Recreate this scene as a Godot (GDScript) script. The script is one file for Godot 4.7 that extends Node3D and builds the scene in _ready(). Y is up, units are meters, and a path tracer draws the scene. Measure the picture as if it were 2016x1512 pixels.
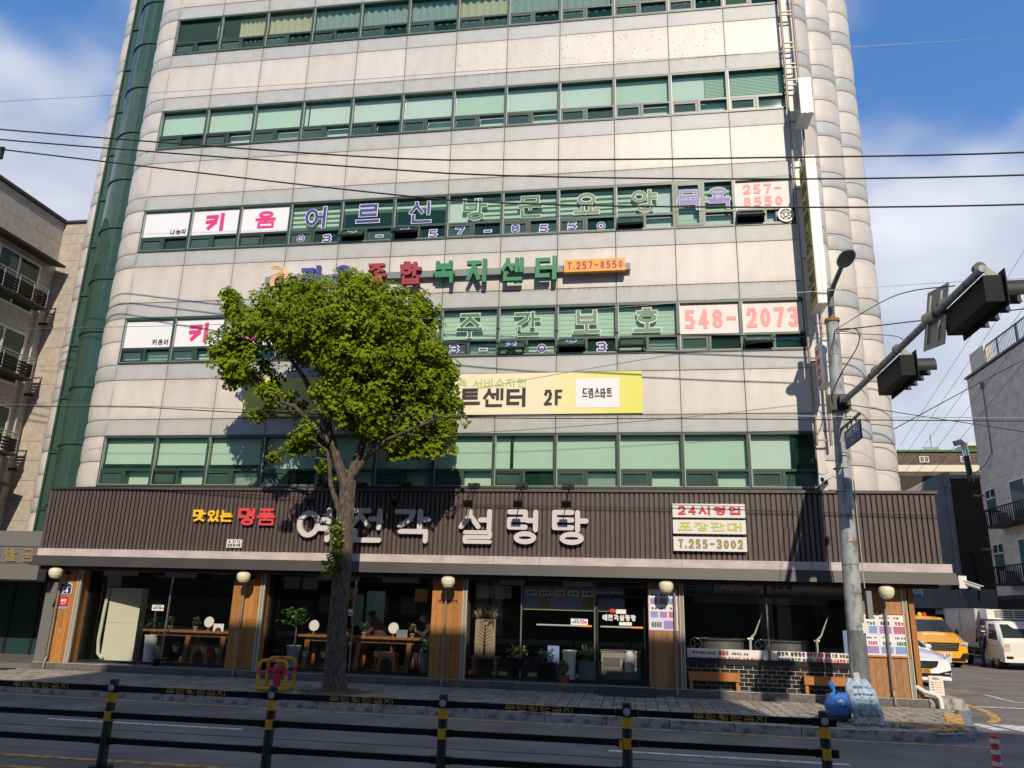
extends Node3D

var rng := RandomNumberGenerator.new()
var M := {}
var T := {}


class MB:
	var v := PackedVector3Array()
	var n := PackedVector3Array()
	var uv := PackedVector2Array()
	var col := PackedColorArray()
	var tint := Color.WHITE
	var lift := 0.0

	func vert(p: Vector3, nn: Vector3, t: Vector2) -> void:
		v.append(p)
		n.append(nn)
		uv.append(t)
		col.append(tint)

	func tri(a: Vector3, b: Vector3, c: Vector3) -> void:
		var nn := (b - a).cross(c - a).normalized()
		vert(a, nn, Vector2(0, 0))
		vert(c, nn, Vector2(1, 1))
		vert(b, nn, Vector2(1, 0))

	func quad(a: Vector3, b: Vector3, c: Vector3, d: Vector3) -> void:
		var nn := (c - a).cross(d - b).normalized()
		var p := [a, c, b, a, d, c]
		var t := [Vector2(0, 1), Vector2(1, 0), Vector2(1, 1), Vector2(0, 1), Vector2(0, 0), Vector2(1, 0)]
		for i in 6:
			vert(p[i], nn, t[i])

	func squad(a: Vector3, b: Vector3, c: Vector3, d: Vector3, na: Vector3, nb: Vector3, nc: Vector3, nd: Vector3, ta := Vector2(0, 1), tb := Vector2(1, 1), tc := Vector2(1, 0), td := Vector2(0, 0)) -> void:
		vert(a, na, ta)
		vert(c, nc, tc)
		vert(b, nb, tb)
		vert(a, na, ta)
		vert(d, nd, td)
		vert(c, nc, tc)

	func bx(x0: float, x1: float, y0: float, y1: float, z0: float, z1: float) -> void:
		xbox(Transform3D(Basis.from_scale(Vector3(x1 - x0, y1 - y0, z1 - z0)), Vector3((x0 + x1) / 2, (y0 + y1) / 2, (z0 + z1) / 2)))

	func xbox(x: Transform3D) -> void:
		var p := []
		for i in 8:
			p.append(x * Vector3((i & 1) - 0.5, ((i >> 1) & 1) - 0.5, ((i >> 2) & 1) - 0.5))
		quad(p[4], p[5], p[7], p[6])
		quad(p[1], p[0], p[2], p[3])
		quad(p[5], p[1], p[3], p[7])
		quad(p[0], p[4], p[6], p[2])
		quad(p[6], p[7], p[3], p[2])
		quad(p[0], p[1], p[5], p[4])

	func beam(a: Vector3, b: Vector3, w: float, h: float, up := Vector3.UP) -> void:
		var d := b - a
		var zz := d.normalized()
		if absf(zz.dot(up)) > 0.98:
			up = Vector3.RIGHT
		var xx := up.cross(zz).normalized()
		var yy := zz.cross(xx)
		xbox(Transform3D(Basis(xx * w, yy * h, d), (a + b) / 2))

	func tube(pts: Array, rad, seg := 8, caps := true) -> void:
		var rings := []
		var norms := []
		var prev := Vector3.ZERO
		for i in pts.size():
			var p: Vector3 = pts[i]
			var d: Vector3 = ((pts[mini(i + 1, pts.size() - 1)] as Vector3) - (pts[maxi(i - 1, 0)] as Vector3)).normalized()
			if prev == Vector3.ZERO:
				prev = d.cross(Vector3(0.3, 0.2, 0.9) if absf(d.z) < 0.8 else Vector3(1, 0.1, 0)).normalized()
			var a := (prev - d * d.dot(prev)).normalized()
			prev = a
			var b := d.cross(a)
			var r: float = rad[i] if rad is Array else rad
			var ring := []
			var nr := []
			for k in seg + 1:
				var t := TAU * k / seg
				var nn := a * cos(t) + b * sin(t)
				ring.append(p + nn * r)
				nr.append(nn)
			rings.append(ring)
			norms.append(nr)
		for i in pts.size() - 1:
			for k in seg:
				squad(rings[i][k], rings[i][k + 1], rings[i + 1][k + 1], rings[i + 1][k], norms[i][k], norms[i][k + 1], norms[i + 1][k + 1], norms[i + 1][k])
		if caps:
			var e := pts.size() - 1
			for k in seg:
				tri(pts[0], rings[0][k + 1], rings[0][k])
				tri(pts[e], rings[e][k], rings[e][k + 1])

	func lathe(prof: Array, x := Transform3D(), seg := 16) -> void:
		for i in prof.size() - 1:
			var p: Vector2 = prof[i]
			var q: Vector2 = prof[i + 1]
			var d := q - p
			if d.length() < 1e-6:
				continue
			var m := Vector2(d.y, -d.x).normalized()
			for k in seg:
				var t0 := TAU * k / seg
				var t1 := TAU * (k + 1) / seg
				var f := func(r: Vector2, t: float) -> Vector3: return x * Vector3(r.x * cos(t), r.y, -r.x * sin(t))
				var g := func(t: float) -> Vector3: return (x.basis * Vector3(m.x * cos(t), m.y, -m.x * sin(t))).normalized()
				squad(f.call(p, t0), f.call(p, t1), f.call(q, t1), f.call(q, t0), g.call(t0), g.call(t1), g.call(t1), g.call(t0))

	func ell(c: Vector3, r: Vector3, seg := 14, b := Basis()) -> void:
		var rows := seg / 2
		for i in rows:
			for k in seg:
				var p := []
				for q in [[i, k], [i, k + 1], [i + 1, k + 1], [i + 1, k]]:
					var la: float = -PI / 2 + PI * q[0] / rows
					var lo: float = TAU * q[1] / seg
					p.append(Vector3(cos(la) * cos(lo), sin(la), -cos(la) * sin(lo)))
				var w := []
				var m := []
				for q in p:
					w.append(c + b * (q * r))
					m.append((b * (q / r)).normalized())
				squad(w[0], w[1], w[2], w[3], m[0], m[1], m[2], m[3])

	func prism(poly: PackedVector2Array, z0: float, z1: float, x := Transform3D()) -> void:
		if Geometry2D.is_polygon_clockwise(poly):
			poly.reverse()
		var idx := Geometry2D.triangulate_polygon(poly)
		for i in range(0, idx.size(), 3):
			var a := poly[idx[i]]
			var b := poly[idx[i + 1]]
			var c := poly[idx[i + 2]]
			if (b - a).cross(c - a) < 0:
				var s := b
				b = c
				c = s
			tri(x * Vector3(a.x, a.y, z1), x * Vector3(b.x, b.y, z1), x * Vector3(c.x, c.y, z1))
			if z1 - z0 > 0.004:
				tri(x * Vector3(a.x, a.y, z0), x * Vector3(c.x, c.y, z0), x * Vector3(b.x, b.y, z0))
		if z1 - z0 > 0.004:
			for i in poly.size():
				var a := poly[i]
				var b := poly[(i + 1) % poly.size()]
				quad(x * Vector3(a.x, a.y, z0), x * Vector3(b.x, b.y, z0), x * Vector3(b.x, b.y, z1), x * Vector3(a.x, a.y, z1))

	func ring2(c: Vector2, r: Vector2, th: float, z0: float, z1: float, seg := 20) -> void:
		for k in seg:
			var d0 := Vector2(cos(TAU * k / seg), sin(TAU * k / seg))
			var d1 := Vector2(cos(TAU * (k + 1) / seg), sin(TAU * (k + 1) / seg))
			var o := r + Vector2(th, th)
			var i := r - Vector2(th, th)
			var a := c + d0 * i
			var b := c + d0 * o
			var e := c + d1 * o
			var f := c + d1 * i
			quad(Vector3(a.x, a.y, z1), Vector3(b.x, b.y, z1), Vector3(e.x, e.y, z1), Vector3(f.x, f.y, z1))
			if z1 - z0 > 0.004:
				quad(Vector3(b.x, b.y, z0), Vector3(e.x, e.y, z0), Vector3(e.x, e.y, z1), Vector3(b.x, b.y, z1))
				quad(Vector3(f.x, f.y, z0), Vector3(a.x, a.y, z0), Vector3(a.x, a.y, z1), Vector3(f.x, f.y, z1))

	# a surface through rows of points, smooth; the outside is left of (row direction x column direction) reversed by flip
	func sheet(rows: Array, flip := false) -> void:
		var h := rows.size()
		var w: int = rows[0].size()
		var nn := []
		for i in h:
			var r := []
			for k in w:
				var du: Vector3 = rows[i][mini(k + 1, w - 1)] - rows[i][maxi(k - 1, 0)]
				var dv: Vector3 = rows[mini(i + 1, h - 1)][k] - rows[maxi(i - 1, 0)][k]
				var m := du.cross(dv).normalized()
				r.append(-m if flip else m)
			nn.append(r)
		for i in h - 1:
			for k in w - 1:
				var u0 := float(k) / (w - 1)
				var u1 := float(k + 1) / (w - 1)
				var v0 := 1.0 - float(i) / (h - 1)
				var v1 := 1.0 - float(i + 1) / (h - 1)
				if flip:
					squad(rows[i][k + 1], rows[i][k], rows[i + 1][k], rows[i + 1][k + 1], nn[i][k + 1], nn[i][k], nn[i + 1][k], nn[i + 1][k + 1], Vector2(u1, v0), Vector2(u0, v0), Vector2(u0, v1), Vector2(u1, v1))
				else:
					squad(rows[i][k], rows[i][k + 1], rows[i + 1][k + 1], rows[i + 1][k], nn[i][k], nn[i][k + 1], nn[i + 1][k + 1], nn[i + 1][k], Vector2(u0, v0), Vector2(u1, v0), Vector2(u1, v1), Vector2(u0, v1))

	# one stroke of a letter in the xy plane
	func stroke(a: Vector2, b: Vector2, th: float, z: float, depth: float, rounded := false) -> void:
		lift += 0.00025
		if lift > 0.004:
			lift = 0.0
		var d := (b - a).normalized() if a.distance_to(b) > 1e-5 else Vector2.RIGHT
		var s := Vector2(-d.y, d.x) * th
		var p := PackedVector2Array()
		if rounded:
			for k in 7:
				var t := -PI / 2 + PI * k / 6
				p.append(b + (d * cos(t) + Vector2(-d.y, d.x) * sin(t)) * th)
			for k in 7:
				var t := PI / 2 + PI * k / 6
				p.append(a + (d * cos(t) + Vector2(-d.y, d.x) * sin(t)) * th)
		else:
			var e := d * th * 0.98
			p = PackedVector2Array([a - e - s, b + e - s, b + e + s, a - e + s])
		prism(p, z, z + depth + lift)

	func mesh() -> ArrayMesh:
		var m := ArrayMesh.new()
		if v.size() == 0:
			return m
		var arr := []
		arr.resize(Mesh.ARRAY_MAX)
		arr[Mesh.ARRAY_VERTEX] = v
		arr[Mesh.ARRAY_NORMAL] = n
		arr[Mesh.ARRAY_TEX_UV] = uv
		arr[Mesh.ARRAY_COLOR] = col
		m.add_surface_from_arrays(Mesh.PRIMITIVE_TRIANGLES, arr)
		return m


# ---------- nodes
func thing(called: String, label: String, category: String, at := Vector3.ZERO, turn := 0.0, group := "") -> Node3D:
	var o := Node3D.new()
	o.name = called
	add_child(o, true)
	o.position = at
	o.rotation.y = turn
	tag(o, label, category, group)
	return o


func tag(o: Node, label: String, category: String, group := "") -> void:
	o.set_meta("label", label)
	o.set_meta("category", category)
	if group != "":
		o.set_meta("group", group)


func part(parent: Node, called: String, shape, m: Material, kind := "") -> MeshInstance3D:
	var o := MeshInstance3D.new()
	o.name = called
	o.mesh = (shape as MB).mesh() if shape is MB else shape
	o.material_override = m
	parent.add_child(o, true)
	if kind != "":
		o.set_meta("kind", kind)
	return o


func pane_quad(parent: Node, called: String, m: Material, x0: float, x1: float, y0: float, y1: float, z: float) -> MeshInstance3D:
	var mb := MB.new()
	mb.quad(Vector3(x0, y0, z), Vector3(x1, y0, z), Vector3(x1, y1, z), Vector3(x0, y1, z))
	return part(parent, called, mb, m)


func piece(parent: Node, called: String, m: Material, x0: float, x1: float, y0: float, y1: float, z0: float, z1: float) -> MeshInstance3D:
	var o := part(parent, called, T.unit, m)
	o.position = Vector3((x0 + x1) / 2, (y0 + y1) / 2, (z0 + z1) / 2)
	o.scale = Vector3(x1 - x0, y1 - y0, z1 - z0)
	return o


func copy(o: Node3D, label := "", at = null) -> Node3D:
	var c: Node3D = o.duplicate()
	add_child(c, true)
	if label != "":
		c.set_meta("label", label)
	if at != null:
		c.position = at
	return c


# ---------- materials; colours are linear
func mat(called: String, r: float, g: float, b: float, rough := 0.7, metal := 0.0) -> StandardMaterial3D:
	var m := StandardMaterial3D.new()
	m.resource_name = called
	m.albedo_color = Color(r, g, b).linear_to_srgb()
	m.roughness = rough
	m.metallic = metal
	M[called] = m
	return m


func grain(m: StandardMaterial3D, tex: String, sc: Vector3, bump := 0.0, btex := "") -> StandardMaterial3D:
	m.albedo_texture = T[tex]
	m.uv1_triplanar = true
	m.uv1_world_triplanar = true
	m.uv1_scale = sc
	if bump > 0.0:
		m.heightmap_enabled = true
		m.heightmap_scale = bump
		m.heightmap_texture = T[btex if btex != "" else tex]
	return m


func pane(called: String, r: float, g: float, b: float, a: float) -> StandardMaterial3D:
	var m := mat(called, r, g, b, 0.012)
	m.albedo_color.a = a
	m.transparency = BaseMaterial3D.TRANSPARENCY_ALPHA
	return m


func noise_tex(freq: float, oct: int, lo: float, hi: float, sd: int, mid := -1.0) -> NoiseTexture2D:
	var t := NoiseTexture2D.new()
	t.width = 512
	t.height = 512
	t.seamless = true
	var f := FastNoiseLite.new()
	f.seed = sd
	f.frequency = freq
	f.fractal_octaves = oct
	t.noise = f
	var g := Gradient.new()
	g.set_color(0, Color(lo, lo, lo))
	g.set_color(1, Color(hi, hi, hi))
	if mid >= 0.0:
		g.add_point(0.5, Color(mid, mid, mid))
	t.color_ramp = g
	return t


func panel_image(base: Color, dirt: float, drip: float, sd: int) -> ImageTexture:
	var f := FastNoiseLite.new()
	f.seed = sd
	f.frequency = 0.02
	f.fractal_octaves = 4
	var im := Image.create(160, 96, false, Image.FORMAT_RGB8)
	for x in 160:
		var len := maxf(0.0, f.get_noise_2d(x * 9.0, 7.0) * 0.9 + 0.25) * (0.55 + 0.45 * sin(x * 1.9 + sd))
		for y in 96:
			var k := 1.0 + f.get_noise_2d(x * 1.0, y * 0.5) * 0.09 + f.get_noise_2d(x * 6.0, y * 0.7 + 300) * 0.04
			var ex := minf(x, 159 - x) / 160.0
			var ey := minf(y, 95 - y) / 96.0
			k -= dirt * maxf(0.0, 1.0 - minf(ex * 14.0, ey * 7.0) * (1.0 + f.get_noise_2d(x, y * 3.0)))
			var d := float(y) / 96.0
			if d < len:
				k -= drip * (1.0 - d / len) * (0.6 + 0.4 * f.get_noise_2d(x * 14.0, 90.0))
			k = clampf(k, 0.2, 1.15)
			im.set_pixel(x, y, Color(base.r * k, base.g * k, base.b * pow(k, 1.15)).linear_to_srgb())
	return ImageTexture.create_from_image(im)


func make_materials() -> void:
	var u := MB.new()
	u.bx(-0.5, 0.5, -0.5, 0.5, -0.5, 0.5)
	T.unit = u.mesh()
	T.mottle = noise_tex(0.012, 5, 0.72, 1.0, 11)
	T.soft = noise_tex(0.008, 4, 0.86, 1.0, 12)
	T.speck = noise_tex(0.22, 3, 0.62, 1.0, 13)
	T.wood = noise_tex(0.02, 5, 0.72, 1.0, 14)
	T.bark = noise_tex(0.02, 4, 0.25, 1.0, 15)
	T.blotch = noise_tex(0.01, 5, 0.5, 1.0, 16, 0.92)
	for i in 3:
		var m := mat("white_panel_%d" % i, 1, 1, 1, 0.45)
		m.albedo_color = Color.WHITE
		m.albedo_texture = panel_image(Color(0.62 - 0.025 * i, 0.575 - 0.025 * i, 0.52 - 0.02 * i), 0.1, 0.1, 30 + i)
	for i in 4:
		var m := mat("grey_panel_%d" % i, 1, 1, 1, 0.5)
		m.albedo_color = Color.WHITE
		m.albedo_texture = panel_image(Color(0.45 - 0.014 * i, 0.45 - 0.014 * i, 0.435 - 0.014 * i), 0.12, [0.1, 0.25, 0.45, 0.6][i], 40 + i)
	grain(mat("joint", 0.13, 0.10, 0.075, 0.8), "mottle", Vector3(1, 1, 1))
	mat("frame_green", 0.028, 0.062, 0.048, 0.4)
	mat("frame_dark", 0.012, 0.016, 0.015, 0.4)
	mat("silver", 0.42, 0.42, 0.40, 0.45, 0.2)
	pane("glass_green", 0.05, 0.20, 0.13, 0.17)
	pane("glass_teal", 0.10, 0.20, 0.165, 0.45)
	pane("glass_clear", 0.012, 0.018, 0.016, 0.10)
	mat("blind_mint", 0.50, 0.72, 0.57, 0.8)
	mat("blind_pale", 0.60, 0.76, 0.67, 0.8)
	mat("blind_light", 0.55, 0.76, 0.56, 0.8)
	mat("blind_dark", 0.06, 0.14, 0.105, 0.8)
	grain(mat("curtain", 0.34, 0.48, 0.44, 0.9), "wood", Vector3(3, 0.15, 3))
	mat("curtain_cream", 0.42, 0.45, 0.28, 0.9)
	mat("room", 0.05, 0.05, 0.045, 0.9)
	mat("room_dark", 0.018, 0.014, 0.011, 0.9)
	mat("sheet_white", 0.78, 0.78, 0.80, 0.6)
	mat("sheet_cream", 0.80, 0.70, 0.66, 0.6)
	mat("pink", 0.72, 0.03, 0.19, 0.6)
	mat("salmon", 0.78, 0.33, 0.30, 0.6)
	mat("blue", 0.045, 0.055, 0.30, 0.5)
	mat("print_blue", 0.03, 0.045, 0.23, 0.6)
	mat("green", 0.015, 0.20, 0.085, 0.5)
	mat("print_green", 0.05, 0.18, 0.09, 0.6)
	mat("print_sage", 0.16, 0.24, 0.15, 0.6)
	mat("print_purple", 0.26, 0.23, 0.46, 0.6)
	mat("outline", 0.70, 0.76, 0.66, 0.6)
	mat("outline_white", 0.78, 0.78, 0.82, 0.6)
	mat("crimson", 0.32, 0.022, 0.04, 0.5)
	mat("red", 0.60, 0.02, 0.02, 0.5)
	mat("print_red", 0.55, 0.05, 0.05, 0.6)
	mat("orange", 0.80, 0.33, 0.04, 0.5)
	mat("yellow", 0.85, 0.52, 0.02, 0.5)
	mat("ochre", 0.42, 0.37, 0.10, 0.6)
	mat("khaki", 0.30, 0.24, 0.11, 0.6)
	mat("black", 0.012, 0.012, 0.013, 0.5)
	mat("ink", 0.035, 0.03, 0.03, 0.7)
	grain(mat("cladding", 0.118, 0.084, 0.078, 0.45), "soft", Vector3(2, 0.6, 2))
	grain(mat("cladding_b", 0.103, 0.073, 0.068, 0.45), "soft", Vector3(2, 0.6, 2))
	mat("cladding_dark", 0.028, 0.019, 0.017, 0.6)
	grain(mat("fascia", 0.60, 0.51, 0.50, 0.4), "soft", Vector3(0.5, 1, 1))
	grain(mat("canopy", 0.052, 0.046, 0.041, 0.5), "soft", Vector3(0.4, 1, 1))
	for i in 3:
		grain(mat("plank_%d" % i, 0.62 - 0.07 * i, 0.265 - 0.03 * i, 0.068 - 0.008 * i, 0.5), "wood", Vector3(5, 0.5, 5), 0.3)
	for i in 3:
		grain(mat("plank_old_%d" % i, 0.56 - 0.07 * i, 0.28 - 0.035 * i, 0.115 - 0.014 * i, 0.6), "wood", Vector3(5, 0.5, 5), 0.3)
	grain(mat("table_wood", 0.36, 0.15, 0.045, 0.4), "wood", Vector3(0.6, 5, 5))
	grain(mat("bench_wood", 0.60, 0.22, 0.055, 0.45), "wood", Vector3(0.6, 6, 6))
	grain(mat("step_tile", 0.19, 0.17, 0.165, 0.35), "mottle", Vector3(1.5, 1.5, 1.5))
	grain(mat("step_tile_b", 0.16, 0.145, 0.14, 0.35), "mottle", Vector3(1.5, 1.5, 1.5))
	mat("grout", 0.30, 0.29, 0.28, 0.9)
	mat("grout_white", 0.62, 0.60, 0.56, 0.8)
	grain(mat("tile_black", 0.022, 0.02, 0.02, 0.3), "mottle", Vector3(3, 3, 3))
	grain(mat("tile_black_b", 0.04, 0.034, 0.03, 0.35), "mottle", Vector3(3, 3, 3))
	grain(mat("asphalt", 0.42, 0.375, 0.335, 0.9), "speck", Vector3(2.2, 2.2, 2.2), 0.25)
	M.asphalt.detail_enabled = true
	M.asphalt.detail_blend_mode = BaseMaterial3D.BLEND_MODE_MUL
	M.asphalt.detail_albedo = T.mottle
	M.asphalt.detail_uv_layer = BaseMaterial3D.DETAIL_UV_2
	M.asphalt.uv2_triplanar = true
	M.asphalt.uv2_world_triplanar = true
	M.asphalt.uv2_scale = Vector3(0.09, 0.09, 0.09)
	grain(mat("asphalt_patch", 0.30, 0.27, 0.245, 0.9), "speck", Vector3(2.6, 2.6, 2.6))
	grain(mat("soil", 0.2, 0.16, 0.10, 1.0), "speck", Vector3(3, 3, 3))
	for i in 4:
		grain(mat("paver_%d" % i, 0.56 - 0.06 * i, 0.50 - 0.058 * i, 0.42 - 0.054 * i, 0.9), "mottle", Vector3(2, 2, 2))
	mat("paver_bed", 0.085, 0.075, 0.06, 1.0)
	grain(mat("kerb", 0.45, 0.42, 0.375, 0.9), "blotch", Vector3(0.8, 0.8, 0.8))
	grain(mat("kerb_blue", 0.27, 0.31, 0.345, 0.85), "blotch", Vector3(0.8, 0.8, 0.8))
	grain(mat("tactile", 0.78, 0.45, 0.14, 0.8), "blotch", Vector3(0.9, 0.9, 0.9))
	grain(mat("line_yellow", 0.72, 0.43, 0.12, 0.8), "blotch", Vector3(1.1, 1.1, 1.1))
	grain(mat("line_white", 0.82, 0.82, 0.80, 0.8), "blotch", Vector3(1.1, 1.1, 1.1))
	mat("fence_black", 0.010, 0.014, 0.015, 0.4)
	mat("fence_post", 0.014, 0.022, 0.022, 0.4)
	mat("fence_yellow", 0.62, 0.33, 0.012, 0.5)
	mat("fence_ochre", 0.52, 0.31, 0.05, 0.6)
	grain(mat("pole", 0.40, 0.42, 0.42, 0.6), "blotch", Vector3(1.5, 0.5, 1.5))
	grain(mat("pole_dark", 0.2, 0.215, 0.215, 0.6), "mottle", Vector3(1.5, 0.6, 1.5))
	mat("rust", 0.30, 0.13, 0.04, 0.8)
	mat("steel", 0.32, 0.31, 0.29, 0.35, 0.7)
	mat("pipe_brown", 0.27, 0.215, 0.17, 0.45, 0.2)
	mat("signal_black", 0.016, 0.02, 0.02, 0.6)
	for k in ["signal_black", "visor_black", "fence_black", "black"]:
		if M.has(k):
			M[k].metallic_specular = 0.25
	mat("sign_back", 0.36, 0.33, 0.27, 0.6)
	mat("cable", 0.012, 0.012, 0.013, 0.6)
	mat("globe", 0.72, 0.66, 0.46, 0.25)
	var leaf := grain(mat("leaf", 1, 1, 1, 0.6), "soft", Vector3(1, 1, 1))
	leaf.vertex_color_use_as_albedo = true
	leaf.backlight_enabled = true
	leaf.backlight = Color(0.35, 0.4, 0.1)
	leaf.metallic_specular = 0.2
	leaf.albedo_texture = null
	leaf.uv1_triplanar = false
	var pl := mat("plant_leaf", 1, 1, 1, 0.4)
	pl.vertex_color_use_as_albedo = true
	var skin := mat("body", 1, 1, 1, 0.8)
	skin.vertex_color_use_as_albedo = true
	grain(mat("bark", 0.32, 0.25, 0.19, 0.95), "bark", Vector3(3.2, 0.45, 3.2), 4.0)
	grain(mat("stucco", 0.50, 0.435, 0.36, 0.8), "soft", Vector3(0.7, 0.7, 0.7))
	grain(mat("stone_grey", 0.50, 0.465, 0.42, 0.7), "soft", Vector3(0.7, 0.7, 0.7))
	grain(mat("granite", 0.26, 0.25, 0.235, 0.5), "speck", Vector3(3, 3, 3))
	grain(mat("beige_wall", 0.74, 0.66, 0.56, 0.85), "soft", Vector3(0.4, 0.4, 0.4))
	grain(mat("brick_dark", 0.065, 0.045, 0.038, 0.8), "mottle", Vector3(2, 2, 2))
	grain(mat("brick_dark_b", 0.085, 0.06, 0.048, 0.8), "mottle", Vector3(2, 2, 2))
	grain(mat("brick_brown", 0.22, 0.155, 0.11, 0.8), "mottle", Vector3(2, 2, 2))
	grain(mat("brick_brown_b", 0.27, 0.20, 0.14, 0.8), "mottle", Vector3(2, 2, 2))
	mat("mortar", 0.05, 0.043, 0.038, 0.9)
	grain(mat("grey_wall", 0.25, 0.27, 0.285, 0.7), "soft", Vector3(0.3, 0.3, 0.3))
	mat("cream", 0.72, 0.64, 0.5, 0.7)
	mat("window_dark", 0.02, 0.05, 0.05, 0.08)
	mat("window_teal", 0.05, 0.13, 0.115, 0.08)
	mat("paint_white", 0.78, 0.78, 0.78, 0.25)
	mat("frame_white", 0.7, 0.7, 0.7, 0.5)
	for k in [["car_white", 0.80, 0.81, 0.84], ["van_yellow", 0.86, 0.40, 0.01], ["truck_white", 0.78, 0.76, 0.70]]:
		var m := mat(k[0], k[1], k[2], k[3], 0.35)
		m.clearcoat_enabled = true
		m.clearcoat = 0.7
		m.clearcoat_roughness = 0.06
	mat("car_glass", 0.025, 0.035, 0.04, 0.05)
	mat("rubber", 0.018, 0.018, 0.018, 0.85)
	mat("chrome", 0.6, 0.6, 0.6, 0.12, 1.0)
	mat("lens", 0.55, 0.57, 0.6, 0.08)
	mat("grille", 0.012, 0.012, 0.012, 0.3)
	mat("pot_white", 0.70, 0.72, 0.66, 0.4)
	mat("pot_blue", 0.30, 0.37, 0.40, 0.4)
	mat("pot_tan", 0.52, 0.36, 0.18, 0.8)
	mat("terracotta", 0.24, 0.07, 0.035, 0.8)
	mat("cabinet", 0.62, 0.62, 0.47, 0.5)
	mat("cabinet_grey", 0.12, 0.115, 0.11, 0.5)
	mat("fabric_grey", 0.30, 0.27, 0.24, 0.9)
	grain(mat("slab_wood", 0.42, 0.33, 0.2, 0.7), "wood", Vector3(4, 0.4, 4))
	mat("blue_bag", 0.04, 0.16, 0.48, 0.35)
	grain(mat("sack_blue", 0.40, 0.52, 0.62, 0.6), "blotch", Vector3(2, 2, 2))
	grain(mat("sack_white", 0.66, 0.65, 0.60, 0.7), "blotch", Vector3(2, 2, 2))
	mat("sign_blue", 0.012, 0.035, 0.22, 0.4)
	mat("house_blue", 0.012, 0.015, 0.15, 0.4)
	mat("paper_pink", 0.70, 0.60, 0.72, 0.6)
	mat("photo_blue", 0.22, 0.32, 0.55, 0.5)
	mat("photo_purple", 0.32, 0.24, 0.50, 0.5)
	mat("photo_red", 0.45, 0.16, 0.22, 0.5)
	mat("gold", 0.36, 0.27, 0.12, 0.45, 0.3)
	pane("stair_glass", 0.05, 0.115, 0.085, 0.6)
	mat("orange_pale", 0.75, 0.45, 0.22, 0.4)
	mat("print_lime", 0.40, 0.56, 0.18, 0.6)
	mat("crimson_red", 0.52, 0.03, 0.035, 0.5)
	mat("lime_gold", 0.50, 0.50, 0.10, 0.5)
	mat("letter_pale", 0.60, 0.55, 0.55, 0.4)
	mat("red_soft", 0.66, 0.06, 0.065, 0.45)
	mat("khaki_grey", 0.26, 0.25, 0.20, 0.5)
	mat("silver_pale", 0.66, 0.63, 0.55, 0.35, 0.2)
	mat("paper_dim", 0.34, 0.30, 0.33, 0.7)
	mat("cactus", 0.10, 0.085, 0.035, 0.9)
	mat("maroon", 0.30, 0.04, 0.06, 0.6)
	mat("bag_dark", 0.02, 0.06, 0.12, 0.4)
	mat("print_teal", 0.10, 0.36, 0.36, 0.6)
	mat("lens_tan", 0.42, 0.36, 0.26, 0.4)
	mat("visor", 0.022, 0.027, 0.027, 0.6)
	mat("truck_grey", 0.50, 0.49, 0.47, 0.5)
	mat("roof_green", 0.05, 0.17, 0.05, 0.7)
	mat("joint_pale", 0.28, 0.25, 0.2, 0.9)
	mat("rail_blue", 0.05, 0.08, 0.14, 0.5)
	mat("rubber_mat", 0.03, 0.035, 0.035, 0.8)
	mat("yellow_green", 0.30, 0.29, 0.045, 0.5)
	mat("box_white", 0.72, 0.70, 0.66, 0.4)
	mat("box_grey", 0.20, 0.215, 0.22, 0.5)
	var tube := mat("lamp_tube", 0.9, 0.92, 1.0, 0.4)
	tube.emission_enabled = true
	tube.emission = Color(0.9, 0.94, 1.0)
	tube.emission_energy_multiplier = 1.3
	var g := Gradient.new()
	g.set_color(0, Color(0.92, 0.90, 0.42))
	g.set_color(1, Color(0.91, 0.90, 0.40))
	g.add_point(0.22, Color(0.94, 0.90, 0.58))
	g.add_point(0.42, Color(0.96, 0.91, 0.82))
	g.add_point(0.76, Color(0.96, 0.91, 0.78))
	var gt := GradientTexture2D.new()
	gt.gradient = g
	var bn := mat("banner_print", 1, 1, 1, 0.6)
	bn.albedo_color = Color(0.95, 0.95, 0.95)
	bn.albedo_texture = gt


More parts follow.
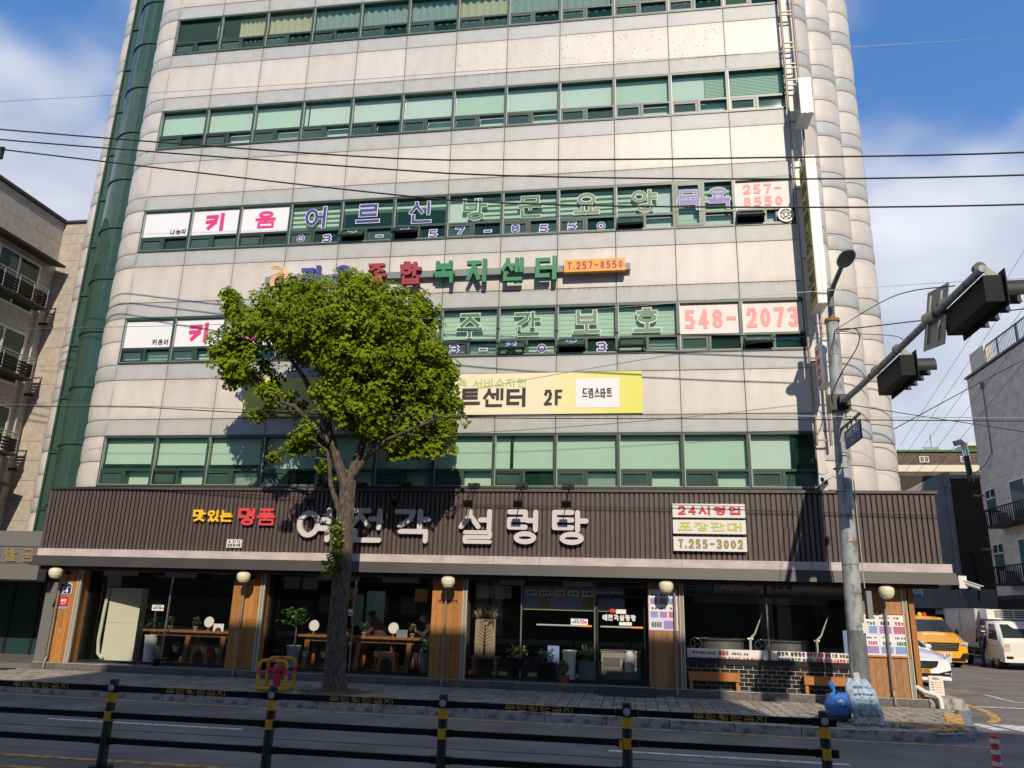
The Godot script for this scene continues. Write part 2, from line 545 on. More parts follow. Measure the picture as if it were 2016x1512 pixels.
# ---------- lettering: strokes of the Korean syllable blocks, digits and a few signs
func jamo(c: String) -> Array:
	match c:
		"ㄱ": return [[0, 1, 1, 1, 1, 0]]
		"ㄱ/": return [[0, 0.95, 0.95, 0.95, 0.8, 0.45, 0.2, 0]]
		"ㄴ": return [[0, 1, 0, 0, 1, 0]]
		"ㄷ": return [[1, 1, 0, 1, 0, 0, 1, 0]]
		"ㄹ": return [[0, 1, 1, 1, 1, 0.5, 0, 0.5, 0, 0, 1, 0]]
		"ㅁ": return [[0, 0, 0, 1, 1, 1, 1, 0, 0, 0]]
		"ㅂ": return [[0, 1, 0, 0, 1, 0, 1, 1], [0, 0.5, 1, 0.5]]
		"ㅅ": return [[0.5, 1, 0.5, 0.75, 0, 0], [0.5, 0.75, 1, 0]]
		"ㅇ": return [["o", 0.5, 0.5, 0.5]]
		"ㅈ": return [[0, 1, 1, 1], [0.5, 1, 0.5, 0.7, 0, 0], [0.5, 0.7, 1, 0]]
		"ㅊ": return [[0.35, 1.05, 0.65, 1.05], [0, 0.75, 1, 0.75], [0.5, 0.75, 0.5, 0.55, 0, 0], [0.5, 0.55, 1, 0]]
		"ㅋ": return [[0, 1, 1, 1, 1, 0], [0, 0.5, 1, 0.5]]
		"ㅋ/": return [[0, 0.95, 0.95, 0.95, 0.8, 0.45, 0.2, 0], [0, 0.52, 0.85, 0.55]]
		"ㅌ": return [[1, 1, 0, 1, 0, 0, 1, 0], [0, 0.5, 1, 0.5]]
		"ㅍ": return [[0, 1, 1, 1], [0, 0, 1, 0], [0.3, 1, 0.3, 0], [0.7, 1, 0.7, 0]]
		"ㅎ": return [[0.35, 1.05, 0.65, 1.05], [0, 0.78, 1, 0.78], ["o", 0.5, 0.27, 0.3]]
		"ㅏ": return [[0.3, 0, 0.3, 1], [0.3, 0.52, 1, 0.52]]
		"ㅑ": return [[0.3, 0, 0.3, 1], [0.3, 0.68, 1, 0.68], [0.3, 0.36, 1, 0.36]]
		"ㅓ": return [[0.75, 0, 0.75, 1], [0, 0.52, 0.75, 0.52]]
		"ㅕ": return [[0.75, 0, 0.75, 1], [0, 0.68, 0.75, 0.68], [0, 0.36, 0.75, 0.36]]
		"ㅣ": return [[0.5, 0, 0.5, 1]]
		"ㅐ": return [[0.15, 0, 0.15, 1], [0.9, 0, 0.9, 1], [0.15, 0.5, 0.9, 0.5]]
		"ㅔ": return [[0, 0.5, 0.45, 0.5], [0.45, 0, 0.45, 1], [1, 0, 1, 1]]
		"ㅖ": return [[0, 0.66, 0.45, 0.66], [0, 0.38, 0.45, 0.38], [0.45, 0, 0.45, 1], [1, 0, 1, 1]]
		"ㅗ": return [[0, 0, 1, 0], [0.5, 0, 0.5, 1]]
		"ㅛ": return [[0, 0, 1, 0], [0.33, 0, 0.33, 1], [0.67, 0, 0.67, 1]]
		"ㅜ": return [[0, 1, 1, 1], [0.5, 1, 0.5, 0]]
		"ㅠ": return [[0, 1, 1, 1], [0.33, 1, 0.33, 0], [0.67, 1, 0.67, 0]]
		"ㅡ": return [[0, 0.5, 1, 0.5]]
		"0": return [["o", 0.5, 0.5, 0.5]]
		"1": return [[0.25, 0.8, 0.55, 1, 0.55, 0]]
		"2": return [[0, 0.75, 0.2, 1, 0.8, 1, 1, 0.75, 0.85, 0.45, 0, 0, 1, 0]]
		"3": return [[0, 0.95, 0.3, 1, 0.8, 1, 1, 0.77, 0.75, 0.53, 0.4, 0.53], [0.75, 0.53, 1, 0.27, 0.8, 0, 0.25, 0, 0, 0.08]]
		"4": return [[0.72, 0, 0.72, 1, 0, 0.28, 1, 0.28]]
		"5": return [[0.92, 1, 0.12, 1, 0.05, 0.55, 0.65, 0.6, 1, 0.32, 0.75, 0, 0, 0.05]]
		"6": return [[0.85, 1, 0.3, 0.85, 0.05, 0.3, 0.3, 0, 0.75, 0, 1, 0.28, 0.7, 0.55, 0.1, 0.4]]
		"7": return [[0, 1, 1, 1, 0.4, 0]]
		"8": return [["o", 0.5, 0.76, 0.24], ["o", 0.5, 0.26, 0.27]]
		"9": return [[0.1, 0, 0.7, 0.1, 0.95, 0.7, 0.7, 1, 0.25, 1, 0, 0.72, 0.3, 0.45, 0.9, 0.6]]
		"-": return [[0.15, 0.48, 0.85, 0.48]]
		".": return [[0.2, 0, 0.3, 0]]
		",": return [[0.3, 0.05, 0.2, -0.12]]
		"·": return [[0.5, 0.5, 0.55, 0.5]]
		"/": return [[0.2, 0, 0.8, 1]]
		"T": return [[0, 1, 1, 1], [0.5, 1, 0.5, 0]]
		"F": return [[0, 0, 0, 1, 0.9, 1], [0, 0.52, 0.75, 0.52]]
		"A": return [[0, 0, 0.5, 1, 1, 0], [0.22, 0.35, 0.78, 0.35]]
		"C": return [[1, 0.85, 0.7, 1, 0.2, 0.95, 0, 0.5, 0.2, 0.05, 0.7, 0, 1, 0.15]]
		"E": return [[1, 1, 0, 1, 0, 0, 1, 0], [0, 0.5, 0.85, 0.5]]
		"V": return [[0, 1, 0.5, 0, 1, 1]]
		"K": return [[0, 0, 0, 1], [1, 1, 0.05, 0.5, 1, 0]]
		"B": return [[0, 0, 0, 1, 0.75, 1, 0.95, 0.76, 0.7, 0.52, 0, 0.52], [0.7, 0.52, 1, 0.28, 0.75, 0, 0, 0]]
		"S": return [[0.95, 0.85, 0.7, 1, 0.25, 1, 0.05, 0.76, 0.9, 0.3, 0.75, 0, 0.2, 0, 0, 0.15]]
		"M": return [[0, 0, 0, 1, 0.5, 0.35, 1, 1, 1, 0]]
		"O": return [["o", 0.5, 0.5, 0.5]]
	return []


func put_jamo(mb: MB, c: String, x0: float, y0: float, x1: float, y1: float, th: float, z: float, depth: float, rounded: bool) -> void:
	var w := x1 - x0
	var h := y1 - y0
	for s in jamo(c):
		if s[0] is String:
			mb.lift += 0.00025
			mb.ring2(Vector2(x0 + s[1] * w, y0 + s[2] * h), Vector2(maxf(0.5 * w - th * 0.3, th * 1.5), maxf(s[3] * h - th * 0.3, th * 1.5)), th, z, z + depth + mb.lift)
			continue
		for i in range(0, s.size() - 2, 2):
			mb.stroke(Vector2(x0 + s[i] * w, y0 + s[i + 1] * h), Vector2(x0 + s[i + 2] * w, y0 + s[i + 3] * h), th, z, depth, rounded)


const INITIALS := "ㄱㄲㄴㄷㄸㄹㅁㅂㅃㅅㅆㅇㅈㅉㅊㅋㅌㅍㅎ"
const VOWELS := "ㅏㅐㅑㅒㅓㅔㅕㅖㅗㅘㅙㅚㅛㅜㅝㅞㅟㅠㅡㅢㅣ"
const FINALS := " ㄱㄲㄳㄴㄵㄶㄷㄹㄺㄻㄼㄽㄾㄿㅀㅁㅂㅄㅅㅆㅇㅈㅊㅋㅌㅍㅎ"


func glyph(mb: MB, ch: String, x: float, y: float, w: float, h: float, th: float, z := 0.0, depth := 0.001, rounded := false) -> void:
	var code := ch.unicode_at(0) - 0xAC00
	x += th
	y += th
	w -= 2 * th
	h -= 2 * th
	var weight := [th]
	var at := func(c: String, a: float, b: float, e: float, f: float) -> void: put_jamo(mb, c, x + a * w, y + b * h, x + e * w, y + f * h, weight[0], z, depth, rounded)
	if code < 0 or code > 11171:
		var k := 0.12 if ch in "0123456789TFACEVKBSMO" else 0.05
		at.call(ch, k, 0.0 if k > 0.1 else 0.05, 1 - k, 1.0)
		return
	var ini := INITIALS[code / 588]
	var vow := VOWELS[(code % 588) / 28]
	var fin := FINALS[code % 28]
	var double := {"ㄲ": "ㄱㄱ", "ㄸ": "ㄷㄷ", "ㅃ": "ㅂㅂ", "ㅆ": "ㅅㅅ", "ㅉ": "ㅈㅈ", "ㄶ": "ㄴㅎ", "ㅀ": "ㄹㅎ", "ㅄ": "ㅂㅅ", "ㄺ": "ㄹㄱ"}
	var pair := {"ㅘ": "ㅗㅏ", "ㅙ": "ㅗㅐ", "ㅚ": "ㅗㅣ", "ㅝ": "ㅜㅓ", "ㅞ": "ㅜㅔ", "ㅟ": "ㅜㅣ", "ㅢ": "ㅡㅣ"}
	var set_in := func(c: String, a: float, b: float, e: float, f: float, slant: bool) -> void:
		var d: String = double.get(c, c)
		for i in d.length():
			var q := d[i]
			if slant and (q == "ㄱ" or q == "ㅋ"):
				q += "/"
			var step := (e - a) / d.length()
			at.call(q, a + i * step, b, a + (i + (1.0 if i == d.length() - 1 else 0.75)) * step, f)
	var has := fin != " "
	if has:
		weight[0] *= 0.8 if vow in "ㅗㅛㅜㅠㅡ" or pair.has(vow) else 0.88
	if pair.has(vow):
		var pv: String = pair[vow]
		set_in.call(ini, 0.03, 0.66 if has else 0.55, 0.58, 1.0, false)
		var low: float = 0.4 if has else 0.12
		var top: float = 0.56 if has else 0.38
		at.call(pv[0], 0.0, low, 0.64, top)
		at.call(pv[1], 0.72, 0.36 if has else 0.0, 1.0, 1.0)
	elif vow in "ㅗㅛㅜㅠㅡ":
		set_in.call(ini, 0.14, 0.7 if has else 0.5, 0.86, 1.0, false)
		var up := vow in "ㅗㅛ"
		if has:
			at.call(vow, 0.0, 0.45 if up else 0.4, 1.0, 0.6 if up else 0.53)
		else:
			at.call(vow, 0.0, 0.06 if up else 0.0, 1.0, 0.4 if up else 0.32)
	else:
		var wide := vow in "ㅐㅔㅖㅒ"
		set_in.call(ini, 0.0, 0.5 if has else 0.12, 0.5 if wide else 0.55, 1.0 if has else 0.92, true)
		var a: float = 0.54 if wide else (0.72 if vow == "ㅣ" else 0.62)
		at.call(vow, a, 0.42 if has else 0.0, 1.0, 1.0)
	if has:
		if fin in "ㄹㅂㅁ":
			weight[0] *= 0.8
		set_in.call(fin, 0.22 if fin == "ㅇ" else 0.14, 0.0, 0.88 if fin == "ㅇ" else 0.94, 0.31, false)


func text(mb: MB, s: String, x0: float, x1: float, y0: float, h: float, th: float, z := 0.0, depth := 0.001, rounded := false, fill := 0.88) -> void:
	var units := 0.0
	for ch in s:
		units += 0.45 if ch == " " else (0.35 if ch in ".,·" else (0.72 if ch in "0123456789-TF/ACEKVBSMO" else 1.0))
	var u := (x1 - x0) / units
	var x := x0
	for ch in s:
		var w: float = (0.45 if ch == " " else (0.35 if ch in ".,·" else (0.72 if ch in "0123456789-TF/ACEKVBSMO" else 1.0))) * u
		if ch != " ":
			glyph(mb, ch, x + w * (1 - fill) / 2, y0, w * fill, h, th, z, depth, rounded)
		x += w


func words(parent: Node, s: String, x0: float, x1: float, y0: float, h: float, th: float, z: float, m: Material, called := "lettering", depth := 0.001) -> MeshInstance3D:
	var mb := MB.new()
	text(mb, s, x0, x1, y0, h, th, z, depth)
	return part(parent, called, mb, m)


func outlined(parent: Node, s: String, x0: float, x1: float, y0: float, h: float, th: float, z: float, m: Material, edge: Material, grow := 0.018) -> void:
	var a := MB.new()
	text(a, s, x0, x1, y0, h, th, z, 0.001)
	var b := MB.new()
	rim_like(b, s, x0, x1, y0, h, th, grow, z - 0.006)
	part(parent, "letter_rim", b, edge)
	part(parent, "letter", a, m)


func rim_like(b: MB, s: String, x0: float, x1: float, y0: float, h: float, th: float, grow: float, z: float) -> void:
	var units := 0.0
	for ch in s:
		units += 1.0
	var u := (x1 - x0) / units
	var x := x0
	for ch in s:
		# shift so that the stroke centres agree with text(): the box grows by grow on every side
		glyph(b, ch, x + u * 0.06 - grow, y0 - grow, u * 0.88 + 2 * grow, h + 2 * grow, th + grow, z, 0.001)
		x += u


# ---------- sky: air and clouds
func sky_picture() -> Image:
	var w := 768
	var h := 384
	var im := Image.create(w, h, false, Image.FORMAT_RGBF)
	var f := FastNoiseLite.new()
	f.seed = 5
	f.frequency = 1.5
	f.fractal_octaves = 6
	f.fractal_gain = 0.52
	var g := FastNoiseLite.new()
	g.seed = 9
	g.frequency = 3.5
	g.fractal_octaves = 4
	# banks of cloud: azimuth, elevation, width, height, weight
	var banks := [[-47, 25, 9, 5, 0.85], [-46, 34, 12, 5, 0.3], [-40, 17, 12, 4, 0.4], [31.5, 35, 4.6, 8, 0.85], [29, 29, 4.0, 4, 0.4], [22, 8, 12, 4.6, 0.95], [75, 30, 30, 14, 0.6], [-110, 28, 35, 14, 0.6], [150, 35, 35, 14, 0.6], [110, 12, 40, 8, 0.7], [-80, 10, 30, 8, 0.7], [-160, 15, 35, 9, 0.7], [-150, 60, 60, 14, 0.5], [60, 65, 50, 12, 0.4]]
	for y in h:
		var el := (0.5 - (y + 0.5) / h) * PI
		for x in w:
			var az := ((x + 0.5) / w - 0.5) * TAU
			var d := Vector3(sin(az) * cos(el), sin(el), -cos(az) * cos(el))
			if el < 0:
				im.set_pixel(x, y, Color(0.16, 0.15, 0.14))
				continue
			var t := pow(1.0 - sin(el), 2.2)
			var c := Color(0.046, 0.145, 0.40).lerp(Color(0.24, 0.48, 0.88), t)
			var p := d * Vector3(1, 1.9, 1)
			var k := f.get_noise_3dv(p) * 0.75 + 0.02
			for b in banks:
				var da: float = wrapf(rad_to_deg(az) - b[0], -180, 180) / b[2]
				var de: float = (rad_to_deg(el) - b[1]) / b[3]
				k += b[4] * exp(-(da * da + de * de) * 0.7)
			k -= 0.3
			var a := smoothstep(0.0, 0.34, k)
			var body := clampf(0.5 + g.get_noise_3dv(p) * 0.8 + (k - 0.3) * 0.25, 0.0, 1.0)
			var cc := Color(0.40, 0.45, 0.55).lerp(Color(0.72, 0.74, 0.80), body)
			im.set_pixel(x, y, c.lerp(cc, a * 0.93))
	return im


const PITCH := 1.425
const STOREY := 3.165
const TOP2 := 5.66
const X0 := -6.65
const X1 := 10.45


func win_top(f: int) -> float:
	return TOP2 + STOREY * (f - 2)


# arc shell in plan between two angles, slightly pillowed; front outside
func shell(cx: float, cz: float, rx: float, rz: float, a0: float, a1: float, y0: float, y1: float, seg := 10, puff := 0.022) -> ArrayMesh:
	var rows := []
	for j in 7:
		var s := j / 6.0
		var ins := puff * pow(absf(2 * s - 1), 4.0)
		var r := []
		for i in seg + 1:
			var a := lerpf(a0, a1, float(i) / seg)
			r.append(Vector3(cx + (rx - ins) * cos(a), lerpf(y0, y1, s), cz + (rz - ins) * sin(a)))
		rows.append(r)
	var mb := MB.new()
	mb.sheet(rows, a1 > a0)
	return mb.mesh()


func arc_column(b: Node, cx: float, cz: float, rx: float, rz: float, a0: float, a1: float, lo: float, hi: float) -> void:
	var y := TOP2 - 2 * STOREY
	var k := 0
	while y < hi:
		for r in [[0.0, 0.42, 1], [0.42, 1.46, 0], [1.46, 1.88, 1], [1.88, 2.52, 0], [2.52, 3.165, 0]]:
			var ya: float = maxf(y + r[0] + 0.008, lo)
			var yb: float = minf(y + r[1] - 0.008, hi)
			if yb - ya > 0.05:
				k += 1
				part(b, "curved_grey_panel" if r[2] else "curved_white_panel", shell(cx, cz, rx, rz, a0, a1, ya, yb), M["grey_panel_%d" % (k % 2)] if r[2] else M["white_panel_%d" % (k % 3)])
		y += STOREY
	part(b, "joint_backing", shell(cx, cz, rx - 0.05, rz - 0.05, a0, a1, lo, hi, 10, 0.0), M.joint)


func blind_strips(w: Node, x0: float, x1: float, y0: float, y1: float, step: float, a: Material, c: Material) -> void:
	piece(w, "blind", c, x0, x1, y0, y1, -0.182, -0.172)
	var mb := MB.new()
	var y := y1 - step * 0.5
	while y - step * 0.55 > y0:
		mb.bx(x0, x1, y - step * 0.55, y, -0.17, -0.164)
		y -= step * rng.randf_range(0.9, 1.15)
	part(w, "blind_slat", mb, a, "stuff")


func casement_unit(b: Node) -> void:
	var x0 := X0 + PITCH * 10
	var x1 := x0 + PITCH
	var t := win_top(4)
	var y0 := t - 1.28
	var ym := t - 0.83
	var xm := x0 + 0.7
	var fr := MB.new()
	fr.bx(x0, x0 + 0.035, y0, t, -0.13, 0.012)
	fr.bx(x1 - 0.035, x1, y0, t, -0.13, 0.012)
	fr.bx(x0 + 0.035, x1 - 0.035, t - 0.06, t, -0.13, 0.006)
	fr.bx(x0 + 0.035, x1 - 0.035, y0, y0 + 0.05, -0.13, 0.02)
	fr.bx(xm - 0.04, xm + 0.04, y0 + 0.05, t - 0.06, -0.13, 0.008)
	fr.bx(xm + 0.04, x1 - 0.035, ym - 0.055, ym, -0.13, 0.006)
	var w := part(b, "window", fr, M.frame_green)
	var cs := MB.new()
	var a := x0 + 0.04
	var e := xm - 0.045
	cs.bx(a, a + 0.065, y0 + 0.055, t - 0.065, -0.06, 0.03)
	cs.bx(e - 0.065, e, y0 + 0.055, t - 0.065, -0.06, 0.03)
	cs.bx(a + 0.065, e - 0.065, y0 + 0.055, y0 + 0.12, -0.06, 0.03)
	cs.bx(a + 0.065, e - 0.065, t - 0.13, t - 0.065, -0.06, 0.03)
	part(w, "casement_sash", cs, M.frame_green)
	pane_quad(w, "pane", M.glass_green, a + 0.065, e - 0.065, y0 + 0.12, t - 0.13, -0.02)
	pane_quad(w, "pane", M.glass_green, xm + 0.04, x1 - 0.035, ym, t - 0.06, -0.085)
	pane_quad(w, "lower_pane", M.glass_green, xm + 0.04, x1 - 0.035, y0 + 0.05, ym - 0.055, -0.085)
	piece(w, "lower_blind", M.blind_pale, xm, x1 - 0.02, y0 + 0.05, ym, -0.2, -0.19)
	blind_strips(w, x0 + 0.02, x1 - 0.02, ym, t, 0.13, M.blind_light, M.blind_dark)
	piece(w, "blind", M.blind_mint, x0 + 0.02, xm, y0, ym, -0.182, -0.172)
	outlined(w, "목", a - 0.02, e + 0.02, ym + 0.02, 0.56, 0.042, 0.034, M.print_purple, M.outline_white)
	outlined(w, "욕", xm + 0.03, x1 - 0.02, ym + 0.06, 0.6, 0.042, -0.05, M.print_purple, M.outline_white)


func window_unit(b: Node, f: int, c: int) -> void:
	if f == 4 and c == 10:
		casement_unit(b)
		return
	var x0 := X0 + PITCH * c
	var x1 := x0 + PITCH
	var t := win_top(f)
	var y0 := t - 1.28
	var ym := t - 0.83
	var xm := (x0 + x1) / 2
	var fr := MB.new()
	fr.bx(x0, x0 + 0.035, y0, t, -0.13, 0.012)
	fr.bx(x1 - 0.035, x1, y0, t, -0.13, 0.012)
	fr.bx(x0 + 0.035, x1 - 0.035, t - 0.06, t, -0.13, 0.006)
	fr.bx(x0 + 0.035, x1 - 0.035, y0, y0 + 0.05, -0.13, 0.02)
	fr.bx(x0 + 0.035, x1 - 0.035, ym - 0.055, ym, -0.13, 0.006)
	fr.bx(xm - 0.03, xm + 0.03, y0 + 0.05, ym - 0.055, -0.13, 0.004)
	var w := part(b, "window", fr, M.frame_green)
	var sl := MB.new()
	sl.bx(x0 + 0.035, x0 + 0.05, y0 + 0.05, t - 0.06, -0.06, 0.0155)
	sl.bx(x0 + 0.05, x1 - 0.035, y0 + 0.05, y0 + 0.062, -0.06, 0.012)
	part(w, "bead", sl, M.silver)
	var sheet := ""
	if f == 4 and c in [0, 1, 2]: sheet = "sheet_white"
	if f == 3 and c in [0, 1, 2, 3]: sheet = "sheet_white"
	if f == 4 and c == 11 or f == 3 and c in [10, 11]: sheet = "sheet_cream"
	var open: bool = (f == 4 and c in [4, 5, 9, 11]) or (f == 3 and c in [7, 8, 9, 11])
	if sheet != "":
		piece(w, "sign_sheet", M[sheet], x0 + 0.045, x1 - 0.035, ym, t - 0.06, -0.07, -0.055)
	else:
		pane_quad(w, "pane", M.glass_green, x0 + 0.045, x1 - 0.035, ym, t - 0.06, -0.085)
	# the left lower light is a sash hung at its top
	var hang := Transform3D(Basis(Vector3.RIGHT, (-0.62 - 0.1 * (c % 3)) if open else 0.0), Vector3((x0 + xm) / 2, ym - 0.06, -0.03))
	var hw := (xm - x0) / 2 - 0.04
	var hh := ym - 0.115 - y0
	var sm := MB.new()
	sm.bx(-hw, -hw + 0.055, -hh, 0, -0.03, 0.03)
	sm.bx(hw - 0.055, hw, -hh, 0, -0.03, 0.03)
	sm.bx(-hw + 0.055, hw - 0.055, -0.05, 0, -0.03, 0.03)
	sm.bx(-hw + 0.055, hw - 0.055, -hh, -hh + 0.05, -0.03, 0.03)
	var so := part(w, "vent_sash", sm, M.frame_dark if (c * 7 + f) % 3 == 0 else M.frame_green)
	so.transform = hang
	var vp := MB.new()
	vp.quad(Vector3(-hw + 0.055, -hh + 0.05, 0), Vector3(hw - 0.055, -hh + 0.05, 0), Vector3(hw - 0.055, -0.05, 0), Vector3(-hw + 0.055, -0.05, 0))
	var vo := part(w, "vent_pane", vp, M.glass_teal)
	vo.transform = hang
	pane_quad(w, "lower_pane", M.glass_teal if (c * 5 + f) % 3 == 0 else M.glass_green, xm + 0.03, x1 - 0.035, y0 + 0.062, ym - 0.055, -0.075)
	# what hangs behind the glass
	var bx0 := x0 + 0.02
	var bx1 := x1 - 0.02
	if sheet == "":
		match f:
			2:
				var gap: float = [0.14, 0.11, 0.12, 0, 0, 0, 0, 0, 0, 0, 0, 0][c]
				if c == 7:
					piece(w, "blind", M.blind_mint, bx0, bx0 + 0.34, ym, t, -0.17, -0.16)
					piece(w, "blind", M.blind_mint, bx0 + 0.42, bx1, ym, t, -0.17, -0.16)
				else:
					piece(w, "blind", M.blind_mint if c < 11 else M.blind_pale, bx0, bx1 - (0.5 if c == 11 else 0.0), ym + gap, t, -0.17, -0.16)
			3:
				blind_strips(w, bx0, bx1, ym, t, 0.11, M.blind_mint, M.blind_light)
			4:
				if c in [4, 5]:
					blind_strips(w, bx0, bx1, t - 0.35, t, 0.12, M.blind_light, M.blind_dark)
				elif c in [6, 9]:
					blind_strips(w, bx0 if c == 9 else bx0 + 0.5, bx1 if c == 6 else bx1 - 0.5, ym, t, 0.13, M.blind_light, M.blind_dark)
					piece(w, "blind", M.blind_pale, bx0 if c == 6 else bx1 - 0.5, bx0 + 0.5 if c == 6 else bx1, ym, t, -0.2, -0.19)
				else:
					blind_strips(w, bx0, bx1, ym, t, 0.13, M.blind_light, M.blind_dark)
			5:
				if c in [10, 11]:
					if c == 10:
						piece(w, "blind", M.blind_pale, bx0, bx0 + 0.85, ym, t, -0.16, -0.15)
					var mb := MB.new()
					var y := t
					while y > ym:
						mb.bx(bx0 + (0.86 if c == 10 else 0.0), bx1, y - 0.035, y - 0.008, -0.17, -0.155)
						y -= 0.043
					part(w, "slat_blind", mb, M.blind_mint, "stuff")
				elif c == 3:
					piece(w, "blind", M.blind_mint, bx0, bx0 + 0.1, ym, t, -0.17, -0.16)
					piece(w, "blind", M.blind_pale, bx0 + 0.14, bx1, ym, t, -0.17, -0.16)
				else:
					piece(w, "blind", M.blind_mint if c < 3 or c % 3 == 0 else M.blind_pale, bx0, bx1, ym, t, -0.17, -0.16)
			_:
				var rows := []
				var e := rng.randf_range(0.0, 0.5) if c in [0, 1] else 0.0
				if c == 0:
					e = 1.2
				for j in 2:
					var r := []
					for i in 25:
						r.append(Vector3(lerpf(bx0 + e, bx1, i / 24.0), ym if j == 0 else t, -0.19 + 0.03 * sin(i * 1.7 + c)))
					rows.append(r)
				var mb := MB.new()
				mb.sheet(rows)
				part(w, "curtain", mb, M.curtain_cream if c in [1, 2, 6] else M.curtain)
	if f in [5, 2] and (c * 5 + f) % 4 != 1:
		piece(w, "lower_blind", M.blind_pale if f == 5 else M.blind_mint, xm, bx1, y0, ym, -0.2, -0.19)
	elif f == 3 and c in [0, 1, 6, 7, 9]:
		blind_strips(w, bx0, bx1, y0, ym - 0.1, 0.1, M.blind_mint, M.blind_dark)
	elif f == 4 and c in [9, 10, 11]:
		piece(w, "lower_blind", M.blind_pale, xm, bx1, y0 + 0.1, ym, -0.2, -0.19)
	# lettering stuck to the glass
	var zz := -0.05
	if f == 4:
		var ch: String = ["", "키", "움", "어", "르", "신", "방", "문", "요", "양", "", ""][c]
		if ch != "":
			if c < 3:
				words(w, ch, xm - 0.34, xm + 0.34, ym + 0.12, 0.54, 0.055, zz, M.pink, "letter")
			else:
				outlined(w, ch, xm - 0.36, xm + 0.36, ym + 0.07, 0.62, 0.042, zz, M.print_blue if c < 6 else (M.print_green if c < 8 else M.print_sage), M.outline_white if c < 6 else M.outline)
		if c == 0:
			words(w, "나눔이", xm + 0.12, xm + 0.6, ym + 0.08, 0.16, 0.012, zz, M.ink, "letter")
		if c == 11:
			words(w, "257-", x0 + 0.2, x1 - 0.25, ym + 0.42, 0.26, 0.028, zz, M.salmon, "letter")
			words(w, "8550", x0 + 0.2, x1 - 0.25, ym + 0.08, 0.26, 0.028, zz, M.salmon, "letter")
		var d: String = ["", "", "", "03", "7-", "25", "7-", "85", "50", "", "", ""][c]
		digits(w, d, x0, xm, x1, y0, ym, so)
	if f == 3:
		var ch: String = ["", "키", "움", "어", "르", "신", "주", "간", "보", "호", "", ""][c]
		if ch != "":
			if c < 3:
				words(w, ch, xm - 0.34, xm + 0.34, ym + 0.12, 0.54, 0.055, zz, M.pink, "letter")
			elif c > 3:
				outlined(w, ch, xm - 0.36, xm + 0.36, ym + 0.07, 0.62, 0.042, zz, M.print_blue if c < 6 else (M.print_green if c < 8 else M.print_sage), M.outline)
		if c == 0:
			words(w, "키움이", xm + 0.12, xm + 0.6, ym + 0.08, 0.16, 0.012, zz, M.ink, "letter")
		if c == 10:
			words(w, "548-", x0 + 0.12, x1 - 0.05, ym + 0.14, 0.48, 0.045, zz, M.salmon, "letter")
		if c == 11:
			words(w, "2073", x0 + 0.1, x1 - 0.1, ym + 0.14, 0.48, 0.045, zz, M.salmon, "letter")
		digits(w, ["", "", "", "03", "3-", "54", "3-", "20", "73", "", "", ""][c], x0, xm, x1, y0, ym, so)


func digits(w: Node, d: String, x0: float, xm: float, x1: float, y0: float, ym: float, sash: MeshInstance3D) -> void:
	if d == "":
		return
	for i in 2:
		var a := MB.new()
		var r := MB.new()
		var cx: float = 0.0 if i == 0 else (xm + x1) / 2
		var cy: float = -(ym - 0.115 - y0) / 2 if i == 0 else (y0 + ym) / 2 - 0.02
		glyph(a, d[i], cx - 0.13, cy - 0.105, 0.26, 0.21, 0.02, 0.016 if i == 0 else -0.055)
		glyph(r, d[i], cx - 0.15, cy - 0.125, 0.30, 0.25, 0.04, 0.009 if i == 0 else -0.062)
		var p1 := part(w, "digit_rim", r, M.outline_white)
		var p2 := part(w, "digit", a, M.print_blue)
		if i == 0:
			p1.transform = sash.transform
			p2.transform = sash.transform


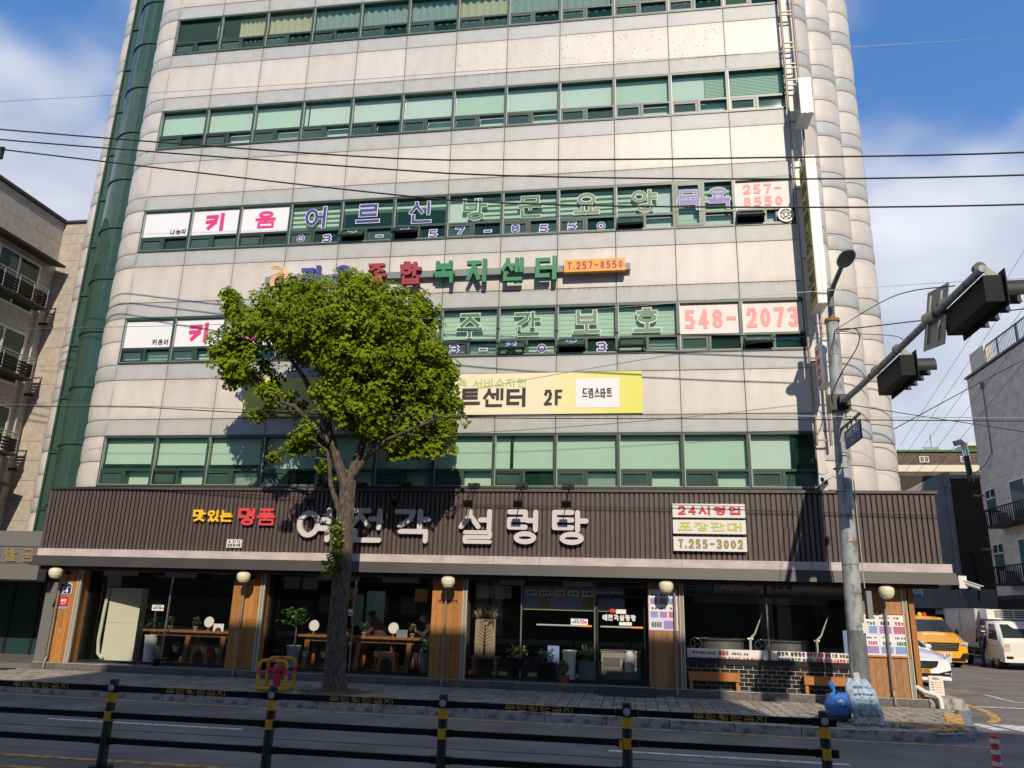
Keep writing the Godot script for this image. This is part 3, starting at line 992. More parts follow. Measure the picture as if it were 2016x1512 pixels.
func build_tower() -> void:
	var b := thing("office_building", "tall office building with cream and grey panels, green window bands and rounded corners", "building")
	var top := win_top(8)
	# spandrels: a backing wall, and panels in front of it with open joints
	for f in range(1, 8):
		var lo := win_top(f) if f > 1 else TOP2 - STOREY
		var hi := win_top(f + 1) - 1.28
		if f == 1:
			lo = 3.0
		var wl := MB.new()
		wl.bx(X0, X1, lo, hi, -0.35, -0.028)
		part(b, "spandrel", wl, M.joint)
		if f == 1:
			continue
		for c in 12:
			var xa := X0 + PITCH * c
			for r in [[0.0, 0.42, "grey_panel"], [0.42, 1.46, "white_panel"], [1.46, 1.885, "grey_panel"]]:
				var ya: float = lo + r[0]
				var yb: float = minf(lo + r[1], hi)
				var k: int
				if r[2] == "white_panel":
					k = rng.randi_range(0, 2)
				elif r[0] > 1.0:
					k = rng.randi_range(0, 1)
				else:
					k = [0, 0, 1, 0, 1, 2, 2, 2, 3, 3, 2, 2][c] if f < 5 else [0, 1, 1, 1, 2, 2, 3, 3, 3, 3, 3, 3][c]
				piece(b, r[2], M["%s_%d" % [r[2], k]], xa + 0.009, xa + PITCH - 0.009, ya + 0.009, yb - 0.009, -0.03, rng.randf_range(-0.003, 0.003))
	# fixing holes left in the panels under the top windows
	var holes := MB.new()
	for i in 75:
		var hx := rng.randf_range(X0 + PITCH * 5.9, X0 + PITCH * 10.9)
		holes.ell(Vector3(hx, win_top(5) + rng.randf_range(0.5, 1.4), 0.003), Vector3(0.012, 0.014, 0.006), 6)
	part(b, "bolt_hole", holes, M.joint, "stuff")
	for f in range(2, 8):
		for c in 12:
			if f >= 7 and c > 0:
				continue
			window_unit(b, f, c)
	# rooms behind the glass
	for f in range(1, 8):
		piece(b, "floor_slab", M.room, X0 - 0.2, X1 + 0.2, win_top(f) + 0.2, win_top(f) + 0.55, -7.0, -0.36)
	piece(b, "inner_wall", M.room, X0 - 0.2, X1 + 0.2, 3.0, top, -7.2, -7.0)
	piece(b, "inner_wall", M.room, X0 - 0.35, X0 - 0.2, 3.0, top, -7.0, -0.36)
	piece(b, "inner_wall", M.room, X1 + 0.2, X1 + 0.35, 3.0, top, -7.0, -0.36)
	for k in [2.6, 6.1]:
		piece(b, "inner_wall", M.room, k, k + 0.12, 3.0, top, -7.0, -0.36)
	piece(b, "roof", M.grey_wall, X0 - 0.3, X1 + 0.3, top - 0.3, top, -14, -0.36)
	# rounded ends: left corner, glazed stair, left end; then three steps of rounded bays on the right
	arc_column(b, X0, -0.85, 1.05, 0.85, PI / 2, PI, 2.6, top)
	arc_column(b, -9.62, -2.8, 0.82, 0.9, PI / 2, PI + 0.3, 2.4, top)
	arc_column(b, 10.62, -0.62, 0.62, 0.62, 0.0, PI / 2, 2.6, top)
	arc_column(b, 11.24, -1.2, 0.74, 0.62, -0.1, PI / 2, 2.6, top)
	arc_column(b, 11.98, -1.85, 0.68, 0.68, -0.4, PI / 2, 2.6, top)
	for r in [[X1, 10.62, 0.0]]:
		piece(b, "return_strip", M.white_panel_1, r[0] + 0.004, r[1], 2.6, top, r[2] - 0.05, r[2] - 0.012)
	piece(b, "end_wall", M.white_panel_2, 12.25, 12.6, 0.0, top, -14, -2.1)
	piece(b, "end_wall", M.white_panel_2, -10.4, -10.0, 2.4, top, -14, -3.1)
	var y := TOP2 - STOREY
	while y < top:
		for h in [[0.0, 1.58], [1.58, 3.165]]:
			var ya: float = y + h[0]
			var yb: float = y + h[1] - 0.05
			var g := part(b, "curved_glass", shell(-8.15, -1.75, 0.9, 0.95, PI / 2 - 0.3, PI + 0.2, ya, yb, 12, 0.004), M.stair_glass)
			var bar := MB.new()
			var pts := []
			for i in 13:
				var a := lerpf(PI / 2 - 0.3, PI + 0.2, i / 12.0)
				pts.append(Vector3(-8.15 + 0.91 * cos(a), yb + 0.025, -1.75 + 0.96 * sin(a)))
			bar.tube(pts, 0.028, 6)
			part(g, "transom", bar, M.frame_green)
			piece(b, "flat_glass", M.stair_glass, -9.66, -8.95, ya + 0.02, yb - 0.02, -1.9, -1.88)
			piece(b, "flat_glass_bar", M.frame_green, -9.68, -8.95, yb - 0.02, yb + 0.05, -1.95, -1.84)
		y += STOREY
	piece(b, "mullion", M.frame_green, -9.7, -9.64, 2.4, top, -1.95, -1.83)
	piece(b, "stair_core", M.room, -9.6, -6.9, 2.4, top, -4.4, -3.3)


func build_facade_signs() -> void:
	# channel letters on a rail
	var s := thing("channel_letter_sign", "raised blue, red and green letters on a grey rail across the facade", "sign", Vector3(0, 9.35, 0))
	piece(s, "rail", M.box_grey, -2.78, 6.52, 0.27, 0.44, 0.06, 0.15)
	var xs := [-1.76, -0.93, -0.06, 0.83, 1.68, 2.54, 3.39, 4.24]
	for i in 8:
		var mb := MB.new()
		glyph(mb, "키움종합복지센터"[i], xs[i], 0.03, 0.56, 0.62, 0.052, 0.15, 0.12)
		part(s, "letter", mb, M.blue if i < 2 else (M.crimson if i < 4 else M.green))
	var sw := MB.new()
	for k in 3:
		var pts := []
		var rad := []
		for i in 15:
			var a := lerpf(2.3, -2.1, i / 14.0)
			pts.append(Vector3(-2.42 + (0.22 + 0.055 * k) * cos(a) - 0.02 * k, 0.42 + (0.24 + 0.035 * k) * sin(a) - 0.14 * (i / 14.0), 0.2))
			rad.append(0.028 * sin(PI * (i + 0.6) / 15.2) + 0.004)
		sw.tube(pts, rad, 6)
		var p2 := []
		var r2 := []
		for i in 11:
			var a := lerpf(1.2, 4.2, i / 10.0)
			p2.append(Vector3(-2.33 + (0.26 - 0.04 * k) * cos(a), 0.26 + (0.26 - 0.045 * k) * sin(a), 0.21))
			r2.append(0.024 * sin(PI * (i + 0.6) / 11.2) + 0.004)
		sw.tube(p2, r2, 6)
	part(s, "swirl_emblem", sw, M.orange_pale)
	var pb := MB.new()
	pb.bx(4.94, 6.4, 0.2, 0.52, 0.15, 0.28)
	var po := part(s, "phone_plate", pb, M.orange)
	words(po, "T.257-8550", 5.0, 6.36, 0.26, 0.2, 0.018, 0.281, M.crimson)
	# the wide banner board
	var bn := thing("banner_board", "long yellow and cream banner board under the third-floor windows", "sign", Vector3(0, 6.1, 0))
	var bb := MB.new()
	bb.bx(-3.0, 6.74, 0.0, 1.0, 0.01, 0.06)
	part(bn, "board", bb, M.khaki)
	var face := MB.new()
	face.quad(Vector3(-3.0, 0, 0.062), Vector3(6.74, 0, 0.062), Vector3(6.74, 1.0, 0.062), Vector3(-3.0, 1.0, 0.062))
	part(bn, "printed_face", face, M.banner_print)
	words(bn, "드림스타트센터", 0.2, 4.12, 0.17, 0.47, 0.042, 0.064, M.ink)
	words(bn, "보건·복지·교육 서비스지원", 0.9, 4.08, 0.65, 0.22, 0.016, 0.064, M.print_lime)
	words(bn, "2F", 4.45, 4.95, 0.2, 0.38, 0.035, 0.064, M.ink)
	var pl := MB.new()
	pl.bx(5.22, 6.22, 0.14, 0.84, 0.062, 0.066)
	part(bn, "white_plate", pl, M.sheet_white)
	words(bn, "드림스타트", 5.36, 6.06, 0.36, 0.24, 0.016, 0.068, M.ink)
	var fl := MB.new()
	var pp := PackedVector2Array()
	for i in 12:
		var a := PI * i / 11.0
		pp.append(Vector2(-2.3 + 0.17 * sin(a), 0.72 - 0.42 * i / 11.0))
	fl.prism(pp, 0.062, 0.065)
	part(bn, "red_petal", fl, M.salmon)
	var fl2 := MB.new()
	fl2.ell(Vector3(-1.75, 0.4, 0.062), Vector3(0.32, 0.22, 0.004), 16)
	part(bn, "white_petal", fl2, M.sheet_white)
	# three plates on the cladding
	var bd := [["24시영업", 4.01, 3.72, "crimson_red", "white sign plate with red lettering, topmost of the three on the brown cladding"], ["포장판매", 3.67, 3.38, "lime_gold", "white sign plate with yellow-green lettering, between the two others on the brown cladding"], ["T.255-3002", 3.315, 3.02, "khaki", "white sign plate with a khaki telephone number, lowest of the three on the brown cladding"]]
	for r in bd:
		var o := thing("sign_plate", r[4], "sign", Vector3(7.32, r[2], 0.31), 0, "white plates on the brown cladding")
		piece(o, "plate", M.box_white, 0, 1.5, 0, r[1] - r[2], 0, 0.085)
		var tw := words(o, r[0], 0.08, 1.44, 0.05, r[1] - r[2] - 0.1, 0.018 if r[0][0] == "포" else 0.022, 0.087, M[r[3]])
		tw.position.z = 0.0
	# sign with brush letters
	var ys := thing("brush_letter_sign", "large pale brush letters of the restaurant name on the brown cladding", "sign", Vector3(0, 3.05, 0.31))
	var lx := [-1.13, 0.12, 1.17, 2.66, 3.74, 4.73]
	var lw := [1.07, 0.84, 0.86, 0.82, 0.76, 0.81]
	for i in 6:
		var mb := MB.new()
		glyph(mb, "예전각설렁탕"[i], lx[i], 0.03, lw[i], 0.78, 0.062, 0.03, 0.08, true)
		part(ys, "letter", mb, M.letter_pale)
	var ms := thing("small_letter_sign", "small yellow and red raised letters on the brown cladding", "sign", Vector3(0, 3.43, 0.31))
	var mx := [-3.73, -3.37, -3.05, -2.6, -2.13]
	for i in 5:
		var mb := MB.new()
		if i < 3:
			glyph(mb, "맛있는"[i], mx[i], 0.08, 0.32, 0.28, 0.028, 0.02, 0.05)
		else:
			glyph(mb, "명품"[i - 3], mx[i], 0.0, 0.46, 0.41, 0.038, 0.02, 0.05)
		part(ms, "letter", mb, M.yellow if i < 3 else M.red_soft)
	var li := thing("licence_plate_sign", "small white notice plate on the brown cladding below the yellow letters", "sign", Vector3(-2.81, 2.93, 0.31))
	piece(li, "plate", M.box_white, 0, 0.37, 0, 0.19, 0, 0.03)
	words(li, "요 3/16", 0.03, 0.34, 0.105, 0.07, 0.006, 0.031, M.ink)
	words(li, "일반음식점", 0.02, 0.35, 0.02, 0.07, 0.007, 0.031, M.ink)
	# floodlights on bent arms
	for i in 6:
		var fx: float = [-0.6, 0.35, 1.39, 2.99, 4.08, 5.11][i]
		var o := thing("sign_floodlight", ["floodlight on a bent arm above the first brush letter, left of the trunk", "floodlight on a bent arm just right of the trunk, in the tree's shade", "floodlight on a bent arm above the third brush letter", "floodlight on a bent arm above the fourth brush letter", "floodlight on a bent arm above the fifth brush letter", "floodlight on a bent arm above the last brush letter"][i], "floodlight", Vector3(fx, 4.36, 0.3), 0, "floodlights along the top of the cladding")
		var ar := MB.new()
		ar.tube([Vector3(0, 0, 0.0), Vector3(0.03, 0.06, 0.2), Vector3(0.02, -0.12, 0.52), Vector3(-0.02, -0.36, 0.62)], 0.012, 6)
		part(o, "arm", ar, M.black)
		piece(o, "base_box", M.frame_dark, -0.16, 0.1, -0.01, 0.075, -0.04, 0.1)
		var hd := MB.new()
		hd.xbox(Transform3D(Basis(Vector3.RIGHT, 0.5) * Basis.from_scale(Vector3(0.17, 0.13, 0.09)), Vector3(-0.02, -0.45, 0.62)))
		for k in 4:
			hd.xbox(Transform3D(Basis(Vector3.RIGHT, 0.5) * Basis.from_scale(Vector3(0.012, 0.15, 0.05)), Vector3(-0.11 + 0.06 * k, -0.45, 0.67)))
		part(o, "lamp_housing", hd, M.black)


func build_right_edge() -> void:
	var r := thing("pipe_rack", "brown pipe ladder fixed to the facade beside the right window ends", "rack", Vector3(10.42, 5.3, 0.2))
	var mb := MB.new()
	mb.tube([Vector3(0.0, 0, 0), Vector3(0.0, 16, 0)], 0.032, 8)
	part(r, "pipe", mb, M.pipe_brown)
	mb = MB.new()
	mb.tube([Vector3(0.3, 0, 0), Vector3(0.3, 16, 0)], 0.032, 8)
	part(r, "pipe", mb, M.pipe_brown)
	for y in [0.12, 1.9, 4.4, 6.2, 7.05, 8.05, 9.1, 9.25, 9.6, 9.72, 10.2, 10.35, 11.2, 11.3]:
		mb = MB.new()
		mb.beam(Vector3(0, y, 0), Vector3(0.3, y, 0), 0.03, 0.03)
		mb.beam(Vector3(0, y, 0), Vector3(0, y, -0.2), 0.025, 0.025)
		part(r, "rung", mb, M.pipe_brown)
	# signs that stand out from the rack
	for s in [[13.05, 14.02, 0.28, "projecting_sign", "white projecting box sign with a grey face, topmost beside the pipe rack"], [8.28, 11.93, 0.22, "projecting_sign", "tall yellow-green projecting box sign with dark lettering, longest beside the pipe rack"], [6.5, 7.48, 0.16, "projecting_sign", "small white projecting box sign with red lettering, lowest beside the pipe rack"]]:
		var o := thing(s[3], s[4], "sign", Vector3(10.52, s[0], 0.3), 0, "projecting signs beside the pipe rack")
		var hh: float = s[1] - s[0]
		var body := MB.new()
		body.bx(0.0, s[2], 0, hh, 0, 0.66)
		body.bx(0.012, s[2] * 0.45, 0.01, hh - 0.01, 0.66, 0.672)
		body.bx(s[2] * 0.55, s[2] - 0.012, 0.01, hh - 0.01, 0.66, 0.672)
		part(o, "box", body, M.box_white)
		for q in [0.3, 0.7]:
			piece(o, "bracket", M.pipe_brown, 0.02, 0.06, hh * q, hh * q + 0.04, -0.1, 0.0)
		var face := MB.new()
		face.bx(-0.006, 0.0, 0.03, hh - 0.03, 0.03, 0.63)
		part(o, "side_face", face, M.yellow_green if hh > 3 else (M.box_grey if s[0] > 12 else M.box_white))
		var tm := MB.new()
		if hh > 3:
			var word := "키움어르신주간보호"
			for i in 9:
				glyph(tm, word[i], -0.27, hh - 0.48 - 0.37 * i, 0.5, 0.3, 0.03)
		elif s[0] < 7:
			for i in 4:
				glyph(tm, "키움센터"[i], -0.2, hh - 0.28 - 0.22 * i, 0.3, 0.17, 0.018)
		else:
			tm.prism(PackedVector2Array([Vector2(-0.1, 0.45), Vector2(0.1, 0.4), Vector2(0.12, 0.62), Vector2(0.02, 0.82), Vector2(-0.08, 0.62)]), 0, 0.003)
		var to := part(o, "lettering", tm, M.ink if hh > 3 else M.crimson_red)
		to.position = Vector3(-0.008, 0, 0.33)
		to.rotation.y = -PI / 2
	var fan := thing("exhaust_fan", "round exhaust fan set in the lower window beside the pipe rack", "fan", Vector3(10.2, 10.93, 0.03))
	var fm := MB.new()
	fm.tube([Vector3(0, 0, -0.06), Vector3(0, 0, 0.02)], 0.02, 8)
	fm.ring2(Vector2.ZERO, Vector2(0.17, 0.17), 0.022, -0.06, 0.03)
	fm.ring2(Vector2.ZERO, Vector2(0.1, 0.1), 0.006, 0.02, 0.03)
	for k in 4:
		fm.beam(Vector3.ZERO + Vector3(0, 0, 0.022), Vector3(cos(k * PI / 4) * 0.17, sin(k * PI / 4) * 0.17, 0.022), 0.01, 0.008)
		fm.beam(Vector3.ZERO + Vector3(0, 0, 0.022), Vector3(-cos(k * PI / 4) * 0.17, -sin(k * PI / 4) * 0.17, 0.022), 0.01, 0.008)
	part(fan, "guard", fm, M.silver)
	var bl := MB.new()
	for k in 4:
		bl.xbox(Transform3D(Basis(Vector3(0, 0, 1), k * PI / 2) * Basis(Vector3.RIGHT, 0.5) * Basis.from_scale(Vector3(0.09, 0.12, 0.006)), Vector3(-sin(k * PI / 2) * 0.09, cos(k * PI / 2) * 0.09, -0.03)))
	bl.ell(Vector3(0, 0, 0), Vector3(0.05, 0.05, 0.03), 10)
	part(fan, "blades", bl, M.box_white)
	piece(fan, "back_plate", M.frame_dark, -0.22, 0.2, -0.2, 0.2, -0.09, -0.07)
	# cameras
	for c in [["white bullet camera on the facade above the right end of the cladding", Vector3(10.55, 4.5, 0.1), -0.7], ["white bullet camera under the right end of the canopy", Vector3(13.02, 2.36, 0.3), 0.8]]:
		var o := thing("security_camera", c[0], "camera", c[1], 0, "security cameras on the restaurant")
		var cm := MB.new()
		cm.tube([Vector3(0, 0, 0), Vector3(0, 0.02, 0.14), Vector3(0, 0.06, 0.16)], 0.025, 8)
		part(o, "mount", cm, M.black)
		cm = MB.new()
		var dir := Vector3(sin(c[2]), -0.35, cos(c[2])).normalized()
		cm.tube([Vector3(0, 0.09, 0.16) - dir * 0.16, Vector3(0, 0.09, 0.16) + dir * 0.2], 0.045, 10)
		cm.beam(Vector3(0, 0.14, 0.16) - dir * 0.14, Vector3(0, 0.14, 0.16) + dir * 0.24, 0.1, 0.012)
		part(o, "camera_body", cm, M.box_white)
		cm = MB.new()
		cm.tube([Vector3(0, 0.09, 0.16) + dir * 0.2, Vector3(0, 0.09, 0.16) + dir * 0.206], 0.034, 10)
		part(o, "camera_lens", cm, M.black)


# ---------- the restaurant on the ground floor
const PILLARS := [[-7.12, -6.62], [-2.68, -1.95], [2.05, 2.8], [6.77, 7.47], [10.99, 11.9]]
const STEP_Y := 0.27


func build_shop() -> void:
	var s := thing("restaurant_front", "ground-floor restaurant front with brown ribbed cladding, dark canopy and wooden pillars", "shop front")
	# ribbed cladding: one slat after another on a dark backing
	piece(s, "cladding_back", M.cladding_dark, -7.64, 12.64, 2.84, 4.26, 0.0, 0.262)
	var n := 192
	for i in n:
		var x := lerpf(-7.64, 12.64, (i + 0.5) / n)
		piece(s, "slat", M.cladding if i % 3 != 1 else M.cladding_b, x - 0.034, x + 0.034, 2.84, 4.225, 0.262, 0.302)
	piece(s, "cladding_cap", M.cladding, -7.68, 12.68, 4.26, 4.32, -0.02, 0.33)
	piece(s, "cladding_cap", M.cladding_dark, -7.64, 12.64, 4.225, 4.26, 0.262, 0.29)
	# pale fascia in lengths, then the dark canopy below
	var x := -7.56
	for l in [3.05, 2.2, 2.62, 2.02, 1.15, 1.0, 3.0, 2.6, 2.67]:
		piece(s, "fascia_panel", M.fascia, x, x + l - 0.006, 2.672, 2.84, 0.0, 0.42)
		x += l
	var cb := MB.new()
	cb.quad(Vector3(-7.66, 2.44, 0.5), Vector3(12.82, 2.44, 0.5), Vector3(12.78, 2.668, 0.46), Vector3(-7.58, 2.668, 0.46))
	cb.quad(Vector3(-7.66, 2.44, -0.3), Vector3(12.82, 2.44, -0.3), Vector3(12.82, 2.44, 0.5), Vector3(-7.66, 2.44, 0.5))
	cb.quad(Vector3(-7.58, 2.668, 0.46), Vector3(12.78, 2.668, 0.46), Vector3(12.78, 2.668, 0.0), Vector3(-7.58, 2.668, 0.0))
	cb.quad(Vector3(12.82, 2.44, 0.5), Vector3(12.82, 2.44, -0.3), Vector3(12.78, 2.668, -0.3), Vector3(12.78, 2.668, 0.46))
	cb.quad(Vector3(-7.66, 2.44, -0.3), Vector3(-7.66, 2.44, 0.5), Vector3(-7.58, 2.668, 0.46), Vector3(-7.58, 2.668, -0.3))
	cb.quad(Vector3(-7.66, 2.44, -0.3), Vector3(-7.66, 2.668, -0.3), Vector3(12.82, 2.668, -0.3), Vector3(12.82, 2.44, -0.3))
	part(s, "canopy", cb, M.canopy)
	piece(s, "canopy_lining", M.cladding_dark, -7.5, 12.5, 2.36, 2.435, -0.4, 0.3)
	piece(s, "lintel", M.cladding_dark, -7.5, 12.3, 2.43, 3.0, -0.6, -0.31)
	piece(s, "end_bracket", M.frame_dark, 12.825, 12.86, 2.35, 2.55, 0.0, 0.4)
	piece(s, "sticker_plate", M.box_white, 12.83, 12.98, 2.38, 2.62, 0.4, 0.43)
	# step with tiles
	var xe := 12.12
	piece(s, "step_core", M.grout, -7.42, xe, 0.06, STEP_Y - 0.012, -0.7, 0.088)
	var xx := -7.42
	var k := 0
	while xx < xe - 0.05:
		var w := minf(0.598, xe - xx)
		piece(s, "step_tile", M.step_tile if k % 3 else M.step_tile_b, xx, xx + w - 0.008, 0.075, STEP_Y - 0.02, 0.06, 0.1)
		piece(s, "tread_tile", M.step_tile_b if k % 3 else M.step_tile, xx, xx + w - 0.008, STEP_Y - 0.016, STEP_Y, -0.7, 0.104)
		xx += 0.6
		k += 1
	piece(s, "step_edge", M.silver, -7.42, xe, STEP_Y - 0.012, STEP_Y + 0.004, 0.105, 0.109)
	# pillars of planks
	for i in 5:
		var a: float = PILLARS[i][0]
		var e: float = PILLARS[i][1]
		var core := MB.new()
		core.bx(a + 0.02, e - 0.02, STEP_Y, 2.44, -0.42, -0.03)
		var p := part(s, "pillar", core, M.plank_2)
		var count := maxi(4, int(round((e - a) / 0.135)))
		for q in count:
			var pa := lerpf(a, e - 0.05, float(q) / count)
			var pb := lerpf(a, e - 0.05, float(q + 1) / count) - 0.004
			var split := STEP_Y + 0.55 + 0.8 * rng.randf()
			var old := i >= 3
			var nm := "plank_old_" if old else "plank_"
			piece(p, "plank", M[nm + str(rng.randi_range(0, 2))], pa, pb, STEP_Y, split - 0.003, -0.03, rng.randf_range(-0.004, 0.001))
			piece(p, "plank", M[nm + str(rng.randi_range(0, 2))], pa, pb, split, 2.436, -0.03, rng.randf_range(-0.004, 0.001))
		for q in 3:
			piece(p, "plank", M["plank_%d" % (q % 3)], e - 0.02, e, STEP_Y, 2.436, -0.42 + 0.13 * q, -0.295 + 0.13 * q)
			piece(p, "plank", M["plank_%d" % (q % 3)], a, a + 0.018, STEP_Y, 2.436, -0.42 + 0.13 * q, -0.295 + 0.13 * q)
		var st := MB.new()
		st.bx(e - 0.048, e + 0.04, STEP_Y, 2.436, -0.03, 0.02)
		part(p, "edge_channel", st, M.khaki_grey)
		st = MB.new()
		st.bx(e - 0.05, e - 0.036, STEP_Y, 2.436, -0.03, 0.035)
		st.bx(e + 0.03, e + 0.044, STEP_Y, 2.436, -0.03, 0.035)
		part(p, "edge_lip", st, M.silver_pale)
		if i == 2:
			var nl := MB.new()
			for q in 6:
				for sx in [a + 0.1, e - 0.14]:
					nl.ell(Vector3(sx, 1.72 - q * 0.19, 0.002), Vector3(0.014, 0.014, 0.01), 6)
			part(p, "stud", nl, M.pipe_brown, "stuff")
			piece(p, "name_strip", M.bench_wood, a + 0.09, e - 0.12, 1.83, 1.93, 0.001, 0.008)
			words(p, "예전각설렁탕", a + 0.14, e - 0.16, 1.845, 0.065, 0.007, 0.009, M.ink)
	# glazing between the pillars
	glazing(s, -6.62, -2.68, STEP_Y, 2.4, -0.4, [-4.48])
	glazing(s, -1.95, 2.05, STEP_Y, 2.4, -0.4, [0.12])
	glazing(s, 2.8, 6.77, STEP_Y, 2.4, -0.4, [4.0, 5.62])
	glazing(s, 7.47, 10.99, 0.82, 2.16, -0.2, [9.23])
	piece(s, "sill", M.frame_dark, 7.47, 10.99, 0.76, 0.82, -0.3, -0.12)
	# lower wall of black tiles with white joints
	piece(s, "tile_wall", M.grout_white, 7.47, 10.99, STEP_Y, 0.76, -0.4, -0.152)
	for r in 6:
		var ya := STEP_Y + 0.006 + r * 0.081
		var ox := -0.09 if r % 2 else 0.0
		for c in 20:
			var ta := maxf(7.475, 7.475 + ox + c * 0.187)
			var tb := minf(10.985, 7.475 + ox + c * 0.187 + 0.176)
			if tb - ta > 0.03:
				piece(s, "tile", M.tile_black if rng.randf() < 0.6 else M.tile_black_b, ta, tb, ya, ya + 0.07, -0.16, rng.randf_range(-0.147, -0.143))
	# door in the third bay
	var d := MB.new()
	d.bx(5.64, 5.7, STEP_Y, 2.1, -0.38, -0.34)
	d.bx(6.68, 6.74, STEP_Y, 2.1, -0.38, -0.34)
	d.bx(5.7, 6.68, 2.04, 2.1, -0.38, -0.34)
	d.bx(5.7, 6.68, STEP_Y, STEP_Y + 0.1, -0.38, -0.34)
	var door := part(s, "door", d, M.frame_dark)
	piece(door, "push_bar", M.silver, 5.75, 6.6, 1.42, 1.45, -0.34, -0.31)
	piece(door, "push_bar_sticker", M.orange, 6.4, 6.66, 1.417, 1.453, -0.309, -0.306)
	words(door, "예전각설렁탕", 5.78, 6.52, 1.56, 0.13, 0.014, -0.33, M.box_white)
	var rl := MB.new()
	rl.ell(Vector3(6.0, 1.76, -0.33), Vector3(0.07, 0.05, 0.006), 10)
	part(door, "red_emblem", rl, M.red)
	piece(door, "sticker", M.sheet_white, 6.08, 6.3, 1.71, 1.8, -0.335, -0.332)
	piece(door, "sticker", M.sheet_white, 6.15, 6.42, 1.47, 1.54, -0.335, -0.332)
	piece(s, "push_bar", M.silver, 4.35, 5.56, 1.42, 1.45, -0.34, -0.31)
	piece(s, "push_bar_sticker", M.orange, 5.3, 5.56, 1.417, 1.453, -0.309, -0.306)
	# interior
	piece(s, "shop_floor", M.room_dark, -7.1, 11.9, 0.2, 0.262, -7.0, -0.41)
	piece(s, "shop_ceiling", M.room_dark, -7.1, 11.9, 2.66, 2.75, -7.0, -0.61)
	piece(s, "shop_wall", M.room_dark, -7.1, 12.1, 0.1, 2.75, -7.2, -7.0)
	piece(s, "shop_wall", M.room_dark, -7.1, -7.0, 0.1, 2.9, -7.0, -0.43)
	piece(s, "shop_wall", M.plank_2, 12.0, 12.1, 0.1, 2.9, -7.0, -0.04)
	piece(s, "shop_wall", M.room_dark, 7.1, 7.2, 0.262, 2.66, -7.0, -0.43)
	piece(s, "pale_panel", M.curtain, -0.6, -0.1, 0.8, 2.1, -3.4, -3.35)
	piece(s, "pale_panel", M.curtain, -1.0, -0.7, 1.2, 2.0, -3.4, -3.35)
	for q in 4:
		piece(s, "wall_frame", M.fabric_grey, -3.4 + 0.9 * q, -2.9 + 0.9 * q, 1.5, 2.0, -6.99, -6.96)
	# lit tubes under the ceiling
	for r in [[-4.6, -2.75, -1.2], [-0.9, 2.0, -1.2], [-0.9, 2.0, -2.6]]:
		var o := piece(s, "lamp_tube", M.lamp_tube, r[0], r[1], 2.58, 2.61, r[2] - 0.02, r[2] + 0.02)
		var l := OmniLight3D.new()
		l.name = "tube_light"
		l.light_energy = 0.07
		l.light_color = Color(0.92, 0.95, 1.0)
		l.light_size = 0.3
		l.omni_range = 9.0
		l.omni_attenuation = 2.0
		l.shadow_enabled = true
		add_child(l, true)
		l.position = Vector3((r[0] + r[1]) / 2, 2.5, r[2])


func glazing(s: Node, xa: float, xb: float, y0: float, y1: float, z: float, mull: Array) -> void:
	var f := MB.new()
	f.bx(xa, xb, y0, y0 + 0.055, z - 0.05, z + 0.05)
	f.bx(xa, xb, y1 - 0.05, y1 + 0.03, z - 0.05, z + 0.05)
	f.bx(xa, xa + 0.05, y0 + 0.055, y1 - 0.05, z - 0.05, z + 0.05)
	f.bx(xb - 0.05, xb, y0 + 0.055, y1 - 0.05, z - 0.05, z + 0.05)
	var w := part(s, "shop_window", f, M.frame_dark)
	var x := xa + 0.05
	for m in mull + [xb - 0.035]:
		pane_quad(w, "pane", M.glass_clear, x, m - 0.015, y0 + 0.055, y1 - 0.05, z)
		x = m + 0.015
		if m < xb - 0.1:
			piece(w, "mullion", M.steel, m - 0.014, m + 0.014, y0 + 0.055, y1 - 0.05, z - 0.02, z + 0.024)


func plant(root: Node, at: Vector3, n: int, length: float, width: float, spread: float, c: Color, up := 0.6, called := "leaf", droop := 0.35) -> void:
	var mb := MB.new()
	for i in n:
		var az := rng.randf() * TAU
		var el := rng.randf_range(0.05, 1.0) * up * PI / 2
		var l := length * rng.randf_range(0.6, 1.1)
		var d := Vector3(cos(az) * cos(el), sin(el), sin(az) * cos(el))
		var s := Vector3(-sin(az), 0, cos(az)) * width * 0.5
		var p0 := at + Vector3(rng.randf_range(-1, 1), rng.randf_range(-0.6, 0.8), rng.randf_range(-1, 1)) * spread
		var p1 := p0 + d * l * 0.5
		var p2 := p0 + d * l - Vector3(0, l * droop, 0)
		var k := rng.randf_range(0.55, 1.35)
		mb.tint = Color(c.r * k, c.g * k, c.b * k)
		mb.tri(p0, p1 - s, p1 + s)
		mb.tri(p1 - s, p2, p1 + s)
	part(root, called, mb, M.plant_leaf, "stuff")


func pot_shape(r0: float, r1: float, h: float) -> MB:
	var mb := MB.new()
	mb.lathe([Vector2(0.0, 0), Vector2(r0, 0), Vector2(r1, h), Vector2(r1 + 0.012, h), Vector2(r1 + 0.012, h + 0.03), Vector2(r1 - 0.02, h + 0.03), Vector2(r1 - 0.03, h - 0.03), Vector2(0, h - 0.03)])
	return mb


func potted(called: String, label: String, at: Vector3, r0: float, r1: float, h: float, pm: Material, n: int, l: float, w: float, sp: float, lift: float, c: Color, up := 0.6, group := "") -> Node3D:
	var o := thing(called, label, "plant", at, 0, group)
	part(o, "pot", pot_shape(r0, r1, h), pm)
	if lift > 0.12:
		var st := MB.new()
		st.tube([Vector3(0, h - 0.04, 0), Vector3(0.02, h + lift * 0.5, 0.01), Vector3(0, h + lift, 0)], 0.02, 6)
		part(o, "stem", st, M.bark)
	plant(o, Vector3(0, h + lift, 0), n, l, w, sp, c, up)
	return o


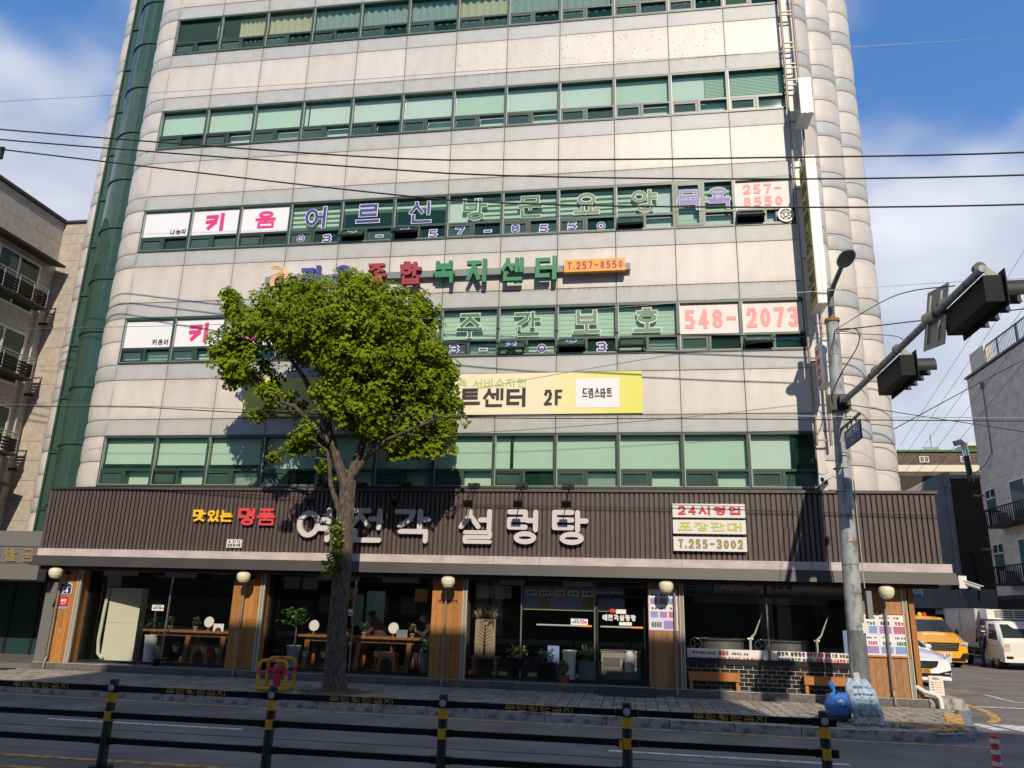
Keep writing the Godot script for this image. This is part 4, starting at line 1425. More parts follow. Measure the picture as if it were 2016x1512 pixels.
func seat_person(o: Node3D, jacket: Color, hair: Color, cap: bool) -> void:
	# seated, bent forward over the table, facing left
	var B := [[Vector3(0, 0.48, 0), Vector3(0.02, 0.85, 0), 0.16, 0.17], [Vector3(0.02, 0.85, 0), Vector3(-0.14, 1.1, 0), 0.17, 0.12], [Vector3(-0.06, 1.04, 0.17), Vector3(-0.22, 0.84, 0.22), 0.065, 0.05], [Vector3(-0.22, 0.84, 0.22), Vector3(-0.42, 0.93, 0.12), 0.048, 0.036],
		[Vector3(-0.06, 1.04, -0.17), Vector3(-0.2, 0.82, -0.2), 0.065, 0.05], [Vector3(-0.2, 0.82, -0.2), Vector3(-0.36, 0.86, -0.1), 0.048, 0.036], [Vector3(-0.14, 1.1, 0), Vector3(-0.2, 1.17, 0), 0.06, 0.055], [Vector3(-0.06, 1.04, -0.17), Vector3(-0.06, 1.04, 0.17), 0.08, 0.08],
		[Vector3(0, 0.5, 0.1), Vector3(-0.4, 0.5, 0.12), 0.09, 0.07], [Vector3(0, 0.5, -0.1), Vector3(-0.4, 0.5, -0.12), 0.09, 0.07], [Vector3(-0.4, 0.5, 0.12), Vector3(-0.36, 0.06, 0.12), 0.065, 0.045], [Vector3(-0.4, 0.5, -0.12), Vector3(-0.36, 0.06, -0.12), 0.065, 0.045], [Vector3(-0.36, 0.04, 0.12), Vector3(-0.5, 0.035, 0.12), 0.045, 0.04], [Vector3(-0.36, 0.04, -0.12), Vector3(-0.5, 0.035, -0.12), 0.045, 0.04],
		[Vector3(-0.24, 1.24, 0), Vector3(-0.29, 1.2, 0), 0.1, 0.085], [Vector3(-0.37, 1.2, 0), Vector3(-0.385, 1.185, 0), 0.018, 0.014], [Vector3(-0.42, 0.93, 0.12), Vector3(-0.47, 0.97, 0.1), 0.036, 0.03]]
	var skin := Color(0.42, 0.24, 0.16)
	var paint := func(p: Vector3) -> Color:
		if p.y > 1.12 and p.x < -0.12:
			if p.y > 1.26 - (p.x + 0.3) * 0.4 or p.x > -0.2:
				return hair
			return skin
		if p.x < -0.41 and p.y > 0.8:
			return skin
		if p.y < 0.58:
			return Color(0.03, 0.03, 0.04)
		return jacket
	part(o, "body", figure(B, 0.03, 0.03, paint), M.body)
	if cap:
		var mb := MB.new()
		mb.ell(Vector3(-0.23, 1.29, 0), Vector3(0.11, 0.06, 0.1), 12, Basis(Vector3(0, 0, 1), 0.35))
		mb.ell(Vector3(-0.34, 1.25, 0), Vector3(0.07, 0.012, 0.08), 10, Basis(Vector3(0, 0, 1), 0.4))
		part(o, "cap", mb, M.black)


func build_interior() -> void:
	var z := -1.0
	# long tables by the glass
	for t in [[-5.2, -2.9, -0.95, "long wooden table behind the left shop window"], [-1.25, 1.65, -0.95, "long wooden table behind the second shop window, by the tree trunk"]]:
		var o := thing("dining_table", t[3], "table", Vector3(t[0], 0.262, t[2]))
		var w: float = t[1] - t[0]
		piece(o, "tabletop", M.table_wood, 0, w, 0.74, 0.785, -0.35, 0.35)
		piece(o, "apron", M.table_wood, 0.15, w - 0.15, 0.65, 0.74, 0.2, 0.24)
		for q in [0.2, w * 0.5, w - 0.25]:
			var l := MB.new()
			l.beam(Vector3(q - 0.06, 0.0, 0.25), Vector3(q, 0.74, 0.22), 0.11, 0.06, Vector3(0, 0, 1))
			l.beam(Vector3(q - 0.06, 0.0, -0.25), Vector3(q, 0.74, -0.22), 0.11, 0.06, Vector3(0, 0, 1))
			part(o, "leg", l, M.table_wood)
	var st0: Node3D = null
	for i in 4:
		var pos: Vector3 = [Vector3(-3.6, 0.262, -0.62), Vector3(-0.3, 0.262, -0.62), Vector3(0.95, 0.262, -0.6), Vector3(-4.4, 0.262, -1.6)][i]
		var lab: String = ["wooden arched stool in front of the table in the left window", "wooden arched stool partly hidden by the left side of the tree trunk", "wooden arched stool in front of the seated man with the brown jacket", "wooden stool behind the table in the left window"][i]
		if st0 == null:
			st0 = thing("wooden_stool", lab, "stool", pos, 0, "wooden stools at the tables")
			piece(st0, "seat", M.bench_wood, -0.2, 0.2, 0.4, 0.45, -0.16, 0.16)
			for q in [-1, 1]:
				var l := MB.new()
				var pp := PackedVector2Array()
				pp.append(Vector2(q * 0.19, 0.4))
				pp.append(Vector2(q * 0.25, 0.0))
				pp.append(Vector2(q * 0.15, 0.0))
				for k in 5:
					var a := k / 4.0 * PI / 2
					pp.append(Vector2(q * (0.14 * cos(a) + 0.0), 0.22 + 0.13 * sin(a)))
				pp.append(Vector2(0, 0.4))
				l.prism(pp, -0.15, 0.15)
				part(st0, "leg", l, M.table_wood)
		else:
			copy(st0, lab, pos)
	var ch0: Node3D = null
	for i in 4:
		var pos: Vector3 = [Vector3(0.75, 0.262, -1.0), Vector3(1.75, 0.262, -1.25), Vector3(-0.55, 0.262, -1.6), Vector3(-3.0, 0.262, -1.6)][i]
		var lab: String = ["wooden spindle chair beside the white round fan near the third pillar", "wooden spindle chair under the seated man in the brown jacket", "wooden spindle chair just left of the tree trunk", "wooden spindle chair at the right end of the left table"][i]
		if ch0 == null:
			ch0 = thing("dining_chair", lab, "chair", pos, 0, "wooden chairs in the restaurant")
			piece(ch0, "seat", M.table_wood, -0.2, 0.2, 0.42, 0.46, -0.2, 0.2)
			for q in 4:
				var lx := -0.18 if q % 2 else 0.18
				var lz := -0.18 if q / 2 else 0.18
				piece(ch0, "leg", M.table_wood, lx - 0.02, lx + 0.02, 0, 0.42, lz - 0.02, lz + 0.02)
			for q in 5:
				piece(ch0, "spindle", M.table_wood, 0.17, 0.19, 0.46, 0.88, -0.18 + 0.085 * q, -0.16 + 0.085 * q)
			piece(ch0, "top_rail", M.table_wood, 0.16, 0.2, 0.86, 0.93, -0.2, 0.2)
		else:
			copy(ch0, lab, pos)
	# two guests
	var p := thing("person", "seated person in a dark maroon jacket and black cap bent over the table", "person", Vector3(0.42, 0.262, -1.5))
	seat_person(p, Color(0.06, 0.022, 0.028), Color(0.01, 0.01, 0.01), true)
	p = thing("person", "seated grey-haired person in a brown jacket bent over a bowl near the third pillar", "person", Vector3(1.85, 0.262, -1.2))
	seat_person(p, Color(0.05, 0.03, 0.022), Color(0.06, 0.055, 0.05), false)
	# what stands on the tables
	var fans := [[-3.05 - 0.55, 0.0, "white round disc fan on the table in the left window"], [-0.95, 0.0, "white round disc fan left of the tree trunk"], [0.98, 0.0, "white round disc fan right of the tree trunk"]]
	for i in 3:
		var o := thing("disc_fan", fans[i][2], "fan", Vector3(fans[i][0], 1.047, -0.75), 0, "white round fans on the tables")
		var mb := MB.new()
		mb.lathe([Vector2(0, 0), Vector2(0.05, 0), Vector2(0.05, 0.015), Vector2(0.012, 0.03), Vector2(0.012, 0.1), Vector2(0, 0.1)])
		part(o, "stand", mb, M.table_wood)
		mb = MB.new()
		mb.lathe([Vector2(0, -0.008), Vector2(0.115, -0.008), Vector2(0.125, 0), Vector2(0.115, 0.008), Vector2(0, 0.008)], Transform3D(Basis(Vector3.RIGHT, PI / 2 - 0.1), Vector3(0, 0.2, 0)), 24)
		part(o, "disc", mb, M.box_white)
	for r in [[-3.32, "white menu card with a dark round picture on the left table"], [-0.42, "white menu card left of the tree trunk"], [1.2, "grey menu card in front of the right-hand fan"]]:
		var o := thing("menu_card", r[1], "menu", Vector3(r[0], 1.047, -0.72), 0, "menu cards on the tables")
		piece(o, "card", M.sheet_white if r[0] < 1 else M.box_grey, -0.13, 0.13, 0, 0.17, 0, 0.008)
		if r[0] < -3:
			var mb := MB.new()
			mb.prism(PackedVector2Array([Vector2(-0.09, 0.0), Vector2(0.09, 0.0), Vector2(0.07, 0.06), Vector2(0.0, 0.09), Vector2(-0.07, 0.06)]), 0.008, 0.011)
			part(o, "picture", mb, M.ink)
		else:
			piece(o, "print_line", M.ink, -0.1, 0.1, 0.12, 0.125, 0.008, 0.01)
	var g := Color(0.05, 0.12, 0.035)
	var fl := [[-4.55, 1.047, "small yellow flowers in a glass on the left table"], [-3.9, 1.047, "small pink flowers in a glass left of the disc fan in the left window"], [-2.98, 1.047, "small white flowers in a glass at the right end of the left table"], [0.3, 1.047, "small pale flowers in a glass right of the tree trunk"], [1.45, 1.047, "small peach flowers in a glass near the third pillar"]]
	for i in 5:
		var o := potted("flower_glass", fl[i][2], Vector3(fl[i][0], fl[i][1], -0.7), 0.035, 0.05, 0.07, M.pipe_brown, 60, 0.13, 0.04, 0.05, 0.1, g, 0.9, "flowers on the tables")
		plant(o, Vector3(0, 0.24, 0), 26, 0.05, 0.04, 0.07, [Color(0.3, 0.35, 0.06), Color(0.4, 0.25, 0.25), Color(0.45, 0.42, 0.42), Color(0.35, 0.4, 0.3), Color(0.5, 0.3, 0.2)][i], 0.9, "flower")
	var hp := [[-4.66, "small tan pot of herbs hanging under the left table, left of the window post"], [-4.22, "small tan pot of herbs hanging under the left table, right of the window post"], [-3.5, "small tan pot of herbs left of the stool under the left table"], [-3.15, "small tan pot of herbs right of the stool under the left table"], [-1.0, "small tan pot of herbs under the fan left of the tree trunk"], [-0.55, "small tan pot of pink herbs just left of the tree trunk"], [0.75, "small tan pot of herbs under the right-hand fan"]]
	for i in 7:
		var o := potted("herb_pot", hp[i][1], Vector3(hp[i][0], 0.56 if i < 6 else 0.6, -0.52), 0.05, 0.075, 0.1, M.pot_tan, 60, 0.09, 0.03, 0.06, 0.05, g, 0.9, "herb pots under the tables")
		var wi := MB.new()
		wi.tube([Vector3(0, 0.1, 0), Vector3(0, 0.45, -0.03)], 0.004, 4)
		part(o, "hanger", wi, M.black)
	# left window: tall cabinet with pipe, palm, white pot, dark pot
	var ac := thing("air_conditioner", "tall pale standing air conditioner cabinet behind the left shop window", "air conditioner", Vector3(-5.95, 0.262, -1.0), 0.32)
	var am := MB.new()
	am.bx(-0.36, 0.36, 0, 1.72, -0.28, 0.28)
	part(ac, "cabinet", am, M.cabinet)
	piece(ac, "seam", M.fabric_grey, -0.355, 0.355, 0.9, 0.906, 0.28, 0.283)
	var hs := MB.new()
	hs.tube([Vector3(-0.42, 1.75, 0.26), Vector3(-0.44, 1.2, 0.3), Vector3(-0.46, 0.5, 0.3), Vector3(-0.42, 0.2, 0.32), Vector3(-0.3, 0.08, 0.34)], 0.04, 8)
	part(ac, "hose", hs, M.cabinet)
	var pw := potted("palm_plant", "tall green palm with long narrow leaves beside the standing air conditioner", Vector3(-5.05, 0.262, -0.78), 0.12, 0.15, 0.62, M.pot_white, 120, 0.48, 0.035, 0.05, 0.62, Color(0.035, 0.1, 0.03), 0.75)
	plant(pw, Vector3(0.05, 0.95, 0), 60, 0.36, 0.03, 0.1, Color(0.04, 0.1, 0.03), 0.4)
	potted("small_shrub_pot", "small bushy plant in a black pot on the step at the left window post", Vector3(-4.42, STEP_Y, -0.12), 0.07, 0.09, 0.12, M.black, 130, 0.07, 0.02, 0.08, 0.1, Color(0.17, 0.2, 0.1), 0.95)
	potted("rubber_plant", "broad-leaved green plant in a tall pale blue pot behind the second shop window", Vector3(-1.38, 0.262, -0.72), 0.12, 0.17, 0.5, M.pot_blue, 130, 0.2, 0.11, 0.26, 0.62, Color(0.075, 0.17, 0.03), 0.7)
	potted("small_fern_pot", "dark green bush in a grey square pot beside the third pillar", Vector3(1.85, 0.262, -0.6), 0.14, 0.16, 0.45, M.cabinet_grey, 110, 0.2, 0.05, 0.12, 0.15, Color(0.04, 0.11, 0.05), 0.9)
	# papers on the glass and below the canopy
	var pr := [[-4.9, 1.48, 0.3, 0.13, -0.385, "white price notice on the left shop window", true], [0.0, 1.5, 0.1, 0.14, -0.385, "small red and white notice beside the tree trunk", true], [5.1, 1.45, 0.37, 0.13, -0.385, "white price notice on the glass left of the door", true]]
	for r in pr:
		var o := thing("window_notice", r[5], "notice", Vector3(r[0], r[1], r[4]))
		piece(o, "paper", M.sheet_white, 0, r[2], 0, r[3], 0, 0.003)
		if r[2] > 0.2:
			words(o, "소머리국밥", r[2] * 0.06, r[2] * 0.5, r[3] * 0.25, 0.045, 0.004, 0.0035, M.print_blue)
			words(o, "13,000", r[2] * 0.52, r[2] * 0.95, r[3] * 0.25, 0.05, 0.006, 0.0035, M.red)
			words(o, "포장 판매", r[2] * 0.2, r[2] * 0.8, r[3] * 0.66, 0.03, 0.003, 0.0035, M.ink)
		else:
			piece(o, "red_block", M.red, 0.01, 0.09, 0.03, 0.07, 0.003, 0.004)
	var cp := [[-6.1, -5.2, 2.33], [-4.5, -3.7, 2.32], [-0.7, 0.3, 2.34], [0.85, 1.7, 2.32], [3.55, 4.1, 2.33], [4.95, 5.6, 2.32], [8.3, 8.9, 2.33], [9.75, 10.4, 2.33]]
	for i in 8:
		var o := thing("canopy_board", ["pale board under the canopy, leftmost, above the air conditioner", "pale board under the canopy, above the left window post", "pale board under the canopy, left of the tree trunk", "pale board under the canopy, right of the tree trunk", "pale board under the canopy, above the long menu board", "pale board under the canopy, left of the door top", "pale board under the canopy, over the left kitchen banner", "pale board under the canopy, over the right kitchen banner"][i], "board", Vector3(cp[i][0], cp[i][2] - 0.07, -0.1), 0, "pale boards hanging under the canopy")
		piece(o, "board", M.fabric_grey, 0, cp[i][1] - cp[i][0], 0, 0.14, 0, 0.02)
	for r in [[-6.3, 2.0, "framed pale board behind the left window top"], [-1.7, 2.06, "framed pale board, left of the pair behind the second window"], [-1.25, 2.06, "framed pale board, right of the pair behind the second window"], [2.93, 1.96, "framed pale board, left of the pair behind the third window"], [3.36, 1.96, "framed pale board, right of the pair behind the third window"]]:
		var o := thing("framed_board", r[2], "board", Vector3(r[0], r[1], -0.55), 0, "framed boards behind the glass")
		piece(o, "frame", M.black, -0.02, 0.4, -0.02, 0.3, -0.03, -0.004)
		piece(o, "paper", M.fabric_grey, 0, 0.38, 0, 0.28, -0.004, 0.003)
	for r in [[-2.95, 2.0, "brown lampshade hanging behind the right edge of the left window"], [-0.6, 1.85, "brown square lampshade hanging left of the tree trunk"], [1.3, 1.85, "brown square lampshade hanging near the third pillar"]]:
		var o := thing("hanging_lampshade", r[2], "lamp", Vector3(r[0], r[1], -2.0), 0, "brown lampshades in the restaurant")
		piece(o, "shade", M.plank_2, -0.16, 0.16, 0, 0.3, -0.16, 0.16)
		for q in [-0.12, 0.12]:
			piece(o, "cord", M.black, q - 0.006, q + 0.006, 0.3, 0.81, -0.01, 0.01)
	# third bay
	var mb2 := thing("menu_board", "long menu board with seven pictures behind the third shop window", "menu", Vector3(4.02, 1.78, -0.52))
	piece(mb2, "board", M.paper_dim, 0, 2.25, 0, 0.47, 0, 0.02)
	piece(mb2, "lit_edge", M.curtain_cream, 0, 2.25, -0.035, 0.0, 0, 0.03)
	for i in 7:
		piece(mb2, "photo", M[["photo_blue", "khaki", "photo_purple"][i % 3]], 0.05 + 0.315 * i, 0.3 + 0.315 * i, 0.03, 0.24, 0.02, 0.023)
		piece(mb2, "caption", M.sheet_white, 0.05 + 0.315 * i, 0.3 + 0.315 * i, 0.27, 0.4, 0.02, 0.022)
		words(mb2, ["설렁탕", "갈비탕", "도가니탕", "수육", "곰탕", "육개장", "만두국"][i], 0.08 + 0.315 * i, 0.27 + 0.315 * i, 0.3, 0.06, 0.006, 0.023, M.ink)
	var dr := thing("dried_branch_art", "pale wooden slab painted with a bare tree, dried pampas grass on top, on a stool", "artwork", Vector3(3.1, 0.262, -0.62))
	piece(dr, "stool_top", M.table_wood, -0.25, 0.4, 0.42, 0.46, -0.18, 0.18)
	for q in [-0.2, 0.3]:
		piece(dr, "leg", M.table_wood, q, q + 0.06, 0.0, 0.42, -0.15, 0.15)
	piece(dr, "slab", M.slab_wood, -0.17, 0.29, 0.46, 1.25, -0.05, 0.02)
	var tr := MB.new()
	tr.tube([Vector3(0.06, 0.47, 0.022), Vector3(0.05, 0.8, 0.022), Vector3(0.07, 1.15, 0.022)], [0.035, 0.02, 0.006], 6)
	for k in 7:
		var yy := 0.66 + 0.07 * k
		for q in [-1, 1]:
			tr.tube([Vector3(0.055, yy, 0.022), Vector3(0.055 + q * 0.09, yy + 0.06, 0.022), Vector3(0.055 + q * (0.18 - 0.01 * k), yy + 0.07 + 0.01 * k, 0.022)], [0.01, 0.006, 0.003], 4)
	part(dr, "painted_tree", tr, M.cladding_dark)
	plant(dr, Vector3(-0.1, 1.26, 0), 60, 0.4, 0.03, 0.06, Color(0.4, 0.32, 0.2), 0.95, "pampas", 0.1)
	plant(dr, Vector3(0.25, 1.26, 0), 60, 0.5, 0.03, 0.06, Color(0.4, 0.32, 0.2), 0.8, "pampas", 0.1)
	potted("trailing_plant", "yellow-green trailing plant in a dark planter right of the painted slab", Vector3(3.92, 0.262, -0.6), 0.22, 0.26, 0.42, M.black, 90, 0.22, 0.04, 0.18, 0.1, Color(0.24, 0.26, 0.08), 0.8)
	var bx := potted("blue_planter", "white-flowered bush in a dark planter with a blue panel in the third window", Vector3(4.55, 0.262, -0.55), 0.2, 0.22, 0.35, M.black, 130, 0.16, 0.03, 0.16, 0.14, Color(0.12, 0.2, 0.16), 0.95)
	piece(bx, "blue_panel", M.photo_blue, 0.0, 0.26, 0.05, 0.72, -0.3, -0.28)
	potted("white_vase", "tall white vase standing left of the grass planter in the third window", Vector3(5.06, 0.262, -0.55), 0.12, 0.15, 0.62, M.pot_white, 6, 0.05, 0.02, 0.02, 0.0, g)
	potted("grass_planter", "grassy green plant in a square grey planter behind the third window", Vector3(5.5, 0.262, -0.62), 0.24, 0.26, 0.4, M.cabinet_grey, 170, 0.3, 0.025, 0.16, 0.12, Color(0.06, 0.13, 0.05), 0.95)
	var cb := thing("counter_cabinet", "brown and white counter cabinet behind the glass left of the door", "cabinet", Vector3(5.85, 0.262, -1.1))
	piece(cb, "body", M.fabric_grey, -0.12, 0.75, 0, 0.62, -0.4, 0.0)
	piece(cb, "worktop", M.box_white, -0.14, 0.77, 0.62, 0.65, -0.42, 0.02)
	for q in [0.0, 0.44]:
		piece(cb, "drawer", M.cabinet_grey, -0.08 + q, 0.3 + q, 0.32, 0.5, 0.0, 0.012)
	var wp := thing("white_figure_pot", "white rounded pot with a small face behind the door glass", "pot", Vector3(6.36, 0.5, -0.8))
	var wm := MB.new()
	wm.lathe([Vector2(0, 0), Vector2(0.1, 0), Vector2(0.11, 0.2), Vector2(0.1, 0.34), Vector2(0.06, 0.42), Vector2(0, 0.43)])
	part(wp, "pot", wm, M.pot_white)
	wm = MB.new()
	for q in [-0.03, 0.03]:
		wm.ell(Vector3(q, 0.19, 0.105), Vector3(0.013, 0.02, 0.006), 6)
	wm.ell(Vector3(0, 0.13, 0.105), Vector3(0.012, 0.015, 0.006), 6)
	part(wp, "face_mark", wm, M.black)
	piece(wp, "stand", M.cabinet_grey, -0.5, 0.18, -0.238, -0.002, -0.15, 0.15)
	var ct := thing("potted_cactus", "round brown-green cactus in a terracotta pot on the step", "plant", Vector3(4.98, STEP_Y, -0.1))
	part(ct, "pot", pot_shape(0.1, 0.125, 0.13), M.terracotta)
	var cm := MB.new()
	for i in 9:
		cm.ell(Vector3(rng.randf_range(-0.06, 0.06), 0.2 + 0.025 * i, rng.randf_range(-0.05, 0.05)), Vector3(0.06, 0.07, 0.06), 10)
	part(ct, "cactus", cm, M.cactus)
	# kitchen bay: banners, louvres, cauldrons
	var kb := [[8.15, 9.19, 2.17, 2.42, -0.19, "grey kitchen banner about takeaway, left above the kitchen window"], [9.25, 10.95, 2.17, 2.42, -0.19, "grey kitchen banner about delivery, right above the kitchen window"], [7.56, 9.2, 0.8, 1.06, -0.185, "pale strip banner with red and black lettering, left under the kitchen glass"], [9.26, 10.97, 0.83, 1.06, -0.185, "pale strip banner with red and black lettering, right under the kitchen glass"]]
	for i in 4:
		var r = kb[i]
		var o := thing("kitchen_banner", r[5], "banner", Vector3(r[0], r[2], r[4]))
		var w: float = r[1] - r[0]
		var h: float = r[3] - r[2]
		piece(o, "sheet", M.box_white if i > 1 else M.fabric_grey, 0, w, 0, h, 0, 0.008)
		if i == 0:
			words(o, "모든메뉴", 0.32, 0.82, h - 0.1, 0.085, 0.008, 0.009, M.ink)
			words(o, "포장가능합니다", 0.15, 0.95, 0.03, 0.1, 0.009, 0.009, M.maroon)
		elif i == 1:
			words(o, "전국 택배 서비스", 0.08, 1.1, 0.11, 0.1, 0.01, 0.009, M.ink)
			words(o, "보약같은 사골진국 등을 고향에계신 부모님 친지분들께 택배로 보내세요", 0.06, w - 0.05, 0.03, 0.055, 0.005, 0.009, M.maroon)
		elif i == 2:
			words(o, "약속", 0.1, 0.24, 0.15, 0.075, 0.008, 0.009, M.print_red)
			words(o, "드릴수 있습니다", 0.25, 0.58, 0.15, 0.05, 0.005, 0.009, M.ink)
			words(o, "절대로", 0.64, 0.85, 0.14, 0.08, 0.009, 0.009, M.print_red)
			words(o, "프림이나, 우유", 0.9, 1.25, 0.15, 0.05, 0.005, 0.009, M.ink)
			words(o, "땅콩가루, 사골분말 등", 0.1, 0.58, 0.04, 0.05, 0.005, 0.009, M.ink)
			words(o, "어떠한 첨가물도 넣지 않습니다", 0.6, 1.55, 0.03, 0.08, 0.009, 0.009, M.print_red)
		else:
			words(o, "예전각 설렁탕은", 0.12, 0.68, 0.135, 0.085, 0.011, 0.009, M.ink)
			words(o, "예전각 전통방식", 0.7, 1.18, 0.135, 0.08, 0.008, 0.009, M.print_red)
			words(o, "으로 가마솥에서", 1.19, 1.64, 0.135, 0.075, 0.007, 0.009, M.ink)
			words(o, "우려내어 식으면 묵이되는", 0.12, 0.86, 0.03, 0.075, 0.007, 0.009, M.ink)
			words(o, "보약같은 진국설렁탕", 0.88, 1.46, 0.03, 0.08, 0.009, 0.009, M.print_red)
			words(o, "입니다", 1.47, 1.67, 0.03, 0.075, 0.007, 0.009, M.ink)
	for q in 2:
		var o := thing("louvre_vent", ["grey louvre vent beside the kitchen banner, left of the pair", "grey louvre vent beside the kitchen banner, right of the pair"][q], "vent", Vector3(7.56 + 0.29 * q, 2.17, -0.22), 0, "louvre vents over the kitchen window")
		var lm := MB.new()
		lm.bx(0, 0.27, 0, 0.02, 0, 0.03)
		lm.bx(0, 0.27, 0.23, 0.25, 0, 0.03)
		lm.bx(0, 0.02, 0.02, 0.23, 0, 0.03)
		lm.bx(0.25, 0.27, 0.02, 0.23, 0, 0.03)
		part(o, "frame", lm, M.box_grey)
		for k in 4:
			var sm := MB.new()
			sm.beam(Vector3(0.02, 0.05 + 0.05 * k, 0.01), Vector3(0.25, 0.05 + 0.05 * k, 0.01), 0.004, 0.045, Vector3(0, 0.7, 0.7))
			part(o, "louvre", sm, M.box_grey)
	piece(get_node("restaurant_front"), "kitchen_header", M.cladding_dark, 7.47, 10.99, 2.16, 2.44, -0.3, -0.225)
	for q in 2:
		var o := thing("soup_cauldron", ["steel cauldron behind the left half of the kitchen window", "steel cauldron behind the right half of the kitchen window"][q], "cauldron", Vector3(8.35 + 1.35 * q, 0.3, -0.85), 0, "steel cauldrons in the kitchen")
		var lm := MB.new()
		lm.lathe([Vector2(0, 0.3), Vector2(0.42, 0.3), Vector2(0.46, 0.7), Vector2(0.46, 0.9), Vector2(0.5, 0.94), Vector2(0.47, 0.96), Vector2(0.43, 0.9), Vector2(0, 0.86)], Transform3D(), 24)
		part(o, "kettle", lm, M.steel)
		lm = MB.new()
		lm.tube([Vector3(-0.62, 0.9, 0.3), Vector3(-0.6, 0.9, 0.34)], 0.012, 6)
		var pts := []
		for k in 17:
			pts.append(Vector3(-0.58 + 0.12 * cos(TAU * k / 16.0), 0.84 + 0.12 * sin(TAU * k / 16.0), 0.34))
		lm.tube(pts, 0.014, 6, false)
		for k in 3:
			lm.beam(Vector3(-0.58, 0.84, 0.34), Vector3(-0.58 + 0.12 * cos(TAU * k / 3.0), 0.84 + 0.12 * sin(TAU * k / 3.0), 0.34), 0.02, 0.012)
		part(o, "hand_wheel", lm, M.chrome)
		lm = MB.new()
		lm.tube([Vector3(0.55, 0.4, 0.3), Vector3(0.56, 0.95, 0.3)], 0.03, 8)
		lm.tube([Vector3(0.5, 0.97, 0.3), Vector3(0.62, 0.97, 0.3)], 0.025, 8)
		lm.tube([Vector3(0.56, 0.97, 0.3), Vector3(0.66, 1.08, 0.3), Vector3(0.84, 1.5, 0.3)], [0.03, 0.02, 0.008], 8)
		part(o, "tap", lm, M.silver_pale)
		piece(o, "burner", M.cabinet_grey, -0.5, 0.5, 0.0, 0.3, -0.4, 0.35)
	var cf := thing("kitchen_hood", "dark kitchen hood behind the kitchen glass", "hood", Vector3(9.2, 2.0, -1.2))
	piece(cf, "hood", M.cabinet_grey, -1.4, 1.5, 0.0, 0.35, -0.7, 0.2)
	var bf := thing("blue_board", "upright blue board behind the kitchen glass beside the pole", "board", Vector3(10.78, 0.9, -0.5))
	piece(bf, "board", M.photo_blue, 0, 0.16, 0, 0.6, 0, 0.03)


